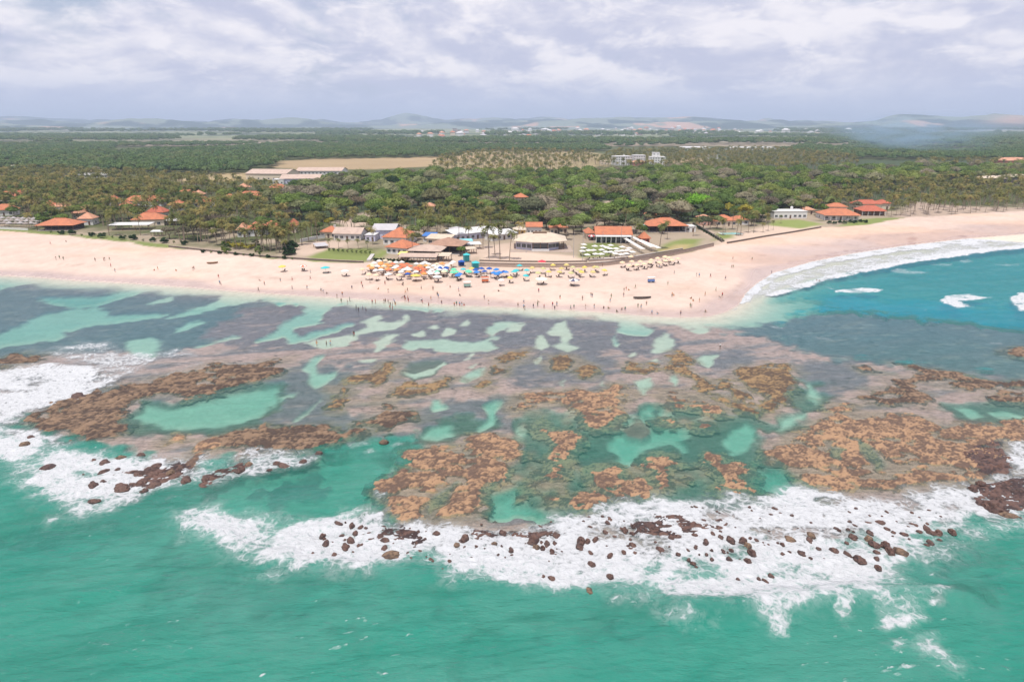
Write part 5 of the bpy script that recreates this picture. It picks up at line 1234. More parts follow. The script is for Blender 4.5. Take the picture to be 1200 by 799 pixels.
H("small_house", "yellow walled hut with open roof behind the cream roof", 609, 276, 13, 7, 3.0, 'hip', 1.5, 0, M_CREAMR, plain_mat("yellow_wall", (.62, .43, .16)), wins=2)
H("long_restaurant", "long restaurant with orange roof, white fascia and dark glass front", 719, 284, 40, 13, 3.9, 'gable', 3.3, -2, M_ORANGE, M_GLASS, cat="restaurant", wins=0, door=False)
canopy("white fascia canopy along the front of the long orange roof", 719, 285.5, 41, 3, 3.4, M_WHITER, -2, "fascia_canopy", "canopy", .3, 8, M_WHITE)
H("side_house", "small orange roofed side house left of the long restaurant", 692, 281, 9, 9, 3.4, 'hip', 2.0, 4, M_ORANGE, M_CREAM, wins=2)
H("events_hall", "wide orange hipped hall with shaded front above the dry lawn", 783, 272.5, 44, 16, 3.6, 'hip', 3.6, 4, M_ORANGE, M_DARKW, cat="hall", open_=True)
H("side_block", "white block at the right end of the events hall", 809, 272, 12, 8, 3.0, 'flat', 0, 4, M_WHITER, M_WHITE, wins=2)
H("kiosk", "square kiosk with pointed orange roof beside white parasols", 756.5, 285.5, 9, 5, 2.6, 'hip', 3.0, 10, M_ORANGE, plain_mat("red_paint", (.45, .08, .06)), cat="kiosk", wins=2)
H("hut", "grey green flat hut behind the pointed kiosk", 757, 270.5, 12, 6, 3.2, 'shed', .6, 0, plain_mat("green_grey_roof", (.24, .29, .24)), M_DARKW, cat="hut", wins=2)
H("wood_house", "orange roof half hidden in trees behind the events hall", 764, 258, 12, 7, 3.2, 'hip', 2.0, 6, M_ORANGE, M_CREAM, wins=2)
H("pool_house", "wide orange roofed house behind the swimming pool", 851, 265, 24, 11, 3.2, 'hip', 2.8, 10, M_ORANGE, M_CREAM, wins=4)
H("pool_house", "orange roofed wing right of the pool house", 868, 263.5, 16, 9, 3.0, 'hip', 2.4, -4, M_ORANGE, M_WHITE, wins=3)
H("pool_house", "pinkish two storey house left of the pool house", 828, 264.5, 10, 7, 4.6, 'hip', 1.6, 20, M_FADED, plain_mat("pink_wall", (.60, .36, .29)), wins=2, floors=2)
# --- right: three villas
H("villa", "white modern villa with flat roof and blue glass front", 926, 256, 36, 12, 4.4, 'flat', 0, 3, M_WHITER, M_WHITE, cat="villa", wins=7, tank=True)
H("small_house", "brown roofed lodge right behind the flat roofed villa", 947, 251.5, 13, 7, 3.0, 'hip', 1.8, 0, M_FADED, M_CREAM, wins=2)
H("villa", "white villa with orange hipped roof and columned veranda", 985, 258, 36, 13, 3.4, 'hip', 3.2, -4, M_ORANGE, M_WHITE, cat="villa", wins=5, posts=7)
H("villa_wing", "taller orange roofed wing behind the columned villa", 981, 252.5, 18, 8, 5.6, 'hip', 2.2, -4, M_ORANGE, M_CREAM, cat="villa", wins=3, floors=2)
H("villa", "villa with bright red orange roof, front one of two", 1022, 252.5, 24, 10, 3.3, 'hip', 2.8, -2, M_RED, M_WOOD, cat="villa", wins=4, posts=5)
H("villa", "long red orange roof directly behind the front red villa", 1017, 247, 26, 9, 4.6, 'hip', 2.5, 2, M_RED, M_CREAM, cat="villa", wins=3)
H("villa", "small red orange roof right of the long red one", 1035, 245.5, 14, 8, 4.2, 'hip', 2.2, 0, M_RED, M_CREAM, cat="villa", wins=2)
# --- behind the woods
H("wood_house", "orange roof deep in the wood left of the sandy lane", 612, 242, 13, 10, 6.5, 'hip', 2.6, 10, M_ORANGE, M_CREAM, wins=2)
H("wood_house", "pale pink roof among palms in the middle wood", 503, 252, 11, 8, 5.5, 'hip', 2.2, 0, M_FADED, M_CREAM, wins=2)
H("wood_house", "faded pink roof showing through the wood canopy", 541, 236.5, 10, 9, 8, 'hip', 2.2, 0, M_FADED, M_CREAM, wins=2, floors=2)
H("wood_house", "pale flat roof showing through the wood, right of the bright tree", 775, 238.5, 17, 9, 7, 'flat', 0, 4, M_WHITER, M_CREAM, wins=3, floors=2)
H("hotel_block", "white hotel block, left of three above the wood", 731, 194, 19, 24, 13, 'flat', 0, 8, M_WHITER, M_WHITE, cat="hotel", wins=7, floors=4, tank=True)
H("hotel_block", "white hotel block on red brown base, middle of three", 749, 193.5, 13, 20, 14, 'flat', 0, 0, M_WHITER, M_WHITE, cat="hotel", wins=5, floors=4)
H("hotel_wing", "red brown low wing in front of the middle hotel block", 749, 194.5, 18, 12, 5, 'hip', 2.5, 0, M_FADED, plain_mat("brown_red_wall", (.34, .15, .11)), cat="hotel", wins=5, floors=1)
H("hotel_block", "tallest white hotel block, right of three, stepped top", 770, 195, 17, 22, 13, 'flat', 0, -6, M_WHITER, M_WHITE, cat="hotel", wins=6, floors=4, tank=True)
H("hotel_tower", "narrow white upper storey of the right hotel", 768, 194.7, 8, 10, 19, 'flat', 0, -6, M_WHITER, M_WHITE, cat="hotel", wins=2, floors=5, door=False)
H("hotel_block", "low cream building left of the three hotels", 713, 193, 18, 16, 5, 'flat', 0, 0, M_CREAMR, M_CREAM, cat="hotel", wins=5)
H("beach_hotel", "pale curved roof beach hotel among palms on the right", 1164, 218.5, 20, 16, 7.5, 'hip', 2.2, -8, M_CREAMR, M_DARKW, cat="hotel", wins=6, floors=2)
H("beach_hotel", "pale roofed hotel wing at the right edge", 1192, 216, 26, 14, 7.0, 'hip', 2.2, -10, M_CREAMR, M_DARKW, cat="hotel", wins=6, floors=2)
H("red_hotel", "red roofed building behind the palms at the right edge", 1194, 195.5, 34, 20, 8.5, 'hip', 4.0, 0, M_FADED, plain_mat("red_wall", (.40, .13, .10)), cat="hotel", wins=7, floors=2)
for u, v, w, lab in ((816, 175.5, 30, "long white greenhouse, left one beyond the palms"), (882, 176, 50, "longest white greenhouse beyond the palms"), (1020, 166, 10, "small white shed far beyond the woods, left of the smoke"), (930, 167.5, 14, "pale shed alone on the far plain")):
    H("greenhouse", lab, u, v, w, 40, 4.5, 'shed', 2.0, 0, M_WHITER, M_WHITE, cat="shed", wins=0, door=False)
H("far_villa", "small white house between palms right of the hotels", 836, 186.5, 11, 14, 6, 'flat', 0, 12, M_WHITER, M_WHITE, wins=3, floors=2)

# --- the distant town, each house on its own
_t = random.Random(21)
TOWN_ME = []
for k in range(8):
    q = MB(); w, d, h = _t.uniform(.7, 1.5), _t.uniform(.6, 1.0), _t.uniform(.35, .6)
    q.box(-w / 2, w / 2, -d / 2, d / 2, 0, h, 0)
    r_ = MB(); hip_roof(r_, w, d, h + .005, .22, .06, .03)
    q.add(r_.v, r_.f, 1)
    TOWN_ME.append(q.mesh("town_house", [[M_WHITE, M_CREAM, M_WHITE, M_PINKR][k % 4], [M_FADED, M_ORANGE, M_WHITER, M_GREYR][k % 4 if k < 4 else (k * 3) % 4]]))
TOWN_RX = []
for i in range(150):
    if i < 105:
        u = _t.gauss(745, 95); v = _t.uniform(154.5, 160.5)
        if not 590 < u < 905: u = _t.uniform(600, 900)
    else:
        u = _t.uniform(490, 640) if i < 138 else _t.uniform(905, 1010); v = _t.uniform(157, 163) if i < 138 else _t.uniform(155, 158.5)
    x, y = unproj(u, v, 5.0); R = math.hypot(x, y)
    o = link(bpy.data.objects.new("town_house", _t.choice(TOWN_ME)))
    s_ = _t.uniform(12, 27) * (1.0 if R < 5000 else 1.3)
    gz = float(land_from_sd(np.array([float(x)]), np.array([float(y)]), np.array([900.]))[0])
    o.location = (float(x), float(y), gz - .3); o.scale = (s_, s_, s_ * _t.uniform(.8, 1.5)); o.rotation_euler = (0, 0, _t.uniform(-.6, .6))
    TOWN_RX.append((float(x), float(y), s_))
    look = TOWN_ME.index(o.data); zone = "left of the towers" if u < 600 else ("right of the towers" if u < 700 else ("in mid town" if u < 800 else "at the town's right end"))
    tag(o, f"far {['white', 'cream', 'white', 'pinkish'][look % 4]} house with {['faded', 'orange', 'white', 'grey'][look % 4 if look < 4 else (look * 3) % 4]} roof {zone}", "house", "houses of the far town", True)
for u, v, w, h, lab in ((610, 160.5, 3.0, 38, "taller white tower block rising from the far town"), (628.5, 160.5, 2.2, 30, "slimmer white tower block right of the tallest in the far town"), (533, 157.5, 5, 40, "pinkish tower block at the left end of the far town"), (538, 157.5, 4, 32, "lower pinkish tower block beside the left one of the far town"),
                      (592, 162.2, 24, 9, "long white factory hall at the edge of the far town"), (862, 158.8, 12, 8, "white hall at the right end of the far town"), (950, 157, 9, 8, "pale hall right of the far town")):
    x, y = unproj(u, v, 6.0); R = math.hypot(x, y, 55); ww = w * R / FOC
    root = empty("tower_block" if h > 20 else "factory_hall", (float(x), float(y), 5), 0); tag(root, lab, "tower" if h > 20 else "hall")
    q = MB(); q.box(-ww / 2, ww / 2, 0, max(ww * .8, 14) if h > 20 else 30, 0, h); q.build("wall", M_PINKR if 'pink' in lab else M_WHITE, root)
    q = MB(); q.box(-ww / 2 - .5, ww / 2 + .5, -.5, (max(ww * .8, 14) if h > 20 else 30) + .5, h + .01, h + 1.2); q.build("roof", M_WHITER, root)
    if h > 20:
        for i in range(4):
            q = MB(); q.box(-ww * .42, ww * .42, -.3, .05, h * (i + .5) / 4, h * (i + .5) / 4 + h * .09); q.build("window", M_GLASS, root)
# ------------------------------------------------------------------ plants
def leaf_mat(name, cols, trans=.25, nscale=.6, clump=.012):
    """foliage: every tree takes its own tint out of cols"""
    m, N = new_mat(name)
    oi = N.n('ShaderNodeObjectInfo')
    ramp = N.n('ShaderNodeValToRGB'); ramp.color_ramp.interpolation = 'LINEAR'
    el_ = ramp.color_ramp.elements
    while len(el_) < len(cols): el_.new(.5)
    for i, c in enumerate(cols):
        el_[i].position = i / (len(cols) - 1); el_[i].color = (*c, 1)
    wp = N.n('ShaderNodeVectorMath', operation='ADD'); N.set(wp.inputs[0], oi.outputs['Location']); wp.inputs[1].default_value = (31, 7, 0)
    cl = N.noise(wp.outputs[0], clump, 3, .6)
    N.set(ramp.inputs[0], N.math('FRACT', N.math('ADD', N.math('MULTIPLY', oi.outputs['Random'], .55), N.math('MULTIPLY', cl, 1.6))))
    tcn = N.n('ShaderNodeTexCoord').outputs['Object']
    n1 = N.noise(tcn, nscale, 3, .6)
    lf = N.attr("leaf").outputs[2]
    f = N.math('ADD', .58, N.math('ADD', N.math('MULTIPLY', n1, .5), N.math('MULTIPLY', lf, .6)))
    s_ = N.n('ShaderNodeVectorMath', operation='SCALE'); N.set(s_.inputs[0], ramp.outputs[0]); N.set(s_.inputs[3], f)
    d = N.n('ShaderNodeBsdfDiffuse'); N.set(d.inputs[0], s_.outputs[0])
    t = N.n('ShaderNodeBsdfTranslucent'); N.set(t.inputs[0], s_.outputs[0])
    mx = N.n('ShaderNodeMixShader'); mx.inputs[0].default_value = trans; N.set(mx.inputs[1], d.outputs[0]); N.set(mx.inputs[2], t.outputs[0])
    o = N.n('ShaderNodeOutputMaterial'); N.set(o.inputs[0], mx.outputs[0])
    return m

M_PALM = leaf_mat("palm_leaf", [(0.094, 0.107, 0.036), (0.150, 0.150, 0.052), (0.202, 0.176, 0.065), (0.117, 0.127, 0.044), (0.273, 0.215, 0.081), (0.078, 0.104, 0.039)])
M_BROAD = leaf_mat("broad_leaf", [(0.075, 0.117, 0.036), (0.120, 0.177, 0.045), (0.188, 0.217, 0.060), (0.099, 0.138, 0.048), (0.225, 0.195, 0.105), (0.072, 0.099, 0.045), (0.255, 0.217, 0.158), (0.158, 0.225, 0.057)], nscale=.25)
M_DRY = leaf_mat("dry_leaf", [(.16, .13, .098), (.13, .11, .085), (.18, .14, .09)], nscale=.3)
M_BRIGHT = leaf_mat("bright_leaf", [(0.163, 0.325, 0.037), (0.138, 0.288, 0.037)], nscale=.3)
M_DEEP = leaf_mat("deep_leaf", [(0.029, 0.055, 0.023), (0.039, 0.068, 0.029)], nscale=.3)
M_YELLOW = leaf_mat("yellow_leaf", [(.34, .29, .05), (.28, .25, .05)], nscale=.5)
M_FAR = leaf_mat("far_leaf", [(0.086, 0.144, 0.055), (0.121, 0.172, 0.063), (0.071, 0.121, 0.053), (0.155, 0.184, 0.075), (0.098, 0.147, 0.060)], nscale=.2, clump=.004)
M_TRUNK = plain_mat("palm_trunk", (.27, .215, .165), .9, .5, 2.0)
M_BARK = plain_mat("bark", (.13, .10, .075), .9, .5, 2.0)

def finish_mesh(name, V, F, LV, mat):
    me = bpy.data.meshes.new(name); me.from_pydata(V, [], F); me.materials.append(mat)
    at_ = me.attributes.new("leaf", 'FLOAT', 'POINT'); at_.data.foreach_set('value', np.array(LV, np.float32))
    return me

def palm_meshes(seed, h=9.0, nf=17, L=3.7, lean=1.2):
    r = random.Random(seed)
    la = r.uniform(0, 6.28)
    pts = [(lean * (t ** 1.7) * math.cos(la), lean * (t ** 1.7) * math.sin(la), h * t - .3 * (t == 0)) for t in (0, .12, .35, .6, .82, 1.0)]
    q = MB(); q.tube(pts, [.24, .17, .145, .13, .12, .13], 6)
    tm = q.mesh("trunk", M_TRUNK)
    top = Vector(pts[-1]); V, F, LV = [], [], []
    for i in range(nf):
        a = i * 2.399 + r.uniform(-.2, .2); up = r.uniform(-.35, 1.15) if i < nf - 4 else r.uniform(.9, 1.35)
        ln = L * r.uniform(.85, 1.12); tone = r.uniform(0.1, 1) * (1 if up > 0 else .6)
        dirh = Vector((math.cos(a), math.sin(a), 0)); side = Vector((-math.sin(a), math.cos(a), 0))
        p = top.copy(); ang = up; mid = [p.copy()]
        ns = 6
        for s_ in range(ns):
            p = p + (dirh * math.cos(ang) + Vector((0, 0, math.sin(ang)))) * ln / ns
            ang -= .34 + .10 * s_ / ns * 2
            mid.append(p.copy())
        wid = [.18, .62, .78, .72, .55, .32, .04]
        for sg in (-1, 1):
            for s_ in range(ns):
                k = len(V)
                d0 = side * sg * wid[s_] - Vector((0, 0, wid[s_] * .45)); d1 = side * sg * wid[s_ + 1] - Vector((0, 0, wid[s_ + 1] * .45))
                seg = mid[s_ + 1] - mid[s_]
                # two ragged leaflet groups
                V.extend([tuple(mid[s_]), tuple(mid[s_] + seg * .62), tuple(mid[s_] + seg * .85 + d1 * .98), tuple(mid[s_] + seg * .42 + d0 * .95)])
                F.append((k, k + 1, k + 2, k + 3)); LV += [tone] * 4
    for i in range(5):       # a few nuts and dead sheaths keep the heart of the crown solid
        a = i * 1.26; k = len(V); c = top + Vector((math.cos(a) * .25, math.sin(a) * .25, -.25))
        for dx, dy, dz in ((.22, 0, 0), (0, .22, 0), (-.22, 0, 0), (0, -.22, 0), (0, 0, .22), (0, 0, -.22)): V.append((c.x + dx, c.y + dy, c.z + dz))
        F += [(k, k + 1, k + 4), (k + 1, k + 2, k + 4), (k + 2, k + 3, k + 4), (k + 3, k, k + 4), (k + 1, k, k + 5), (k + 2, k + 1, k + 5), (k + 3, k + 2, k + 5), (k, k + 3, k + 5)]; LV += [.2] * 6
    return tm, finish_mesh("crown", V, F, LV, M_PALM)

def crown_mesh(seed, mat, R=7.0, H=9.0, base=3.0, nl=9, nleaf=760, lsz=1.15, flat=.75, sparse=0.0):
    """leaf clusters on a heap of lobes"""
    r = np.random.default_rng(seed)
    lob = []
    for i in range(nl):
        a = i * 2.399 + r.uniform(-.4, .4); d = R * .62 * math.sqrt((i + .3) / nl)
        rr = R * r.uniform(.30, .48) * (1.15 - .35 * d / R)
        zc_ = base + (H - base) * (.42 + .38 * (1 - (d / R) ** 2)) + r.uniform(-.6, .6)
        lob.append((d * math.cos(a), d * math.sin(a), zc_, rr))
    V, F, LV = [], [], []
    per = nleaf // nl
    for (cx, cy, cz, rr) in lob:
        tl = r.uniform(0, .6)
        for _ in range(per):
            n = r.normal(size=3); n /= np.linalg.norm(n)
            if n[2] < -.35: n[2] = -n[2] * .6; n /= np.linalg.norm(n)
            rad = rr * (1 + r.uniform(-.28, .10))
            c = np.array((cx, cy, cz)) + n * np.array((rad, rad, rad * flat))
            nn = n + r.normal(size=3) * .55; nn /= np.linalg.norm(nn)
            t_ = np.cross(nn, r.normal(size=3)); t_ /= np.linalg.norm(t_) + 1e-9; b_ = np.cross(nn, t_)
            s1 = lsz * r.uniform(.55, 1.15); s2 = s1 * r.uniform(.45, .9)
            k = len(V)
            V += [tuple(c - t_ * s1 * .5), tuple(c - b_ * s2 * .5 + nn * .1), tuple(c + t_ * s1 * .5), tuple(c + b_ * s2 * .5 + nn * .1)]
            F.append((k, k + 1, k + 2, k + 3)); l = tl + r.uniform(0, .5); LV += [l] * 4
        if sparse < .5:       # inner mass of twigs and leaves, shade put into its darker tone
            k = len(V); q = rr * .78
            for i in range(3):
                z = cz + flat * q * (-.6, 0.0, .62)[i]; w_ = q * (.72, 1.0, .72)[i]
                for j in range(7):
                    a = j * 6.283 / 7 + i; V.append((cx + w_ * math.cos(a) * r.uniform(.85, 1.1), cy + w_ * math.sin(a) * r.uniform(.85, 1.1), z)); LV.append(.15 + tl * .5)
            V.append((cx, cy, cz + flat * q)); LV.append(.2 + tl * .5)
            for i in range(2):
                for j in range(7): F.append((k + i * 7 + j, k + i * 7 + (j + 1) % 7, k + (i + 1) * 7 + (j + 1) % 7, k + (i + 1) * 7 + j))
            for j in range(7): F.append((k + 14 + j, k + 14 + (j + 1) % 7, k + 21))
    return finish_mesh("crown", V, F, LV, mat)

def trunk_mesh(seed, h=6.0, R=5.0, r0=.45):
    r = random.Random(seed); q = MB()
    q.tube([(0, 0, -.3), (.1, 0, h * .35), (.15, .1, h * .6)], [r0, r0 * .75, r0 * .6], 6)
    for i in range(4):
        a = i * 1.6 + r.uniform(-.3, .3)
        q.tube([(.15, .1, h * .55), (R * .3 * math.cos(a), R * .3 * math.sin(a), h * .9), (R * .6 * math.cos(a), R * .6 * math.sin(a), h * 1.25)], [r0 * .45, r0 * .3, r0 * .1], 5)
    return q.mesh("trunk", M_BARK)

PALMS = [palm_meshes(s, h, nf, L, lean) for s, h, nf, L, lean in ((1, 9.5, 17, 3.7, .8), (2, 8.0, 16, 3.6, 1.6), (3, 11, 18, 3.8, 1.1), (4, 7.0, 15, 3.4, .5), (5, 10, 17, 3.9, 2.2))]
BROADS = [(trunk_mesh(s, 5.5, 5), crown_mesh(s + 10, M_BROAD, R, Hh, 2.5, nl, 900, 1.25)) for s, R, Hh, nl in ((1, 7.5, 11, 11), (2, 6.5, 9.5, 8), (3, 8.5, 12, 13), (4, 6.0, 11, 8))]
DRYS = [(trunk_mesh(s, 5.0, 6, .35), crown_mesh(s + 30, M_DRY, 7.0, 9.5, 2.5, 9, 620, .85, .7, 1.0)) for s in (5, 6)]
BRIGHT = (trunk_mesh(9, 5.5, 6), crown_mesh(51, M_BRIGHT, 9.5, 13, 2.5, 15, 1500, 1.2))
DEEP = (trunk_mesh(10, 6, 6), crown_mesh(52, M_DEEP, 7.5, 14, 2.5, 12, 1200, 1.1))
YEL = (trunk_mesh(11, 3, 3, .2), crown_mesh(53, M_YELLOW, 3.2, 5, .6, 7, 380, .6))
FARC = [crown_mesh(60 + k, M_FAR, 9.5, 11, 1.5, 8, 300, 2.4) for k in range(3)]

def tree(name, kind, x, y, s_, rz, label, cat, group=None, ranked=False, z=None, sz=None):
    tm, cm = kind
    root = empty(name, (x, y, ground_z_fast(x, y) if z is None else z), rz)
    root.scale = (s_, s_, s_ * (sz or 1))
    tag(root, label, cat, group, ranked)
    link(bpy.data.objects.new("trunk", tm), root); link(bpy.data.objects.new("crown", cm), root)
    return root
def ground_z_fast(x, y):
    a = np.array([float(x)]); b = np.array([float(y)])
    return float(land_from_sd(a, b, sd_poly(a, b, LAND_POLY))[0]) - .05

def scatter(outline, spacing, zc, seed, jitter=.85):
    """points over the patch of land whose crowns fill the outline"""
    P = poly_w(outline, zc); r = np.random.default_rng(seed)
    lo, hi = P.min(0), P.max(0)
    gx = np.arange(lo[0], hi[0], spacing); gy = np.arange(lo[1], hi[1], spacing)
    if gx.size * gy.size == 0: return np.zeros((0, 2))
    A, B = np.meshgrid(gx, gy); A = A.ravel() + r.uniform(-.5, .5, A.size) * spacing * jitter; B = B.ravel() + r.uniform(-.5, .5, B.size) * spacing * jitter
    m_ = sd_poly(A, B, P) > 0
    pts = np.stack([A[m_], B[m_]], 1)
    return pts
CLEARP = [poly_w(c, 3.6) for c in (
    [(646, 256), (655, 243), (668, 235), (676, 238), (662, 249), (652, 258)], [(700, 262), (706, 245), (708, 236), (717, 236), (716, 246), (724, 252), (716, 260)],
    [(330, 296), (345, 284), (385, 280), (420, 282), (400, 290), (360, 298)], [(395, 262), (425, 252), (440, 254), (430, 264), (405, 268)],
    [(352, 305), (368, 294), (385, 288), (440, 288), (470, 290), (520, 284), (600, 270), (690, 270), (700, 272), (820, 262), (850, 283), (830, 290), (780, 300), (690, 312), (560, 312), (440, 308)],
    [(812, 262), (826, 260), (856, 282), (842, 284)], [(838, 283), (855, 270), (900, 262), (908, 256), (970, 256), (1060, 251), (1060, 256), (960, 268), (860, 284)],
    [(-100, 267), (0, 267), (60, 271), (140, 272), (230, 285), (340, 299), (400, 307), (250, 300), (0, 274)], [(0, 255), (46, 257), (44, 268), (0, 267)])]
def clear(pts):
    keep = np.ones(len(pts), bool)
    for P in CLEARP: keep &= sd_poly(pts[:, 0], pts[:, 1], P) < 0
    for cx, cy, hw, hd, rz, open_front in FOOT:
        dx, dy = pts[:, 0] - cx, pts[:, 1] - cy
        a = dx * math.cos(rz) + dy * math.sin(rz); b = -dx * math.sin(rz) + dy * math.cos(rz)
        L_ = math.hypot(cx, cy); ex, ey = -cx / L_, -cy / L_
        al = dx * ex + dy * ey; la = np.abs(-dx * ey + dy * ex)
        front = (la < hw + .5) & (al > 0) & (al < hd + open_front)           # houses stand open towards the sea
        keep &= ~((np.abs(a) < hw) & (np.abs(b) < hd)) & ~(front & (RNG.random(len(pts)) < .88))
    keep &= sd_poly(pts[:, 0], pts[:, 1], BACK_POLY) > 1.5
    return pts[keep]

ZP, ZB = [], []      # palms and broad-leaved trees
def addp(lst, outline, sp, zc, seed, thin=0.0, size=(.85, 1.2), tagname=''):
    p = clear(scatter(outline, sp, zc, seed))
    if thin:
        p = p[fbm(p[:, 0] / 60, p[:, 1] / 60, 2, seed) > thin]
    r = np.random.default_rng(seed + 500)
    for x, y in p: lst.append((float(x), float(y), float(r.uniform(*size)), tagname))
LEFTV = "among the left village roofs"
addp(ZP, [(-140, 212), (0, 212), (130, 216), (190, 222), (230, 228), (300, 236), (345, 262), (348, 288), (290, 286), (230, 282), (150, 271), (80, 268), (-20, 262), (-140, 258)], 6.6, 9, 1, -.62, tagname=LEFTV)
addp(ZP, [(-160, 199), (60, 200), (150, 203), (200, 207), (280, 212), (330, 222), (330, 238), (230, 228), (130, 216), (0, 212), (-160, 212)], 9.0, 9, 2, -.5, tagname="beyond the left village")
addp(ZB, [(-140, 222), (0, 222), (200, 224), (330, 228), (352, 256), (352, 276), (230, 279), (150, 268), (80, 262), (-140, 256)], 12, 7, 3, -.25, (.5, .85), "between the left village houses")
addp(ZP, [(318, 258), (345, 250), (400, 250), (470, 252), (540, 250), (600, 258), (600, 266), (540, 270), (470, 266), (455, 262), (385, 268), (352, 274), (325, 290), (300, 282)], 8.2, 9, 4, -.5, (.8, 1.1), "behind the beach restaurants")
addp(ZP, [(470, 258), (490, 244), (560, 240), (600, 246), (600, 262), (560, 268), (500, 268)], 8.6, 8, 5, -.7, (.75, 1.0), "behind the beach restaurants")
addp(ZB, [(330, 250), (345, 222), (395, 212), (470, 206), (560, 204), (640, 204), (700, 202), (790, 200), (860, 199), (940, 203), (1000, 200), (1100, 197), (1300, 197), (1300, 206), (1080, 212), (980, 224), (930, 240), (890, 246), (840, 254), (760, 260), (690, 262), (600, 256), (560, 246), (480, 250), (420, 252)], 13.0, 9, 6, -.9, (.75, 1.25), "in the wide wood behind the beach")
addp(ZB, [(600, 268), (600, 250), (700, 256), (840, 248), (835, 260), (800, 262), (760, 264), (690, 268), (640, 264)], 12, 6, 7, -.9, (.5, .9), "at the wood edge behind the restaurants")
addp(ZP, [(925, 248), (932, 232), (985, 220), (1080, 209), (1190, 203), (1320, 196), (1320, 240), (1200, 244), (1120, 246), (1060, 248), (1000, 246), (960, 246)], 8.2, 9, 8, -.75, (.85, 1.15), "in the grove above the right beach")
addp(ZP, [(700, 192), (720, 178), (800, 176), (900, 175), (1000, 182), (1010, 192), (900, 200), (800, 200)], 13, 10, 9, -.5, (.95, 1.3), "far behind the wood near the white hotels")
addp(ZP, [(495, 204), (520, 184), (570, 177), (690, 178), (710, 190), (640, 202), (560, 203)], 15, 10, 10, -.5, (.9, 1.3), "scattered over the tan plain behind the wood")
addp(ZP, [(1050, 193), (1080, 189), (1200, 187), (1300, 186), (1300, 196), (1100, 197)], 22, 11, 11, -.4, (1.1, 1.45), "on the skyline before the smoke")
addp(ZP, [(835, 262), (850, 252), (905, 248), (905, 258), (880, 262), (850, 266)], 8, 8, 12, -.6, (.7, 1.0), "around the pool house")
addp(ZB, [(880, 256), (885, 240), (930, 236), (1000, 240), (1000, 244), (930, 246), (905, 254)], 11, 7, 13, -.9, (.55, .9), "behind the flat roofed villa")
addp(ZB, [(60, 196), (290, 191), (300, 199), (180, 204), (80, 202)], 60, 6, 14, 0, (.6, .9), "alone on the tan field at the left")

ZP.sort(key=lambda t: math.hypot(t[0], t[1])); ZB.sort(key=lambda t: math.hypot(t[0], t[1]))
def in_view(t): return abs(t[0]) / t[1] * FOC / 1.02 < 618
NEARP = [t for t in ZP if in_view(t)][:238]; NEARB = [t for t in ZB if in_view(t)][:255]
sp_, sb_ = set(map(id, NEARP)), set(map(id, NEARB))
FARP = [t for t in ZP if id(t) not in sp_]; FARB = [t for t in ZB if id(t) not in sb_]
_p = random.Random(3)
for x, y, s_, zn in NEARP:
    k = _p.randrange(5)
    lk = ("upright", "short leaning", "tall straight", "low bushy", "tall leaning")[k]
    tree("coconut_palm", PALMS[k], x, y, s_, _p.uniform(0, 6.28), f"{lk} palm {zn}", "palm tree", f"{lk} palms {zn}", True)
for x, y, s_, zn in NEARB:
    k = _p.randrange(12)
    if k >= 10: tree("dry_tree", DRYS[k - 10], x, y, s_, _p.uniform(0, 6.28), f"greyish bare tree {zn}", "tree", f"greyish trees {zn}", True)
    else: tree("broadleaf_tree", BROADS[k % 4], x, y, s_, _p.uniform(0, 6.28), f"{('round', 'low', 'spreading', 'upright')[k % 4]} leafy tree {zn}", "tree", f"{('round', 'low', 'spreading', 'upright')[k % 4]} leafy trees {zn}", True)

# trees that stand out on their own
def lone(name, kind, u, v, s_, label, cat="tree", sz=None):
    p = at(u, v); tree(name, kind, p.x, p.y, s_, _p.uniform(0, 6.28), label, cat, None, z=p.z - .05, sz=sz)
lone("broadleaf_tree", BRIGHT, 819, 255, 1.10, "brightest green spreading tree, largest of the two vivid ones")
lone("broadleaf_tree", BRIGHT, 737, 258, .86, "vivid green round tree behind the long orange restaurant")
lone("broadleaf_tree", DEEP, 845, 251, .95, "very dark tree right beside the largest vivid green one")
lone("broadleaf_tree", DEEP, 460, 229, 1.15, "dark green domed tree rising in the middle of the wood")
lone("broadleaf_tree", BRIGHT, 466, 226, .9, "fresh green crown behind the dark domed tree in the wood")
lone("flowering_tree", YEL, 872, 258, 1.9, "yellowish green tree behind the pool house")
lone("flowering_tree", YEL, 854, 255, 1.7, "mustard coloured round tree over the pool house roof")
lone("dry_tree", DRYS[0], 633, 255, 1.05, "big grey brown tree left of the sandy lane")
lone("dry_tree", DRYS[1], 261, 274, 1.0, "grey leafless looking tree at the right end of the village")
lone("dry_tree", DRYS[0], 246, 271, .9, "grey brown tree in front of the village, next to the leafless one")
lone("broadleaf_tree", BROADS[2], 650, 240, .95, "tall leafy tree at the top of the sandy lane")
lone("broadleaf_tree", BROADS[0], 698, 252, .8, "leafy tree between the two sandy lanes")
lone("dry_tree", DRYS[1], 690, 247, .8, "grey brown tree between the two sandy lanes")
lone("broadleaf_tree", BROADS[1], 660, 266, .6, "small leafy tree right behind the cream roofed restaurant")
lone("flowering_tree", YEL, 386, 268, 1.2, "yellow crowned tree above the chimneyed orange roof")
lone("broadleaf_tree", BROADS[3], 488, 287, .55, "small leafy tree between the orange house and the restaurants")
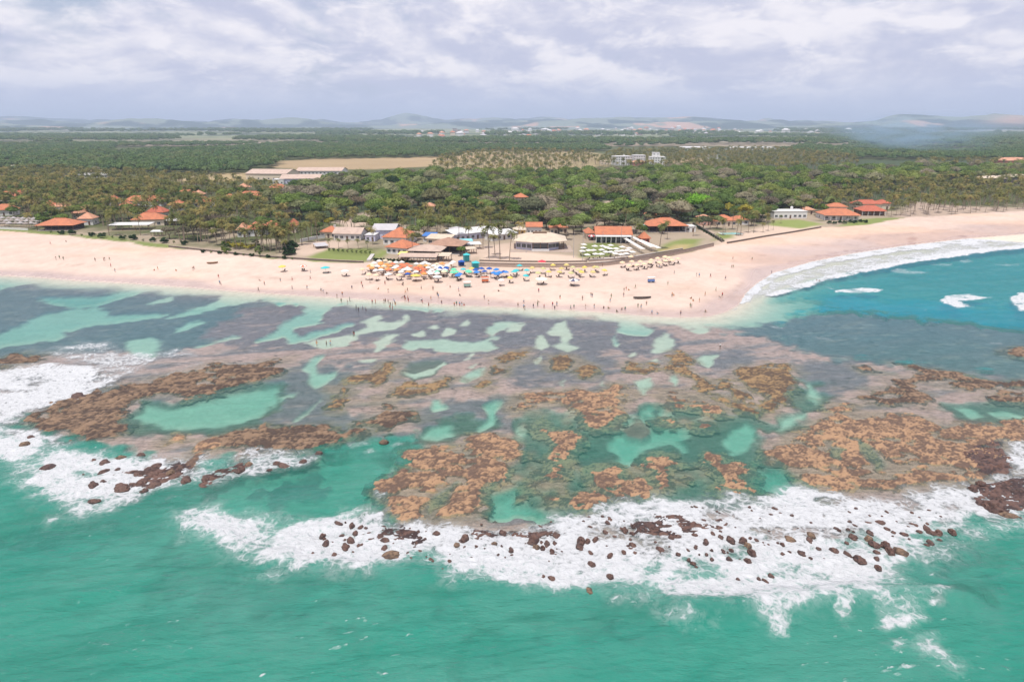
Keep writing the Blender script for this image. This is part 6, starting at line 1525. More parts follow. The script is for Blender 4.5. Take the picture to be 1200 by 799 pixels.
FRONT = [(573, 302, 1.25, "coconut palm on the sandy plaza, left of the leaning pair"), (586, 304, 1.2, "coconut palm leaning over the sandy plaza left of the white restaurant"), (597, 305, .95, "bushy low coconut palm beside the white restaurant"), (580, 299, 1.05, "short coconut palm behind the plaza palms"),
         (773, 291, 1.0, "lone tall palm on the dry lawn beside the pointed kiosk"), (782, 281, .7, "small palm at the corner of the events hall"), (847, 276, .75, "palm on the pool lawn, leftmost"), (863, 276, .9, "palm on the pool lawn, second from the left"), (868, 275.5, .95, "palm on the pool lawn, middle of the row"), (877, 273, .8, "palm on the pool lawn, fourth from the left"),
         (883, 273, .9, "palm on the pool lawn, fifth from the left"), (894, 272.5, .6, "small palm in the sand right of the pool lawn"), (900, 271, .55, "smaller palm in the sand, second right of the pool lawn"), (906, 269.5, .45, "smallest palm in the sand near the low wall"), (898, 262, .8, "palm behind the small sand palms"), (890, 260, .8, "palm between the pool house and the flat villa"),
         (893, 258, .9, "dense palm left of the flat roofed villa"), (899, 257, .85, "dense palm touching the flat roofed villa"), (1044, 254, .7, "palm right of the red roofed villas, left one"), (1050, 253, .7, "palm right of the red roofed villas, middle one"), (1056, 252, .65, "palm right of the red roofed villas, right one"),
         (309, 294, 1.05, "tall palm in front of the yellowish house, leftmost"), (318, 293, 1.1, "tall palm in front of the yellowish house, second"), (325, 292, 1.0, "tall palm in front of the yellowish house, third"), (338, 291, .95, "tall palm over the sandy yard, left one"), (347, 288, .95, "tall palm over the sandy yard, middle one"), (362, 284, 1.0, "tall palm over the sandy yard, right one"),
         (302, 290, .95, "leaning palm at the left of the sandy yard"), (477, 291, .8, "palm between the two orange beach houses"), (260, 283, 1.0, "tall palm before the grey leafless tree"), (292, 282, .9, "tall palm beside the flowering bush"), (205, 276, .85, "palm on the beach lawn below the shorter white canopy"), (165, 276, .8, "palm on the beach lawn below the longer white canopy")]
for u, v, s_, lab in FRONT: lone("coconut_palm", PALMS[_p.randrange(5)], u, v, s_ * 1.15, lab, "palm tree")
MORE = [(655, 276, BROADS[0], .62, "leafy tree beside the right end of the cream roof"), (672, 275, BROADS[1], .6, "leafy tree behind the tall grey pole"), (681, 272, BROADS[2], .6, "spreading tree left of the long orange restaurant"), (640, 268, BROADS[3], .7, "upright tree behind the tiny orange houses"),
        (604, 270, BROADS[0], .6, "leafy tree behind the yellow walled hut"), (590, 268, BROADS[1], .6, "low leafy tree behind the shorter market hall"), (745, 274, BROADS[0], .55, "leafy tree left of the events hall's front"), (752, 279, BROADS[3], .45, "upright small tree behind the pointed kiosk"),
        (736, 271, BROADS[2], .6, "spreading tree behind the right end of the long orange restaurant"), (824, 269, BROADS[0], .5, "small round tree by the diagonal lane"), (840, 268, BROADS[3], .5, "upright tree left of the pool house"), (880, 265, BROADS[1], .5, "low tree right of the pool house"),
        (484, 281, BROADS[1], .55, "low tree right of the steep orange roof"), (498, 277, BROADS[0], .6, "round tree behind the blue roofed kiosk"), (526, 273, BROADS[2], .55, "spreading tree left of the grey teal hut"), (441, 274, BROADS[0], .55, "round tree behind the lavender annexe"),
        (372, 276, BROADS[1], .55, "low tree behind the white garden wall"), (425, 272, BROADS[2], .55, "spreading tree behind the white bungalow"), (330, 285, BROADS[0], .5, "round tree at the edge of the sandy yard"), (961, 253, BROADS[0], .5, "round tree between the lodge and the columned villa"), (1003, 249, BROADS[3], .5, "upright tree between the columned and the red villa"),
        (540, 300, BROADS[1], .32, "small tree by the teal tent's path"), (776, 274, BROADS[1], .4, "small tree touching the events hall's left post"), (903, 254, BROADS[0], .5, "round tree at the left end of the flat villa")]
for u, v, kd, s_, lab in MORE: lone("broadleaf_tree", kd, u, v, s_ * 1.35, lab)
MOREP = [(745, 284, .85, "tall palm between the white parasols and the events hall"), (700, 280, .9, "palm behind the left end of the long orange restaurant"), (732, 276, .95, "palm behind the right end of the long orange restaurant"), (664, 281, .9, "palm right of the cream roof"), (606, 282, .85, "palm left of the cream roof"), (566, 292, .95, "palm left of the plaza lamp"),
         (550, 285, .85, "palm over the turquoise canopy"), (538, 283, .8, "palm left of the turquoise canopy"), (437, 287, .85, "palm between the bungalow and the steep orange roof"), (484, 300, .7, "palm before the restaurants' left end"), (372, 283, 1.0, "palm at the garden wall's right end"), (354, 287, .95, "palm at the garden wall's left end"), (832, 268, .75, "palm beside the pink two storey house"), (858, 269, .8, "palm right behind the swimming pool"),
         (812, 277, .7, "palm on the lawn below the white side block"), (915, 262, .5, "short palm before the flat roofed villa's lawn"), (128, 276, .9, "palm on the green strip below the faded brown roof"), (232, 284, .95, "palm left of the flowering bushes"), (270, 287, .9, "palm among the flowering bushes"), (282, 291, .9, "palm at the right end of the flowering bushes")]
for u, v, s_, lab in MOREP: lone("coconut_palm", PALMS[_p.randrange(5)], u, v, s_ * 1.25, lab, "palm tree")
for i, (u, v) in enumerate([(386, 291.5), (397, 291.5), (408, 292), (420, 292), (431, 293)]):
    lone("coconut_palm", PALMS[3], u, v, .62, "young palm in the row before the white bungalow, " + ["leftmost", "second", "middle one", "fourth", "rightmost"][i], "palm tree")
# garden shrubs
BUSH = crown_mesh(71, M_BROAD, 1.1, 1.5, .1, 5, 140, .42, .9)
YBUSH = crown_mesh(72, M_YELLOW, 2.6, 2.0, .1, 8, 320, .5, .6)
HEDGE = crown_mesh(73, M_DEEP, 2.6, 2.0, .1, 8, 320, .6, .7)
def bush(me, u, v, s_, label, name="shrub", group=None, ranked=False):
    p = at(u, v); o = link(bpy.data.objects.new(name, me)); o.location = (p.x, p.y, p.z - .1); o.scale = (s_, s_, s_); o.rotation_euler.z = _p.uniform(0, 6.28)
    tag(o, label, "shrub", group, ranked)
for i in range(10): bush(BUSH, 386 + i * 5.3, 294.0 + i * .38, .75, "small round shrub in the row across the square lawn", group="shrubs on the square lawn", ranked=True)
for i in range(7): bush(YBUSH, 266 + i * 5.0, 287.5 + (i % 3) * 1.2 + i * .5, .9, "yellow flowering bush along the left lawn", "flowering_bush", "yellow bushes by the left lawn", True)
for i in range(8): bush(HEDGE, 972 + i * 6, 262.2 - i * .3 + (i % 2) * 1.0, .75, "dark green beach hedge before the columned villa", "hedge_bush", "hedge bushes before the villas", True)
for i in range(9): bush(HEDGE, 440 + i * 5.2, 305.5 + i * .3, .55, "dark hedge bush along the path by the nearest orange house", "hedge_bush", "hedge bushes by the orange house", True)
for i in range(12): bush(HEDGE, 815 + i * 2.8, 265.5 + i * 1.6, .62, "dark hedge bush along the diagonal sandy lane", "hedge_bush", "hedge bushes along the lane", True)
for i in range(12): bush(BUSH if i % 2 else HEDGE, 238 + i * 9.5, 296.0 + i * .75, .6, "low beach shrub along the dark seaside wall", "shrub", "shrubs along the left seaside wall", True)

for i in range(26): bush(BUSH if i % 3 else HEDGE, 232 + (i * 37) % 112, 283 + (i * 53) % 14 + (((i * 37) % 112) * .04), .9 + (i % 4) * .2, "low scrub under the tall palms beside the sandy yard", "shrub", "scrub under the tall palms", True)
for i in range(14): bush(HEDGE if i % 3 else BUSH, 60 + i * 12, 273.0 + i * 1.0 + (i % 2) * .8, .7 + (i % 3) * .2, "dune shrub along the green strip above the left beach", "shrub", "dune shrubs above the left beach", True)
# ---- beyond counting: groves and woods farther back, one object each
def stuff_forest(name, pts, kinds, label, zoff=0.0):
    A = np.array([(x, y, s_) for x, y, s_, *_ in pts])
    n = len(A)
    z = land_from_sd(A[:, 0], A[:, 1], np.full(n, 600.0)) if A[:, 1].min() > 900 else land_from_sd(A[:, 0], A[:, 1], sd_poly(A[:, 0], A[:, 1], LAND_POLY))
    me = bpy.data.meshes.new(name); me.vertices.add(n)
    me.vertices.foreach_set('co', np.stack([A[:, 0], A[:, 1], z + zoff], 1).astype(np.float32).ravel())
    set_attr(me, "size", A[:, 2]); set_attr(me, "turn", np.random.default_rng(n).uniform(0, 6.28, n))
    o = link(bpy.data.objects.new(name, me), kind='stuff')
    o['label'] = label
    ng = bpy.data.node_groups.new(name, 'GeometryNodeTree')
    ng.interface.new_socket("Geometry", in_out='INPUT', socket_type='NodeSocketGeometry'); ng.interface.new_socket("Geometry", in_out='OUTPUT', socket_type='NodeSocketGeometry')
    L = ng.links; nn = ng.nodes.new
    gi, go = nn('NodeGroupInput'), nn('NodeGroupOutput')
    jn = nn('GeometryNodeJoinGeometry')
    for parts_ in kinds:
        j1 = nn('GeometryNodeJoinGeometry')
        for ob in parts_:
            oi = nn('GeometryNodeObjectInfo'); oi.transform_space = 'ORIGINAL'; oi.inputs[0].default_value = ob
            L.new(oi.outputs['Geometry'], j1.inputs[0])
        g2 = nn('GeometryNodeGeometryToInstance'); L.new(j1.outputs[0], g2.inputs[0]); L.new(g2.outputs[0], jn.inputs[0])
    ip = nn('GeometryNodeInstanceOnPoints'); ip.inputs['Pick Instance'].default_value = True
    L.new(gi.outputs[0], ip.inputs['Points']); L.new(jn.outputs[0], ip.inputs['Instance'])
    a1 = nn('GeometryNodeInputNamedAttribute'); a1.data_type = 'FLOAT'; a1.inputs[0].default_value = "size"
    a2 = nn('GeometryNodeInputNamedAttribute'); a2.data_type = 'FLOAT'; a2.inputs[0].default_value = "turn"
    cx = nn('ShaderNodeCombineXYZ'); L.new(a2.outputs[0], cx.inputs[2])
    rv = nn('FunctionNodeRandomValue'); rv.data_type = 'INT'; rv.inputs[4].default_value = 0; rv.inputs[5].default_value = len(kinds) - 1
    L.new(rv.outputs[2], ip.inputs['Instance Index'])
    er = nn('FunctionNodeEulerToRotation'); L.new(cx.outputs[0], er.inputs[0]); L.new(er.outputs[0], ip.inputs['Rotation'])
    L.new(a1.outputs[0], ip.inputs['Scale']); L.new(ip.outputs[0], go.inputs[0])
    md = o.modifiers.new("trees", 'NODES'); md.node_group = ng
    return o
def first(kind):           # a standing tree of that kind lends its shape
    for o in COL.objects:
        if o.data is kind[1]: return [o, next(q for q in COL.objects if q.parent is o.parent and q.data is kind[0])]
stuff_forest("palm_grove", FARP, [first(k) for k in PALMS if first(k)], "the rest of the coconut palms standing back from the shore")
stuff_forest("woodland", FARB, [first(k) for k in BROADS + BROADS + DRYS[:1] if first(k)], "the rest of the wide wood behind the beach")
r_ = np.random.default_rng(77)
FF = []
for outline, sp in (([(-140, 199), (-60, 194), (40, 192.5), (210, 188.5), (300, 187.5), (330, 190), (318, 197), (270, 203), (240, 203), (130, 202), (60, 200)], 15),
                    ([(-160, 193), (-160, 171), (300, 169), (600, 170), (760, 172), (1040, 172), (1330, 174), (1330, 188), (1050, 187), (1010, 186), (900, 176), (760, 175), (690, 178), (560, 177), (520, 184), (430, 185), (330, 187), (280, 188), (100, 190)], 16.5)):
    for x, y in scatter(outline, sp, 6, 900 + sp.__hash__() % 50):
        q = fbm(np.array([x / 180]), np.array([y / 420]), 2, 88)[0]
        if q > -.42: FF.append((x, y, r_.uniform(.65, 1.15)))
for outline, sp in (([(-160, 171), (-160, 160), (200, 161), (480, 163), (620, 163), (900, 160), (1340, 160), (1340, 174), (1040, 172), (760, 172), (300, 169)], 30),):
    for x, y in scatter(outline, sp, 6, 990):
        q = fbm(np.array([x / 500]), np.array([y / 900]), 2, 89)[0]
        if q > -.25 and not (4300 < math.hypot(x, y) and 590 < 600 + FOC * x / y < 900 and _p.random() < .8) and not any(abs(x - a) < b + 25 and abs(y - c_) < b + 40 for a, c_, b in TOWN_RX): FF.append((x, y, r_.uniform(1.1, 1.8)))
for outline, sp in (([(-160, 160), (-160, 155.5), (480, 156), (900, 153.5), (1340, 153.5), (1340, 160), (900, 160), (620, 162), (480, 162)], 62),):
    for x, y in scatter(outline, sp, 6, 991):
        q = fbm(np.array([x / 800]), np.array([y / 1500]), 2, 90)[0]
        if q > .02 and not any(abs(x - a) < b + 40 and abs(y - c_) < b + 90 for a, c_, b in TOWN_RX): FF.append((x, y, r_.uniform(1.6, 2.6)))
far_objs = []
for k, cm in enumerate(FARC):
    p = at(60 + k * 470, 187 - k * 3)
    root = tree("broadleaf_tree", (BROADS[0][0], cm), p.x, p.y, 1.0, k, ["wide leafy tree at the near edge of the far left forest", "wide leafy tree at the edge of the far middle forest", "wide leafy tree in the far right forest"][k], "tree")
    far_objs.append([root.children[1] if root.children[1].name.startswith('crown') else root.children[0]])
stuff_forest("far_forest", FF, far_objs, "far forest spread over the plain to the hills", -1.0)
print("trees", len(ZP), len(ZB), len(FF))
# ------------------------------------------------------------------ walls along the sand
def wall_run(name, label, pts, h, th, mat, cap=None, cat="wall", group=None, base=None):
    P = [at(u, v) for u, v in pts]
    c = P[len(P) // 2]
    root = empty(name, (c.x, c.y, c.z), 0); tag(root, label, cat, group)
    for nm, m_, z0, z1, t_ in (("masonry", mat, -.5, h, th), ("coping", cap or mat, h + .003, h + .14, th + .16)):
        q = MB()
        L_, R_2 = [], []
        for i, p in enumerate(P):
            a = P[max(i - 1, 0)]; b = P[min(i + 1, len(P) - 1)]
            d = Vector((b.x - a.x, b.y - a.y, 0)).normalized(); nrm_ = Vector((-d.y, d.x, 0)) * t_ / 2
            L_.append((p.x - nrm_.x - c.x, p.y - nrm_.y - c.y, p.z - c.z)); R_2.append((p.x + nrm_.x - c.x, p.y + nrm_.y - c.y, p.z - c.z))
        vs = []
        for l, r in zip(L_, R_2): vs += [(l[0], l[1], l[2] + z0), (r[0], r[1], r[2] + z0), (r[0], r[1], r[2] + z1), (l[0], l[1], l[2] + z1)]
        fs = []
        for i in range(len(P) - 1):
            k = i * 4
            for j in range(4): fs.append((k + j, k + 4 + j, k + 4 + (j + 1) % 4, k + (j + 1) % 4))
        fs += [(0, 1, 2, 3), tuple(len(vs) - 4 + j for j in (3, 2, 1, 0))]
        q.add(vs, fs); q.build(nm, m_, root)
    return root
def dens_line(pts, n=6):
    o = []
    for (a, b), (c, d) in zip(pts[:-1], pts[1:]):
        for i in range(n): o.append((a + (c - a) * i / n, b + (d - b) * i / n))
    return o + [pts[-1]]
wall_run("seaside_wall", "long low dark wall along the sand below the left lawns", dens_line([(198, 289.5), (250, 295), (300, 300.5), (350, 304), (400, 307), (426, 308)]), .75, .5, M_STONED, M_STONE)
wall_run("retaining_wall", "long two coloured retaining wall below the sandy plaza and the white parasols", dens_line([(556, 312), (600, 313), (640, 313.5), (685, 313), (712, 311), (735, 308), (760, 304.5), (785, 300), (812, 294), (836, 288.5)]), 1.5, .6, M_STONE, M_STONED)
wall_run("terrace_wall", "low upper terrace wall in front of the white plaza restaurant", dens_line([(562, 306), (600, 307), (650, 307.5), (688, 307)]), .55, .4, M_STONED, M_STONE)
wall_run("garden_wall", "low pale wall around the terrace of white parasols", dens_line([(690, 306.5), (720, 305), (745, 302.5), (768, 298.5), (800, 293)]), .9, .3, M_STONE, M_CONC)
wall_run("seaside_wall", "low dark wall along the sand below the pool lawn and villas", dens_line([(852, 285.5), (870, 282.5), (895, 278), (930, 272.5), (962, 267)]), .8, .5, M_STONED, M_STONE)
wall_run("lane_wall", "dark wall along the diagonal sandy lane to the beach", dens_line([(812, 263.5), (830, 274), (846, 284)]), 1.4, .4, M_STONED)
wall_run("beach_wall", "short white wall under the grey thatched parasols", dens_line([(-20, 267.5), (33, 270)]), 1.0, .3, M_WHITE)
wall_run("house_wall", "white garden wall at the sandy yard with the tall palms", dens_line([(352, 284), (372, 280), (381, 279)]), 1.5, .3, M_WHITE)
wall_run("path_wall", "pale stepped path edge from the square lawn down to the umbrellas", dens_line([(437, 299), (432, 306)]), .5, 1.6, M_CONC)

# ------------------------------------------------------------------ poles
def pole(label, u, v, h, lamp=False, name="lamp_post", r=.09):
    p = at(u, v); root = empty(name, (p.x, p.y, p.z)); tag(root, label, "pole")
    q = MB(); q.tube([(0, 0, 0), (0, 0, .5), (0, 0, h)], [r * 1.5, r * 1.1, r * .7], 8); q.build("post", M_METAL, root)
    q = MB(); q.box(-.25, .25, -.25, .25, 0, .12); q.build("base_plate", M_CONC, root)
    if lamp:
        q = MB(); q.tube([(0, 0, h - .1), (-.6, 0, h + .25), (-1.6, 0, h + .3)], [.05, .045, .04], 6); a = q.build("arm", M_METAL, root)
        q = MB(); q.box(-2.1, -1.45, -.16, .16, h + .2, h + .36); q.build("lamp_head", M_METAL, a)
pole("street lamp with a single arm on the left of the sandy plaza", 573.5, 305, 8.5, True)
pole("tall grey pole right of the white plaza restaurant", 672, 302, 10.5)
pole("tallest thin mast at the lawn beside the white restaurant", 682.5, 307, 14, False, "mast")
pole("thin pole on the lawn left of the long orange restaurant", 695.5, 296, 6.5)
pole("tall pole in front of the long orange restaurant's right end", 727.5, 289, 9.5)
pole("white pole behind the left corner of the cream roof", 610, 285, 9, True)
pole("short white post before the white restaurant's front", 616.5, 296, 5.5)
pole("slim pole behind the orange house in the palm grove", 488, 280, 12)
pole("thin pole left of the orange restaurant's red umbrella", 706, 291, 8)

# ------------------------------------------------------------------ umbrellas
CLOTH = {}
def cloth(c):
    k = tuple(c)
    if k not in CLOTH: CLOTH[k] = plain_mat("umbrella_cloth", c, .85, .2, 1.5, .1)
    return CLOTH[k]
UMB = {}
def umbrella_meshes(c, r=1.35, h=2.25, n=8, rise=.62, c2=None):
    key = (tuple(c), r, h, n, tuple(c2) if c2 else None)
    if key in UMB: return UMB[key]
    q = MB(); mats = [cloth(c), cloth(c2 or c)]
    rg = [(0.04, h + rise), (r * .55, h + rise * .52), (r, h), (r * 1.01, h - .16)]
    vs = []
    for rr, zz in rg:
        for i in range(n):
            a = 2 * math.pi * (i + .5) / n; vs.append((rr * math.cos(a), rr * math.sin(a), zz))
    for j in range(3):
        for i in range(n):
            q.add([vs[j * n + i], vs[j * n + (i + 1) % n], vs[(j + 1) * n + (i + 1) % n], vs[(j + 1) * n + i]], [(3, 2, 1, 0)], i % 2 if c2 else 0)
    cm = q.mesh("canopy", mats)
    p = MB(); p.tube([(0, 0, -.3), (0, 0, h + rise + .12)], [.035, .03], 6)
    pm = p.mesh("pole", M_WOOD if r < 2 else M_METAL)
    UMB[key] = (cm, pm); return UMB[key]
_u = random.Random(9)
NUMB = 0
def umbrella(u, v, c, label, group, r=1.35, h=2.25, n=8, c2=None, tilt=.10, rise=.62, ranked=True, z=None):
    p = at(u, v); cm, pm = umbrella_meshes(c, r, h, n, rise, c2)
    root = empty("umbrella", (p.x, p.y, p.z), _u.uniform(0, 6.28)); root.rotation_euler = (_u.uniform(-tilt, tilt), _u.uniform(-tilt, tilt), _u.uniform(0, 6.28) if n == 8 else _u.uniform(-.1, .1) + .3)
    tag(root, label, "umbrella", group, ranked)
    link(bpy.data.objects.new("canopy", cm), root); link(bpy.data.objects.new("pole", pm), root)
    return p
# chairs and tables below them
def chair_mesh(m_):
    q = MB()
    q.box(-.28, .28, -.30, .28, .36, .41); 
    q.add([(-.28, .26, .40), (.28, .26, .40), (.28, .52, .95), (-.28, .52, .95), (-.28, .30, .40), (.28, .30, .40), (.28, .56, .95), (-.28, .56, .95)], [(0, 1, 2, 3), (7, 6, 5, 4), (0, 4, 5, 1), (3, 2, 6, 7), (0, 3, 7, 4), (1, 5, 6, 2)])
    for x in (-.26, .22):
        for y in (-.28, .22): q.box(x, x + .04, y, y + .04, 0, .36)
        q.box(x, x + .05, -.30, .30, .58, .62)
    return q.mesh("beach_chair", m_)
CHAIRS = [chair_mesh(plain_mat("chair_plastic", c, .5, .1, 1)) for c in ((.10, .06, .045), (.30, .17, .09), (.55, .52, .50))]
def table_mesh():
    q = MB(); q.tube([(0, 0, .66), (0, 0, .70)], [.42, .42], 10); q.tube([(0, 0, 0), (0, 0, .66)], [.16, .05], 6); return q.mesh("beach_table", plain_mat("table_plastic", (.50, .42, .38), .5, .1, 1))
TABLE = table_mesh()
def seats(p, nchair, k, where):
    for i in range(nchair):
        a = _u.uniform(0, 6.28); d = _u.uniform(.75, 1.25)
        o = link(bpy.data.objects.new("beach_chair", CHAIRS[k])); o.location = (p.x + d * math.cos(a), p.y + d * math.sin(a), ground_z(p.x, p.y)); o.rotation_euler.z = a - math.pi / 2 + _u.uniform(-.4, .4)
        tag(o, f"{['dark brown', 'tan', 'pale'][k]} beach chair under {where}", "chair", f"{['dark brown', 'tan', 'pale'][k]} beach chairs under {where}", True)
def beach_table(p, where):
    o = link(bpy.data.objects.new("beach_table", TABLE)); o.location = (p.x + .5, p.y - .3, p.z); tag(o, f"small round beach table under {where}", "table", f"beach tables under {where}", True)

ORANGE, REDO, WHITEC, CREAM, YEL_, GRN, TEAL, BLUE, DBLUE, TAN, REDC = (.62, .27, .09), (.58, .17, .09), (.66, .63, .60), (.62, .50, .36), (.62, .47, .12), (.13, .55, .33), (.07, .42, .45), (.05, .20, .52), (.03, .09, .33), (.66, .50, .34), (.65, .05, .08)
names = {ORANGE: "orange", REDO: "red orange", WHITEC: "white", CREAM: "cream", YEL_: "yellow", GRN: "green", TEAL: "teal", BLUE: "bright blue", DBLUE: "navy blue", TAN: "tan", REDC: "red"}
# the crowded block in front of the restaurants
BLK = np.array([(429, 321), (436, 313), (452, 310.5), (480, 313), (520, 313), (536, 311.5), (528, 320), (514, 329), (490, 327), (466, 325), (440, 325)], float)
blk = []
row = 0; v = 311.0
while v < 329:
    u = 428 + (row % 2) * 4.2 + _u.uniform(-1, 1)
    while u < 540:
        uu, vv = u + _u.uniform(-1.6, 1.6), v + _u.uniform(-.5, .5) - (u - 470) * .012
        if sd_poly(np.array([uu]), np.array([vv]), BLK)[0] > 0: blk.append((uu, vv))
        u += 8.3
    v += 2.35; row += 1
for u, v in blk:
    x = _u.random()
    if u > 499: c = WHITEC if x < .72 else (CREAM if x < .85 else ORANGE)
    elif 452 < u <= 499 and v > 315: c = REDO if x < .42 else (ORANGE if x < .70 else WHITEC)
    else: c = WHITEC if x < .40 else (CREAM if x < .60 else (ORANGE if x < .92 else YEL_))
    where = "left part" if u < 462 else ("middle" if u < 499 else "right part")
    p = umbrella(u, v, c, f"{names[c]} umbrella in the {where} of the crowded umbrella block", "umbrellas in the crowded block before the restaurants", 1.28)
    seats(p, 1, _u.choice((0, 0, 1)), "the crowded umbrella block")
    if _u.random() < .3: beach_table(p, "the crowded umbrella block")
EXPL = [(558.5, 323, BLUE), (564, 319, DBLUE), (568, 322.5, DBLUE), (573.5, 319, DBLUE), (582, 320, BLUE), (579, 324, BLUE), (585, 323.5, BLUE), (590.5, 323, DBLUE), (593, 323.5, BLUE), (582, 326, BLUE), (539, 325.5, BLUE), (537, 327, BLUE), (516, 318, DBLUE), (523, 318, DBLUE), (558, 320, DBLUE),
        (609, 315.5, TEAL), (604.5, 321, TEAL), (617, 321, TEAL), (615.5, 327.5, TEAL), (602, 323, TEAL), (550.5, 323, GRN), (532, 320, GRN), (530, 323.5, GRN), (535, 323, GRN), (521, 322, GRN), (512, 323, GRN), (543, 320, TEAL), (549, 322, GRN), (553, 319, YEL_)]
for u, v, c in EXPL:
    p = umbrella(u, v + 2, c, f"{names[c]} umbrella in the blue and green rows", "umbrellas of the blue and green rows", 1.3)
    seats(p, 2, 0, "the blue and green umbrellas")
YL = [(597.5, 330), (624, 318), (636, 319), (648, 315), (658, 319), (671, 317.5), (685.5, 317.5), (697, 317), (630, 324), (642.5, 323), (655, 323), (669, 324), (681, 323), (694.5, 323), (699, 317.5), (707.5, 321), (664, 314.5), (677, 320.5)]
for i, (u, v) in enumerate(YL):
    c = (YEL_, (.52, .42, .17), (.46, .44, .22))[i % 3]
    p = umbrella(u, v + 2, c, "yellow umbrella in the loose rows below the retaining wall", "yellow umbrellas below the retaining wall", 1.2)
    seats(p, 2, 0, "the yellow umbrellas"); 
    if i % 2: beach_table(p, "the yellow umbrellas")
TL = [(729, 312), (737, 316), (746.5, 315), (740, 311), (750, 311), (755, 314), (762, 312), (770, 307), (772, 312), (779, 310), (787, 309), (794, 307.5), (779, 305), (739.5, 304.8), (763, 309), (784, 306)]
for u, v in TL:
    p = umbrella(u, v + 1.6, TAN, "tan umbrella in the rows below the white parasol terrace", "tan umbrellas below the white parasol terrace", 1.3)
    seats(p, 3, 0, "the tan umbrellas")
for u, v, c, r, lab, k in [(487.5, 329.5, YEL_, 2.2, "largest yellow umbrella at the front of the crowded block", 2), (478, 327.5, DBLUE, 1.2, "lone navy umbrella beside the largest yellow one", 1), (455.6, 328, WHITEC, 1.6, "white umbrella at the front left of the crowded block", 2), (433, 328, TAN, 1.4, "brownish umbrella at the front left corner of the block", 2),
        (441, 329, CREAM, 1.3, "cream umbrella next to the front left corner", 2), (468, 329, TAN, 1.4, "brownish umbrella in front of the block's middle", 2), (512.5, 331, WHITEC, 1.9, "broad white umbrella in front of the block's right end", 2), (331.5, 318.5, YEL_, 1.6, "lone yellow umbrella on the left sand", 1),
        (355.5, 318, REDO, 1.6, "lone red striped umbrella on the left sand", 2), (382, 320, TEAL, 2.0, "lone large teal umbrella on the left sand", 2), (404.5, 324, WHITEC, 1.7, "lone white umbrella on the left sand", 2), (634, 333.5, (.62, .75, .62), 2.3, "large pale green umbrella nearest the water", 3),
        (673, 335, WHITEC, 2.2, "large white umbrella nearest the water, dark pattern", 3), (635, 312.5, REDC, 1.9, "single red umbrella at the foot of the retaining wall", 0), (587, 335, WHITEC, 1.3, "small white umbrella below the blue ones", 1), (693, 281.5, REDC, 1.9, "red and white umbrella left of the long orange restaurant", 0), (425, 322, TAN, 1.2, "lone dark tan umbrella left of the crowded block", 1), (437, 318, TAN, 1.2, "dark tan umbrella at the left edge of the crowded block", 1)]:
    c2 = WHITEC if 'striped' in lab or 'red and white' in lab else None
    if 'dark pattern' in lab: c2 = (.10, .10, .16)
    p = umbrella(u, v, c, lab, None, r, 2.3, 8, c2, .06, ranked=False)
    if k: seats(p, k, 0, "the scattered single umbrellas")
# white parasols of the terrace
WP = [(684, 292), (683.5, 296), (682.5, 300), (697, 294), (695.5, 299), (705, 298.5), (715.5, 293), (715, 297), (722, 297), (729, 295), (716, 301), (723, 300), (729, 299.5), (698, 303.5), (704.5, 303.5), (688, 304.5), (735.5, 299), (706, 294), (737, 296.5), (710, 301), (721, 303), (741, 301), (734, 303), (728, 304), (690, 299), (711, 295.5)]
for u, v in WP:
    p = umbrella(u, v, WHITEC, "white parasol on the lawn terrace before the long orange restaurant", "white parasols on the lawn terrace", 1.75, 2.3, 4, None, .03, .55)
    if _u.random() < .7: seats(p, 2, 0, "the white parasols")
for (a, b), (c, d), n, lab in (((731, 284), (752, 297), 9, "front"), ((740.5, 283), (763, 294.5), 9, "middle"), ((751, 287.5), (771, 296), 7, "back")):
    for i in range(n):
        t = i / (n - 1)
        umbrella(a + (c - a) * t, b + (d - b) * t, WHITEC, f"white square parasol in the {lab} slanting row beside the kiosk", "white square parasols in slanting rows", 1.55, 2.4, 4, None, .02, .5)
# thatched parasols at the far left
TH = (.33, .29, .27)
for i in range(26):
    u = -6 + (i % 9) * 6.1 + (i // 9) * 2.0 + _u.uniform(-1, 1); v = 263.3 + (i // 9) * -3.0 + _u.uniform(-.4, .4) + (u * .02)
    umbrella(u, v + 2.2, (.36, .33, .33) if i % 2 else (.28, .24, .22), f"grey thatched parasol in the {['front', 'middle', 'back'][i // 9]} row beside the left pavilion", "grey thatched parasols at the left", 1.9, 2.2, 8, None, .03, 1.0)
# tents, carts, boats
def tent(label, u, v, c, w=2.6, h=2.6, name="beach_tent"):
    p = at(u, v); root = empty(name, (p.x, p.y, p.z), .2); tag(root, label, "tent")
    q = MB(); hip_roof(q, w, w, h, .8, .1, .05); q.build("roof", cloth(c), root)
    m_ = MB(); m_.box(-.05, .05, -.05, .05, 0, h); me = m_.mesh("post", M_METAL)
    for x in (-w / 2, w / 2):
        for y in (-w / 2, w / 2): o = link(bpy.data.objects.new("post", me), root); o.location = (x, y, 0)
    q = MB(); q.box(-w / 2, w / 2, w / 2 - .06, w / 2 - .02, .1, h); q.build("side_cloth", cloth(c), root)
tent("teal tent at the foot of the path by the restaurants", 547, 307, TEAL, 2.8, 3.2)
tent("teal tent below the retaining wall's left end", 557.5, 315, TEAL, 3.0, 2.6)
tent("small navy tent under the teal tent by the path", 541, 312, DBLUE, 2.6, 2.0)
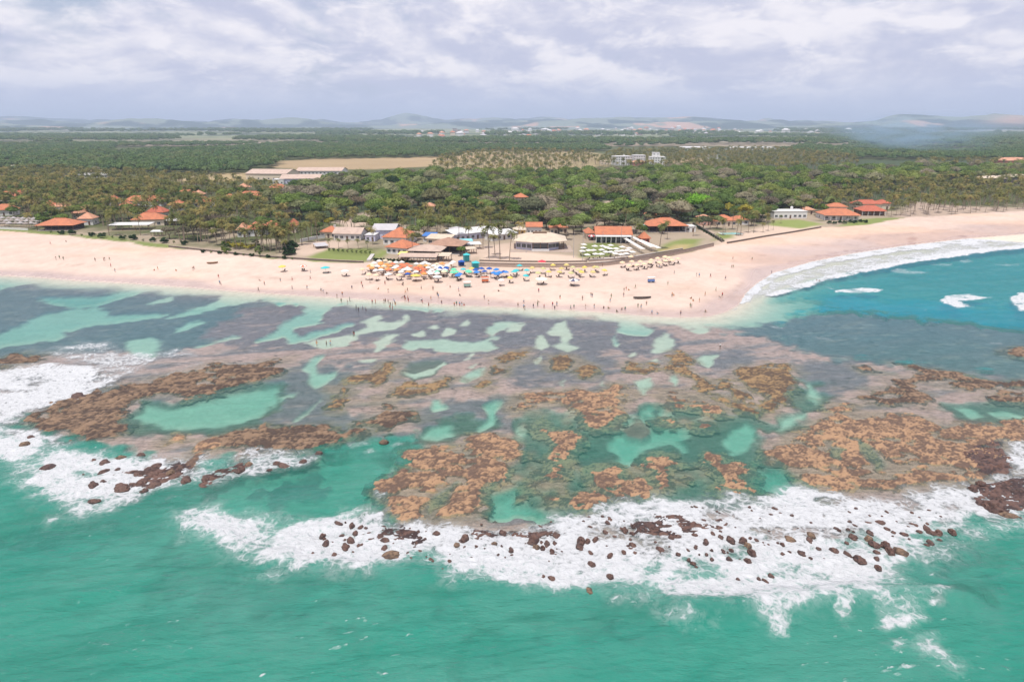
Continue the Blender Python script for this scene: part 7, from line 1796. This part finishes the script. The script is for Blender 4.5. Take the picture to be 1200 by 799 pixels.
def cart(label, u, v, c, body=(.6, .6, .62)):
    p = at(u, v); root = empty("vendor_cart", (p.x, p.y, p.z), .15); tag(root, label, "cart")
    q = MB(); q.box(-1.3, 1.3, -.55, .55, .5, 1.25); q.build("body", plain_mat("cart_body", body, .5), root)
    q = MB(); q.box(-1.5, 1.5, -.75, .75, 2.05, 2.16); q.build("awning", cloth(c), root)
    for x in (-1.2, 1.2): q = MB(); q.box(x - .03, x + .03, -.03, .03, 1.25, 2.05); q.build("post", M_METAL, root)
    for x in (-.8, .8): q = MB(); q.tube([(x, -.6, .3), (x, -.5, .3)], [.3, .3], 10); q.tube([(x, .5, .3), (x, .6, .3)], [.3, .3], 10); q.build("wheel", M_DARKW, root)
cart("white striped vendor cart on the sand near the water", 547.5, 336.5, WHITEC, (.25, .4, .35))
cart("red vendor cart below the blue umbrellas", 568.5, 331, REDO, (.55, .15, .06))
cart("white and blue vendor cart alone on the right sand", 763, 331, WHITEC, (.12, .2, .45))
def boat(label, u, v, L=5.0, c=(.10, .08, .075), rz=0.1):
    p = at(u, v); root = empty("rowing_boat", (p.x, p.y, p.z), rz); tag(root, label, "boat")
    q = MB(); secs = []
    for i in range(9):
        t = i / 8 * 2 - 1; w = .75 * (1 - abs(t) ** 2.6) + .04; s_ = .22 * t * t
        secs.append([(t * L / 2, -w, .62 + s_), (t * L / 2, -w * .72, .16 + s_), (t * L / 2, 0, .02 + s_), (t * L / 2, w * .72, .16 + s_), (t * L / 2, w, .62 + s_)])
    vs = [x for s_ in secs for x in s_]; fs = [(i * 5 + j, i * 5 + j + 1, (i + 1) * 5 + j + 1, (i + 1) * 5 + j) for i in range(8) for j in range(4)]
    q.add(vs, fs); h_ = q.build("hull", plain_mat("boat_paint", c, .5), root)
    sm = h_.modifiers.new("planks", 'SOLIDIFY'); sm.thickness = .05
    for x in (-1.0, .2, 1.2): q = MB(); q.box(x - .13, x + .13, -.58, .58, .42, .46); q.build("thwart", M_WOOD, root)
boat("dark rowing boat lying on the sand at the right", 752.5, 350, 6.5)
boat("small brown boat lying on the left beach", 249, 309, 4.6, (.24, .14, .08), .35)
# swimming pool of the pool house
p = at(856, 274); root = empty("swimming_pool", (p.x, p.y, p.z), .08); tag(root, "turquoise swimming pool on the lawn of the pool house", "pool")
q = MB(); q.box(-6, 6, -3, 3, .0, .16); q.build("basin", M_WHITE, root)
q = MB(); q.box(-5.5, 5.5, -2.5, 2.5, .165, .19); q.build("pool_water", plain_mat("pool_water", (.10, .45, .42), .1, .1, .3, .6), root)

# ------------------------------------------------------------------ people
def person_mesh(pose):
    """one continuous skinned body, 1.7 m tall"""
    r = random.Random(pose)
    J = {}; E = []; Rd = {}
    def j(n, co, rad, parent=None):
        J[n] = len(J); Rd[n] = (co, rad)
        if parent: E.append((J[parent], J[n]))
    walk = .16 if pose == 1 else .04
    sit = pose == 2; bend = .12 if pose == 3 else 0
    hz_ = .92 if not sit else .14
    j('pelvis', (0, 0, hz_), .135)
    j('waist', (0, -bend * .6, hz_ + .18), .115, 'pelvis'); j('chest', (0, -bend * 1.4, hz_ + .38), .145, 'waist'); j('neck', (0, -bend * 1.9, hz_ + .56), .055, 'chest')
    j('chin', (0, -bend * 2.1 - .01, hz_ + .63), .075, 'neck'); j('head', (0, -bend * 2.2 - .01, hz_ + .73), .10, 'chin')
    j('nose', (0, -bend * 2.2 - .115, hz_ + .70), .016, 'head')
    for s_, sn in ((-1, 'l'), (1, 'r')):
        j('hip' + sn, (s_ * .09, 0, hz_ - .06), .095, 'pelvis')
        if sit:
            j('knee' + sn, (s_ * .13, -.42, .40), .062, 'hip' + sn); j('ankle' + sn, (s_ * .13, -.72, .07), .04, 'knee' + sn); j('toe' + sn, (s_ * .14, -.88, .05), .03, 'ankle' + sn)
        else:
            j('knee' + sn, (s_ * .10, -s_ * walk - .02, .48), .062, 'hip' + sn); j('ankle' + sn, (s_ * .10, -s_ * walk * 1.3 + (.05 if s_ < 0 else 0), .08), .04, 'knee' + sn); j('toe' + sn, (s_ * .11, -s_ * walk * 1.3 - .15, .035), .03, 'ankle' + sn)
        b = -bend * 1.5
        j('sh' + sn, (s_ * .19, b, hz_ + .47), .055, 'chest')
        ey = s_ * walk * .6
        if pose == 3: j('el' + sn, (s_ * .27, b - .05, hz_ + .22), .042, 'sh' + sn); j('wr' + sn, (s_ * .20, b - .25, hz_ + .12), .03, 'el' + sn); hd = (s_ * .19, b - .33, hz_ + .12)
        elif sit: j('el' + sn, (s_ * .25, -.10, hz_ + .20), .042, 'sh' + sn); j('wr' + sn, (s_ * .18, -.33, hz_ + .28), .03, 'el' + sn); hd = (s_ * .16, -.40, hz_ + .28)
        else: j('el' + sn, (s_ * .25, b + ey * .4, hz_ + .20), .042, 'sh' + sn); j('wr' + sn, (s_ * .26, b + ey - .06, hz_ - .05), .03, 'el' + sn); hd = (s_ * .26, b + ey - .08, hz_ - .12)
        j('palm' + sn, hd, .034, 'wr' + sn)
        wr = Vector(Rd['wr' + sn][0]); dv = (Vector(hd) - wr).normalized(); sv = Vector((0, 1, 0)).cross(dv).normalized() if abs(dv.y) < .8 else Vector((1, 0, 0))
        lat = dv.cross(sv).normalized()
        for f_ in range(4):
            tip = Vector(hd) + dv * (.09, .105, .10, .08)[f_] + lat * (.03 - .02 * f_) - sv * .012
            j('f%d' % f_ + sn, tuple(tip), .009, 'palm' + sn)
        j('thumb' + sn, tuple(Vector(hd) - dv * .01 + lat * .06 + dv * .03), .010, 'palm' + sn)
    me = bpy.data.meshes.new("person"); me.from_pydata([Rd[n][0] for n in J], E, [])
    o = bpy.data.objects.new("person", me); COL.objects.link(o)
    sk = o.modifiers.new("skin", 'SKIN'); sb = o.modifiers.new("sub", 'SUBSURF'); sb.levels = 1
    for n, i in J.items():
        rd = Rd[n][1]; me.skin_vertices[0].data[i].radius = (rd, rd * (.78 if n in ('waist', 'chest', 'pelvis') else 1))
    me.skin_vertices[0].data[0].use_root = True
    dg = bpy.context.evaluated_depsgraph_get(); dg.update()
    em = bpy.data.meshes.new_from_object(o.evaluated_get(dg)); em.name = "person"
    bpy.data.objects.remove(o); bpy.data.meshes.remove(me)
    em.materials.clear()
    return em, hz_, bend
def shell(me, test, off, name, mat):
    """cloth or hair: the faces of the body that pass the test, lifted off the skin"""
    bm = bmesh.new(); bm.from_mesh(me)
    bm.normal_update()
    kill = [f for f in bm.faces if not test(f.calc_center_median())]
    bmesh.ops.delete(bm, geom=kill, context='FACES')
    for v_ in bm.verts: v_.co += v_.normal * off
    m2 = bpy.data.meshes.new(name); bm.to_mesh(m2); bm.free(); m2.materials.append(mat); return m2
SKIN = [plain_mat("skin", c, .6, .1, 3) for c in ((.30, .165, .105), (.42, .26, .18), (.16, .085, .055))]
HAIR = plain_mat("hair", (.025, .018, .014), .6, .2, 3)
CLO = [("red", (.50, .04, .04)), ("dark blue", (.03, .05, .16)), ("black", (.02, .02, .022)), ("white", (.75, .74, .72)), ("green", (.05, .25, .12)), ("orange", (.60, .22, .04)), ("light blue", (.18, .38, .55))]
CLOM = [plain_mat("swim_cloth", c, .8, .1, 3) for _, c in CLO]
POSE = []
for ps in range(4):
    base, hz_, bend = person_mesh(ps)
    bodies = []
    for sm_ in SKIN:
        b_ = base.copy(); b_.materials.append(sm_); b_.polygons.foreach_set('use_smooth', np.ones(len(b_.polygons), bool)); bodies.append(b_)
    hair = shell(base, lambda c: c.z > hz_ + .70 and c.y > -bend * 2.2 - .075 or (c.z > hz_ + .795), .018, "hair", HAIR)
    if ps == 2: tr = lambda c: c.z < .30 and abs(c.x) < .25 and c.y > -.30 and not (c.z > .2 and c.y < -.2 and False)
    else: tr = lambda c: .62 < c.z < hz_ + .08 and abs(c.x) < .2
    trunks = [shell(base, tr, .016, "shorts", m_) for m_ in CLOM]
    shirts = [shell(base, lambda c: hz_ + .03 < c.z < hz_ + .54 and abs(c.x) < .235, .014, "shirt", m_) for m_ in CLOM]
    POSE.append((bodies, hair, trunks, shirts))
_q = random.Random(31)
def person(u, v, where, ps=None, big=1.0):
    p = at(u, v)
    deep = p.z < -.05
    if ps is None: ps = _q.choice((0, 0, 1, 3) if deep else (0, 0, 1, 1, 2))
    bodies, hair, trunks, shirts = POSE[ps]
    k = _q.randrange(7); sk = _q.choice((0, 0, 1, 2)); shirt = _q.random() < .4 and ps != 2
    zz = max(p.z, -1.05)
    o = link(bpy.data.objects.new("person", bodies[sk])); o.location = (p.x, p.y, zz); o.rotation_euler.z = _q.uniform(0, 6.28); s_ = _q.uniform(.92, 1.05) * big; o.scale = (s_, s_, s_)
    link(bpy.data.objects.new("hair", hair), o)
    if shirt: link(bpy.data.objects.new("shirt", shirts[k]), o); link(bpy.data.objects.new("shorts", trunks[_q.randrange(3)]), o)
    else: link(bpy.data.objects.new("shorts", trunks[k]), o)
    act = {0: "standing", 1: "walking", 2: "sitting", 3: "stooping"}[ps]
    tag(o, f"person in {'a ' if shirt else ''}{CLO[k][0]} {'shirt' if shirt else 'swimwear'} {act} {where}", "person", f"people {where}", True)
A6 = [(380, 190), (400, 210), (405, 180), (440, 205), (450, 150), (430, 215), (470, 240), (480, 250), (500, 240), (515, 250), (545, 215), (560, 215), (600, 215), (607, 212), (620, 215), (630, 225), (640, 230), (650, 215), (640, 245), (628, 236), (654, 226), (690, 190), (697, 196), (700, 205), (712, 200), (700, 170), (715, 210), (775, 210),
      (780, 215), (810, 230), (820, 200), (850, 180), (855, 190), (870, 220), (930, 230), (940, 226), (955, 230), (965, 230), (975, 226), (950, 160), (955, 180), (1090, 220), (1070, 195), (15, 110), (40, 130), (115, 115), (170, 110), (170, 150), (240, 150), (255, 105), (255, 75), (305, 160), (315, 165), (330, 170), (495, 130), (500, 145), (575, 150), (620, 165),
      (685, 130), (710, 160), (775, 150), (830, 155), (910, 140), (945, 110), (1100, 85), (1135, 160), (12, 160), (348, 408), (330, 408), (455, 364), (460, 362), (285, 408), (690, 133), (605, 128), (535, 120)]
A7 = [(55, 215), (55, 240), (60, 245), (120, 210), (125, 165), (120, 230), (150, 240), (190, 230), (200, 245), (225, 195), (290, 240), (330, 200), (370, 185), (376, 188), (385, 240), (450, 240), (465, 190), (460, 210), (490, 255), (525, 160), (523, 185), (535, 155), (545, 155), (578, 145), (590, 235), (605, 240), (630, 225), (515, 245), (680, 265), (750, 185), (757, 180),
      (730, 130), (790, 270), (840, 195), (835, 235), (842, 236), (848, 205), (878, 210), (905, 180), (905, 255), (955, 160), (970, 190), (985, 185), (930, 95), (865, 90), (877, 92), (1000, 105), (1030, 50), (1037, 50), (1125, 15), (1035, 10), (690, 50), (697, 52), (760, 78), (430, 238), (530, 250), (28, 232), (100, 238), (210, 228), (275, 246), (345, 240), (655, 268)]
A5 = [(263, 12), (280, 7), (298, 12), (447, 19), (487, 17), (492, 16), (514, 14), (520, 45), (725, 62), (740, 58), (825, 64), (905, 62), (910, 57), (1025, 97), (1030, 125), (1036, 130), (540, 70), (237, -60), (310, -72)]
def wherep(u, v, deep, reef=False):
    if v > 385: return "wading on the reef flat"
    sec = "left" if u < 400 else ("central" if u < 545 else ("mid-right" if u < 720 else "far right"))
    return f"in the {sec} shallows" if deep else f"on the {sec} sand"
for ox, oy, lst in ((300, 300, A6), (600, 300, A7), (0, 300, A5)):
    for zx, zy in lst:
        u, v = ox + zx / 4, oy + zy / 4 + 1.6
        person(u, v, wherep(u, v, at(u, v).z < -.03))
person(843.8, 408.0, "wading alone on the right reef flat", 0, 1.08)
person(904, 321, "at the edge of the bay surf", 1); person(960, 329.5, "in the first waves of the bay", 0); person(957, 329, "in the first waves of the bay", 0)
person(706, 312.5, "on the mid-right sand", 0)

finish_labels()

# ------------------------------------------------------------------ smoke over the far plain, and the air
def smoke():
    q = MB(); r = random.Random(4)
    bm = bmesh.new(); bmesh.ops.create_icosphere(bm, subdivisions=3, radius=1.0)
    x, y = unproj(1098, 174, 20); R = math.hypot(x, y)
    me = bpy.data.meshes.new("smoke"); bm.to_mesh(me); bm.free()
    o = link(bpy.data.objects.new("smoke", me), kind='stuff')
    o['label'] = "bluish smoke drifting low over the far plain"
    o.location = (float(x) + 40, float(y) + 120, 46); o.scale = (190, 260, 46)
    m_, N = new_mat("smoke")
    tcn = N.n('ShaderNodeTexCoord').outputs['Object']
    ln = N.n('ShaderNodeVectorMath', operation='LENGTH'); N.set(ln.inputs[0], tcn)
    fall = N.sstep(ln.outputs['Value'], 1.0, .15)
    sp = N.n('ShaderNodeSeparateXYZ'); N.set(sp.inputs[0], tcn)
    peak = N.sstep(sp.outputs[0], .5, -.75)
    n_ = N.noise(tcn, 2.2, 4, .6, .6)
    dn_ = N.math('MULTIPLY', N.math('MULTIPLY', fall, N.sstep(n_, .36, .68)), N.math('ADD', .35, peak))
    v_ = N.n('ShaderNodeVolumePrincipled'); v_.inputs['Color'].default_value = (.50, .74, 1.0, 1); N.set(v_.inputs['Density'], N.math('MULTIPLY', dn_, .010)); v_.inputs['Anisotropy'].default_value = 0.0
    oo = N.n('ShaderNodeOutputMaterial'); N.set(oo.inputs['Volume'], v_.outputs[0])
    me.materials.append(m_)
smoke()
q = MB(); q.box(-17000, 17000, -60, 20500, -46, 345)
hz_o = q.build("haze", []); hz_o['kind'] = 'stuff'; hz_o['label'] = "pale haze in the air over the whole coast"
m_, N = new_mat("haze_air")
v_ = N.n('ShaderNodeVolumePrincipled'); v_.inputs['Color'].default_value = (.66, .79, 1.0, 1); v_.inputs['Density'].default_value = 0.95e-4
oo = N.n('ShaderNodeOutputMaterial'); N.set(oo.inputs['Volume'], v_.outputs[0])
hz_o.data.materials.clear(); hz_o.data.materials.append(m_)
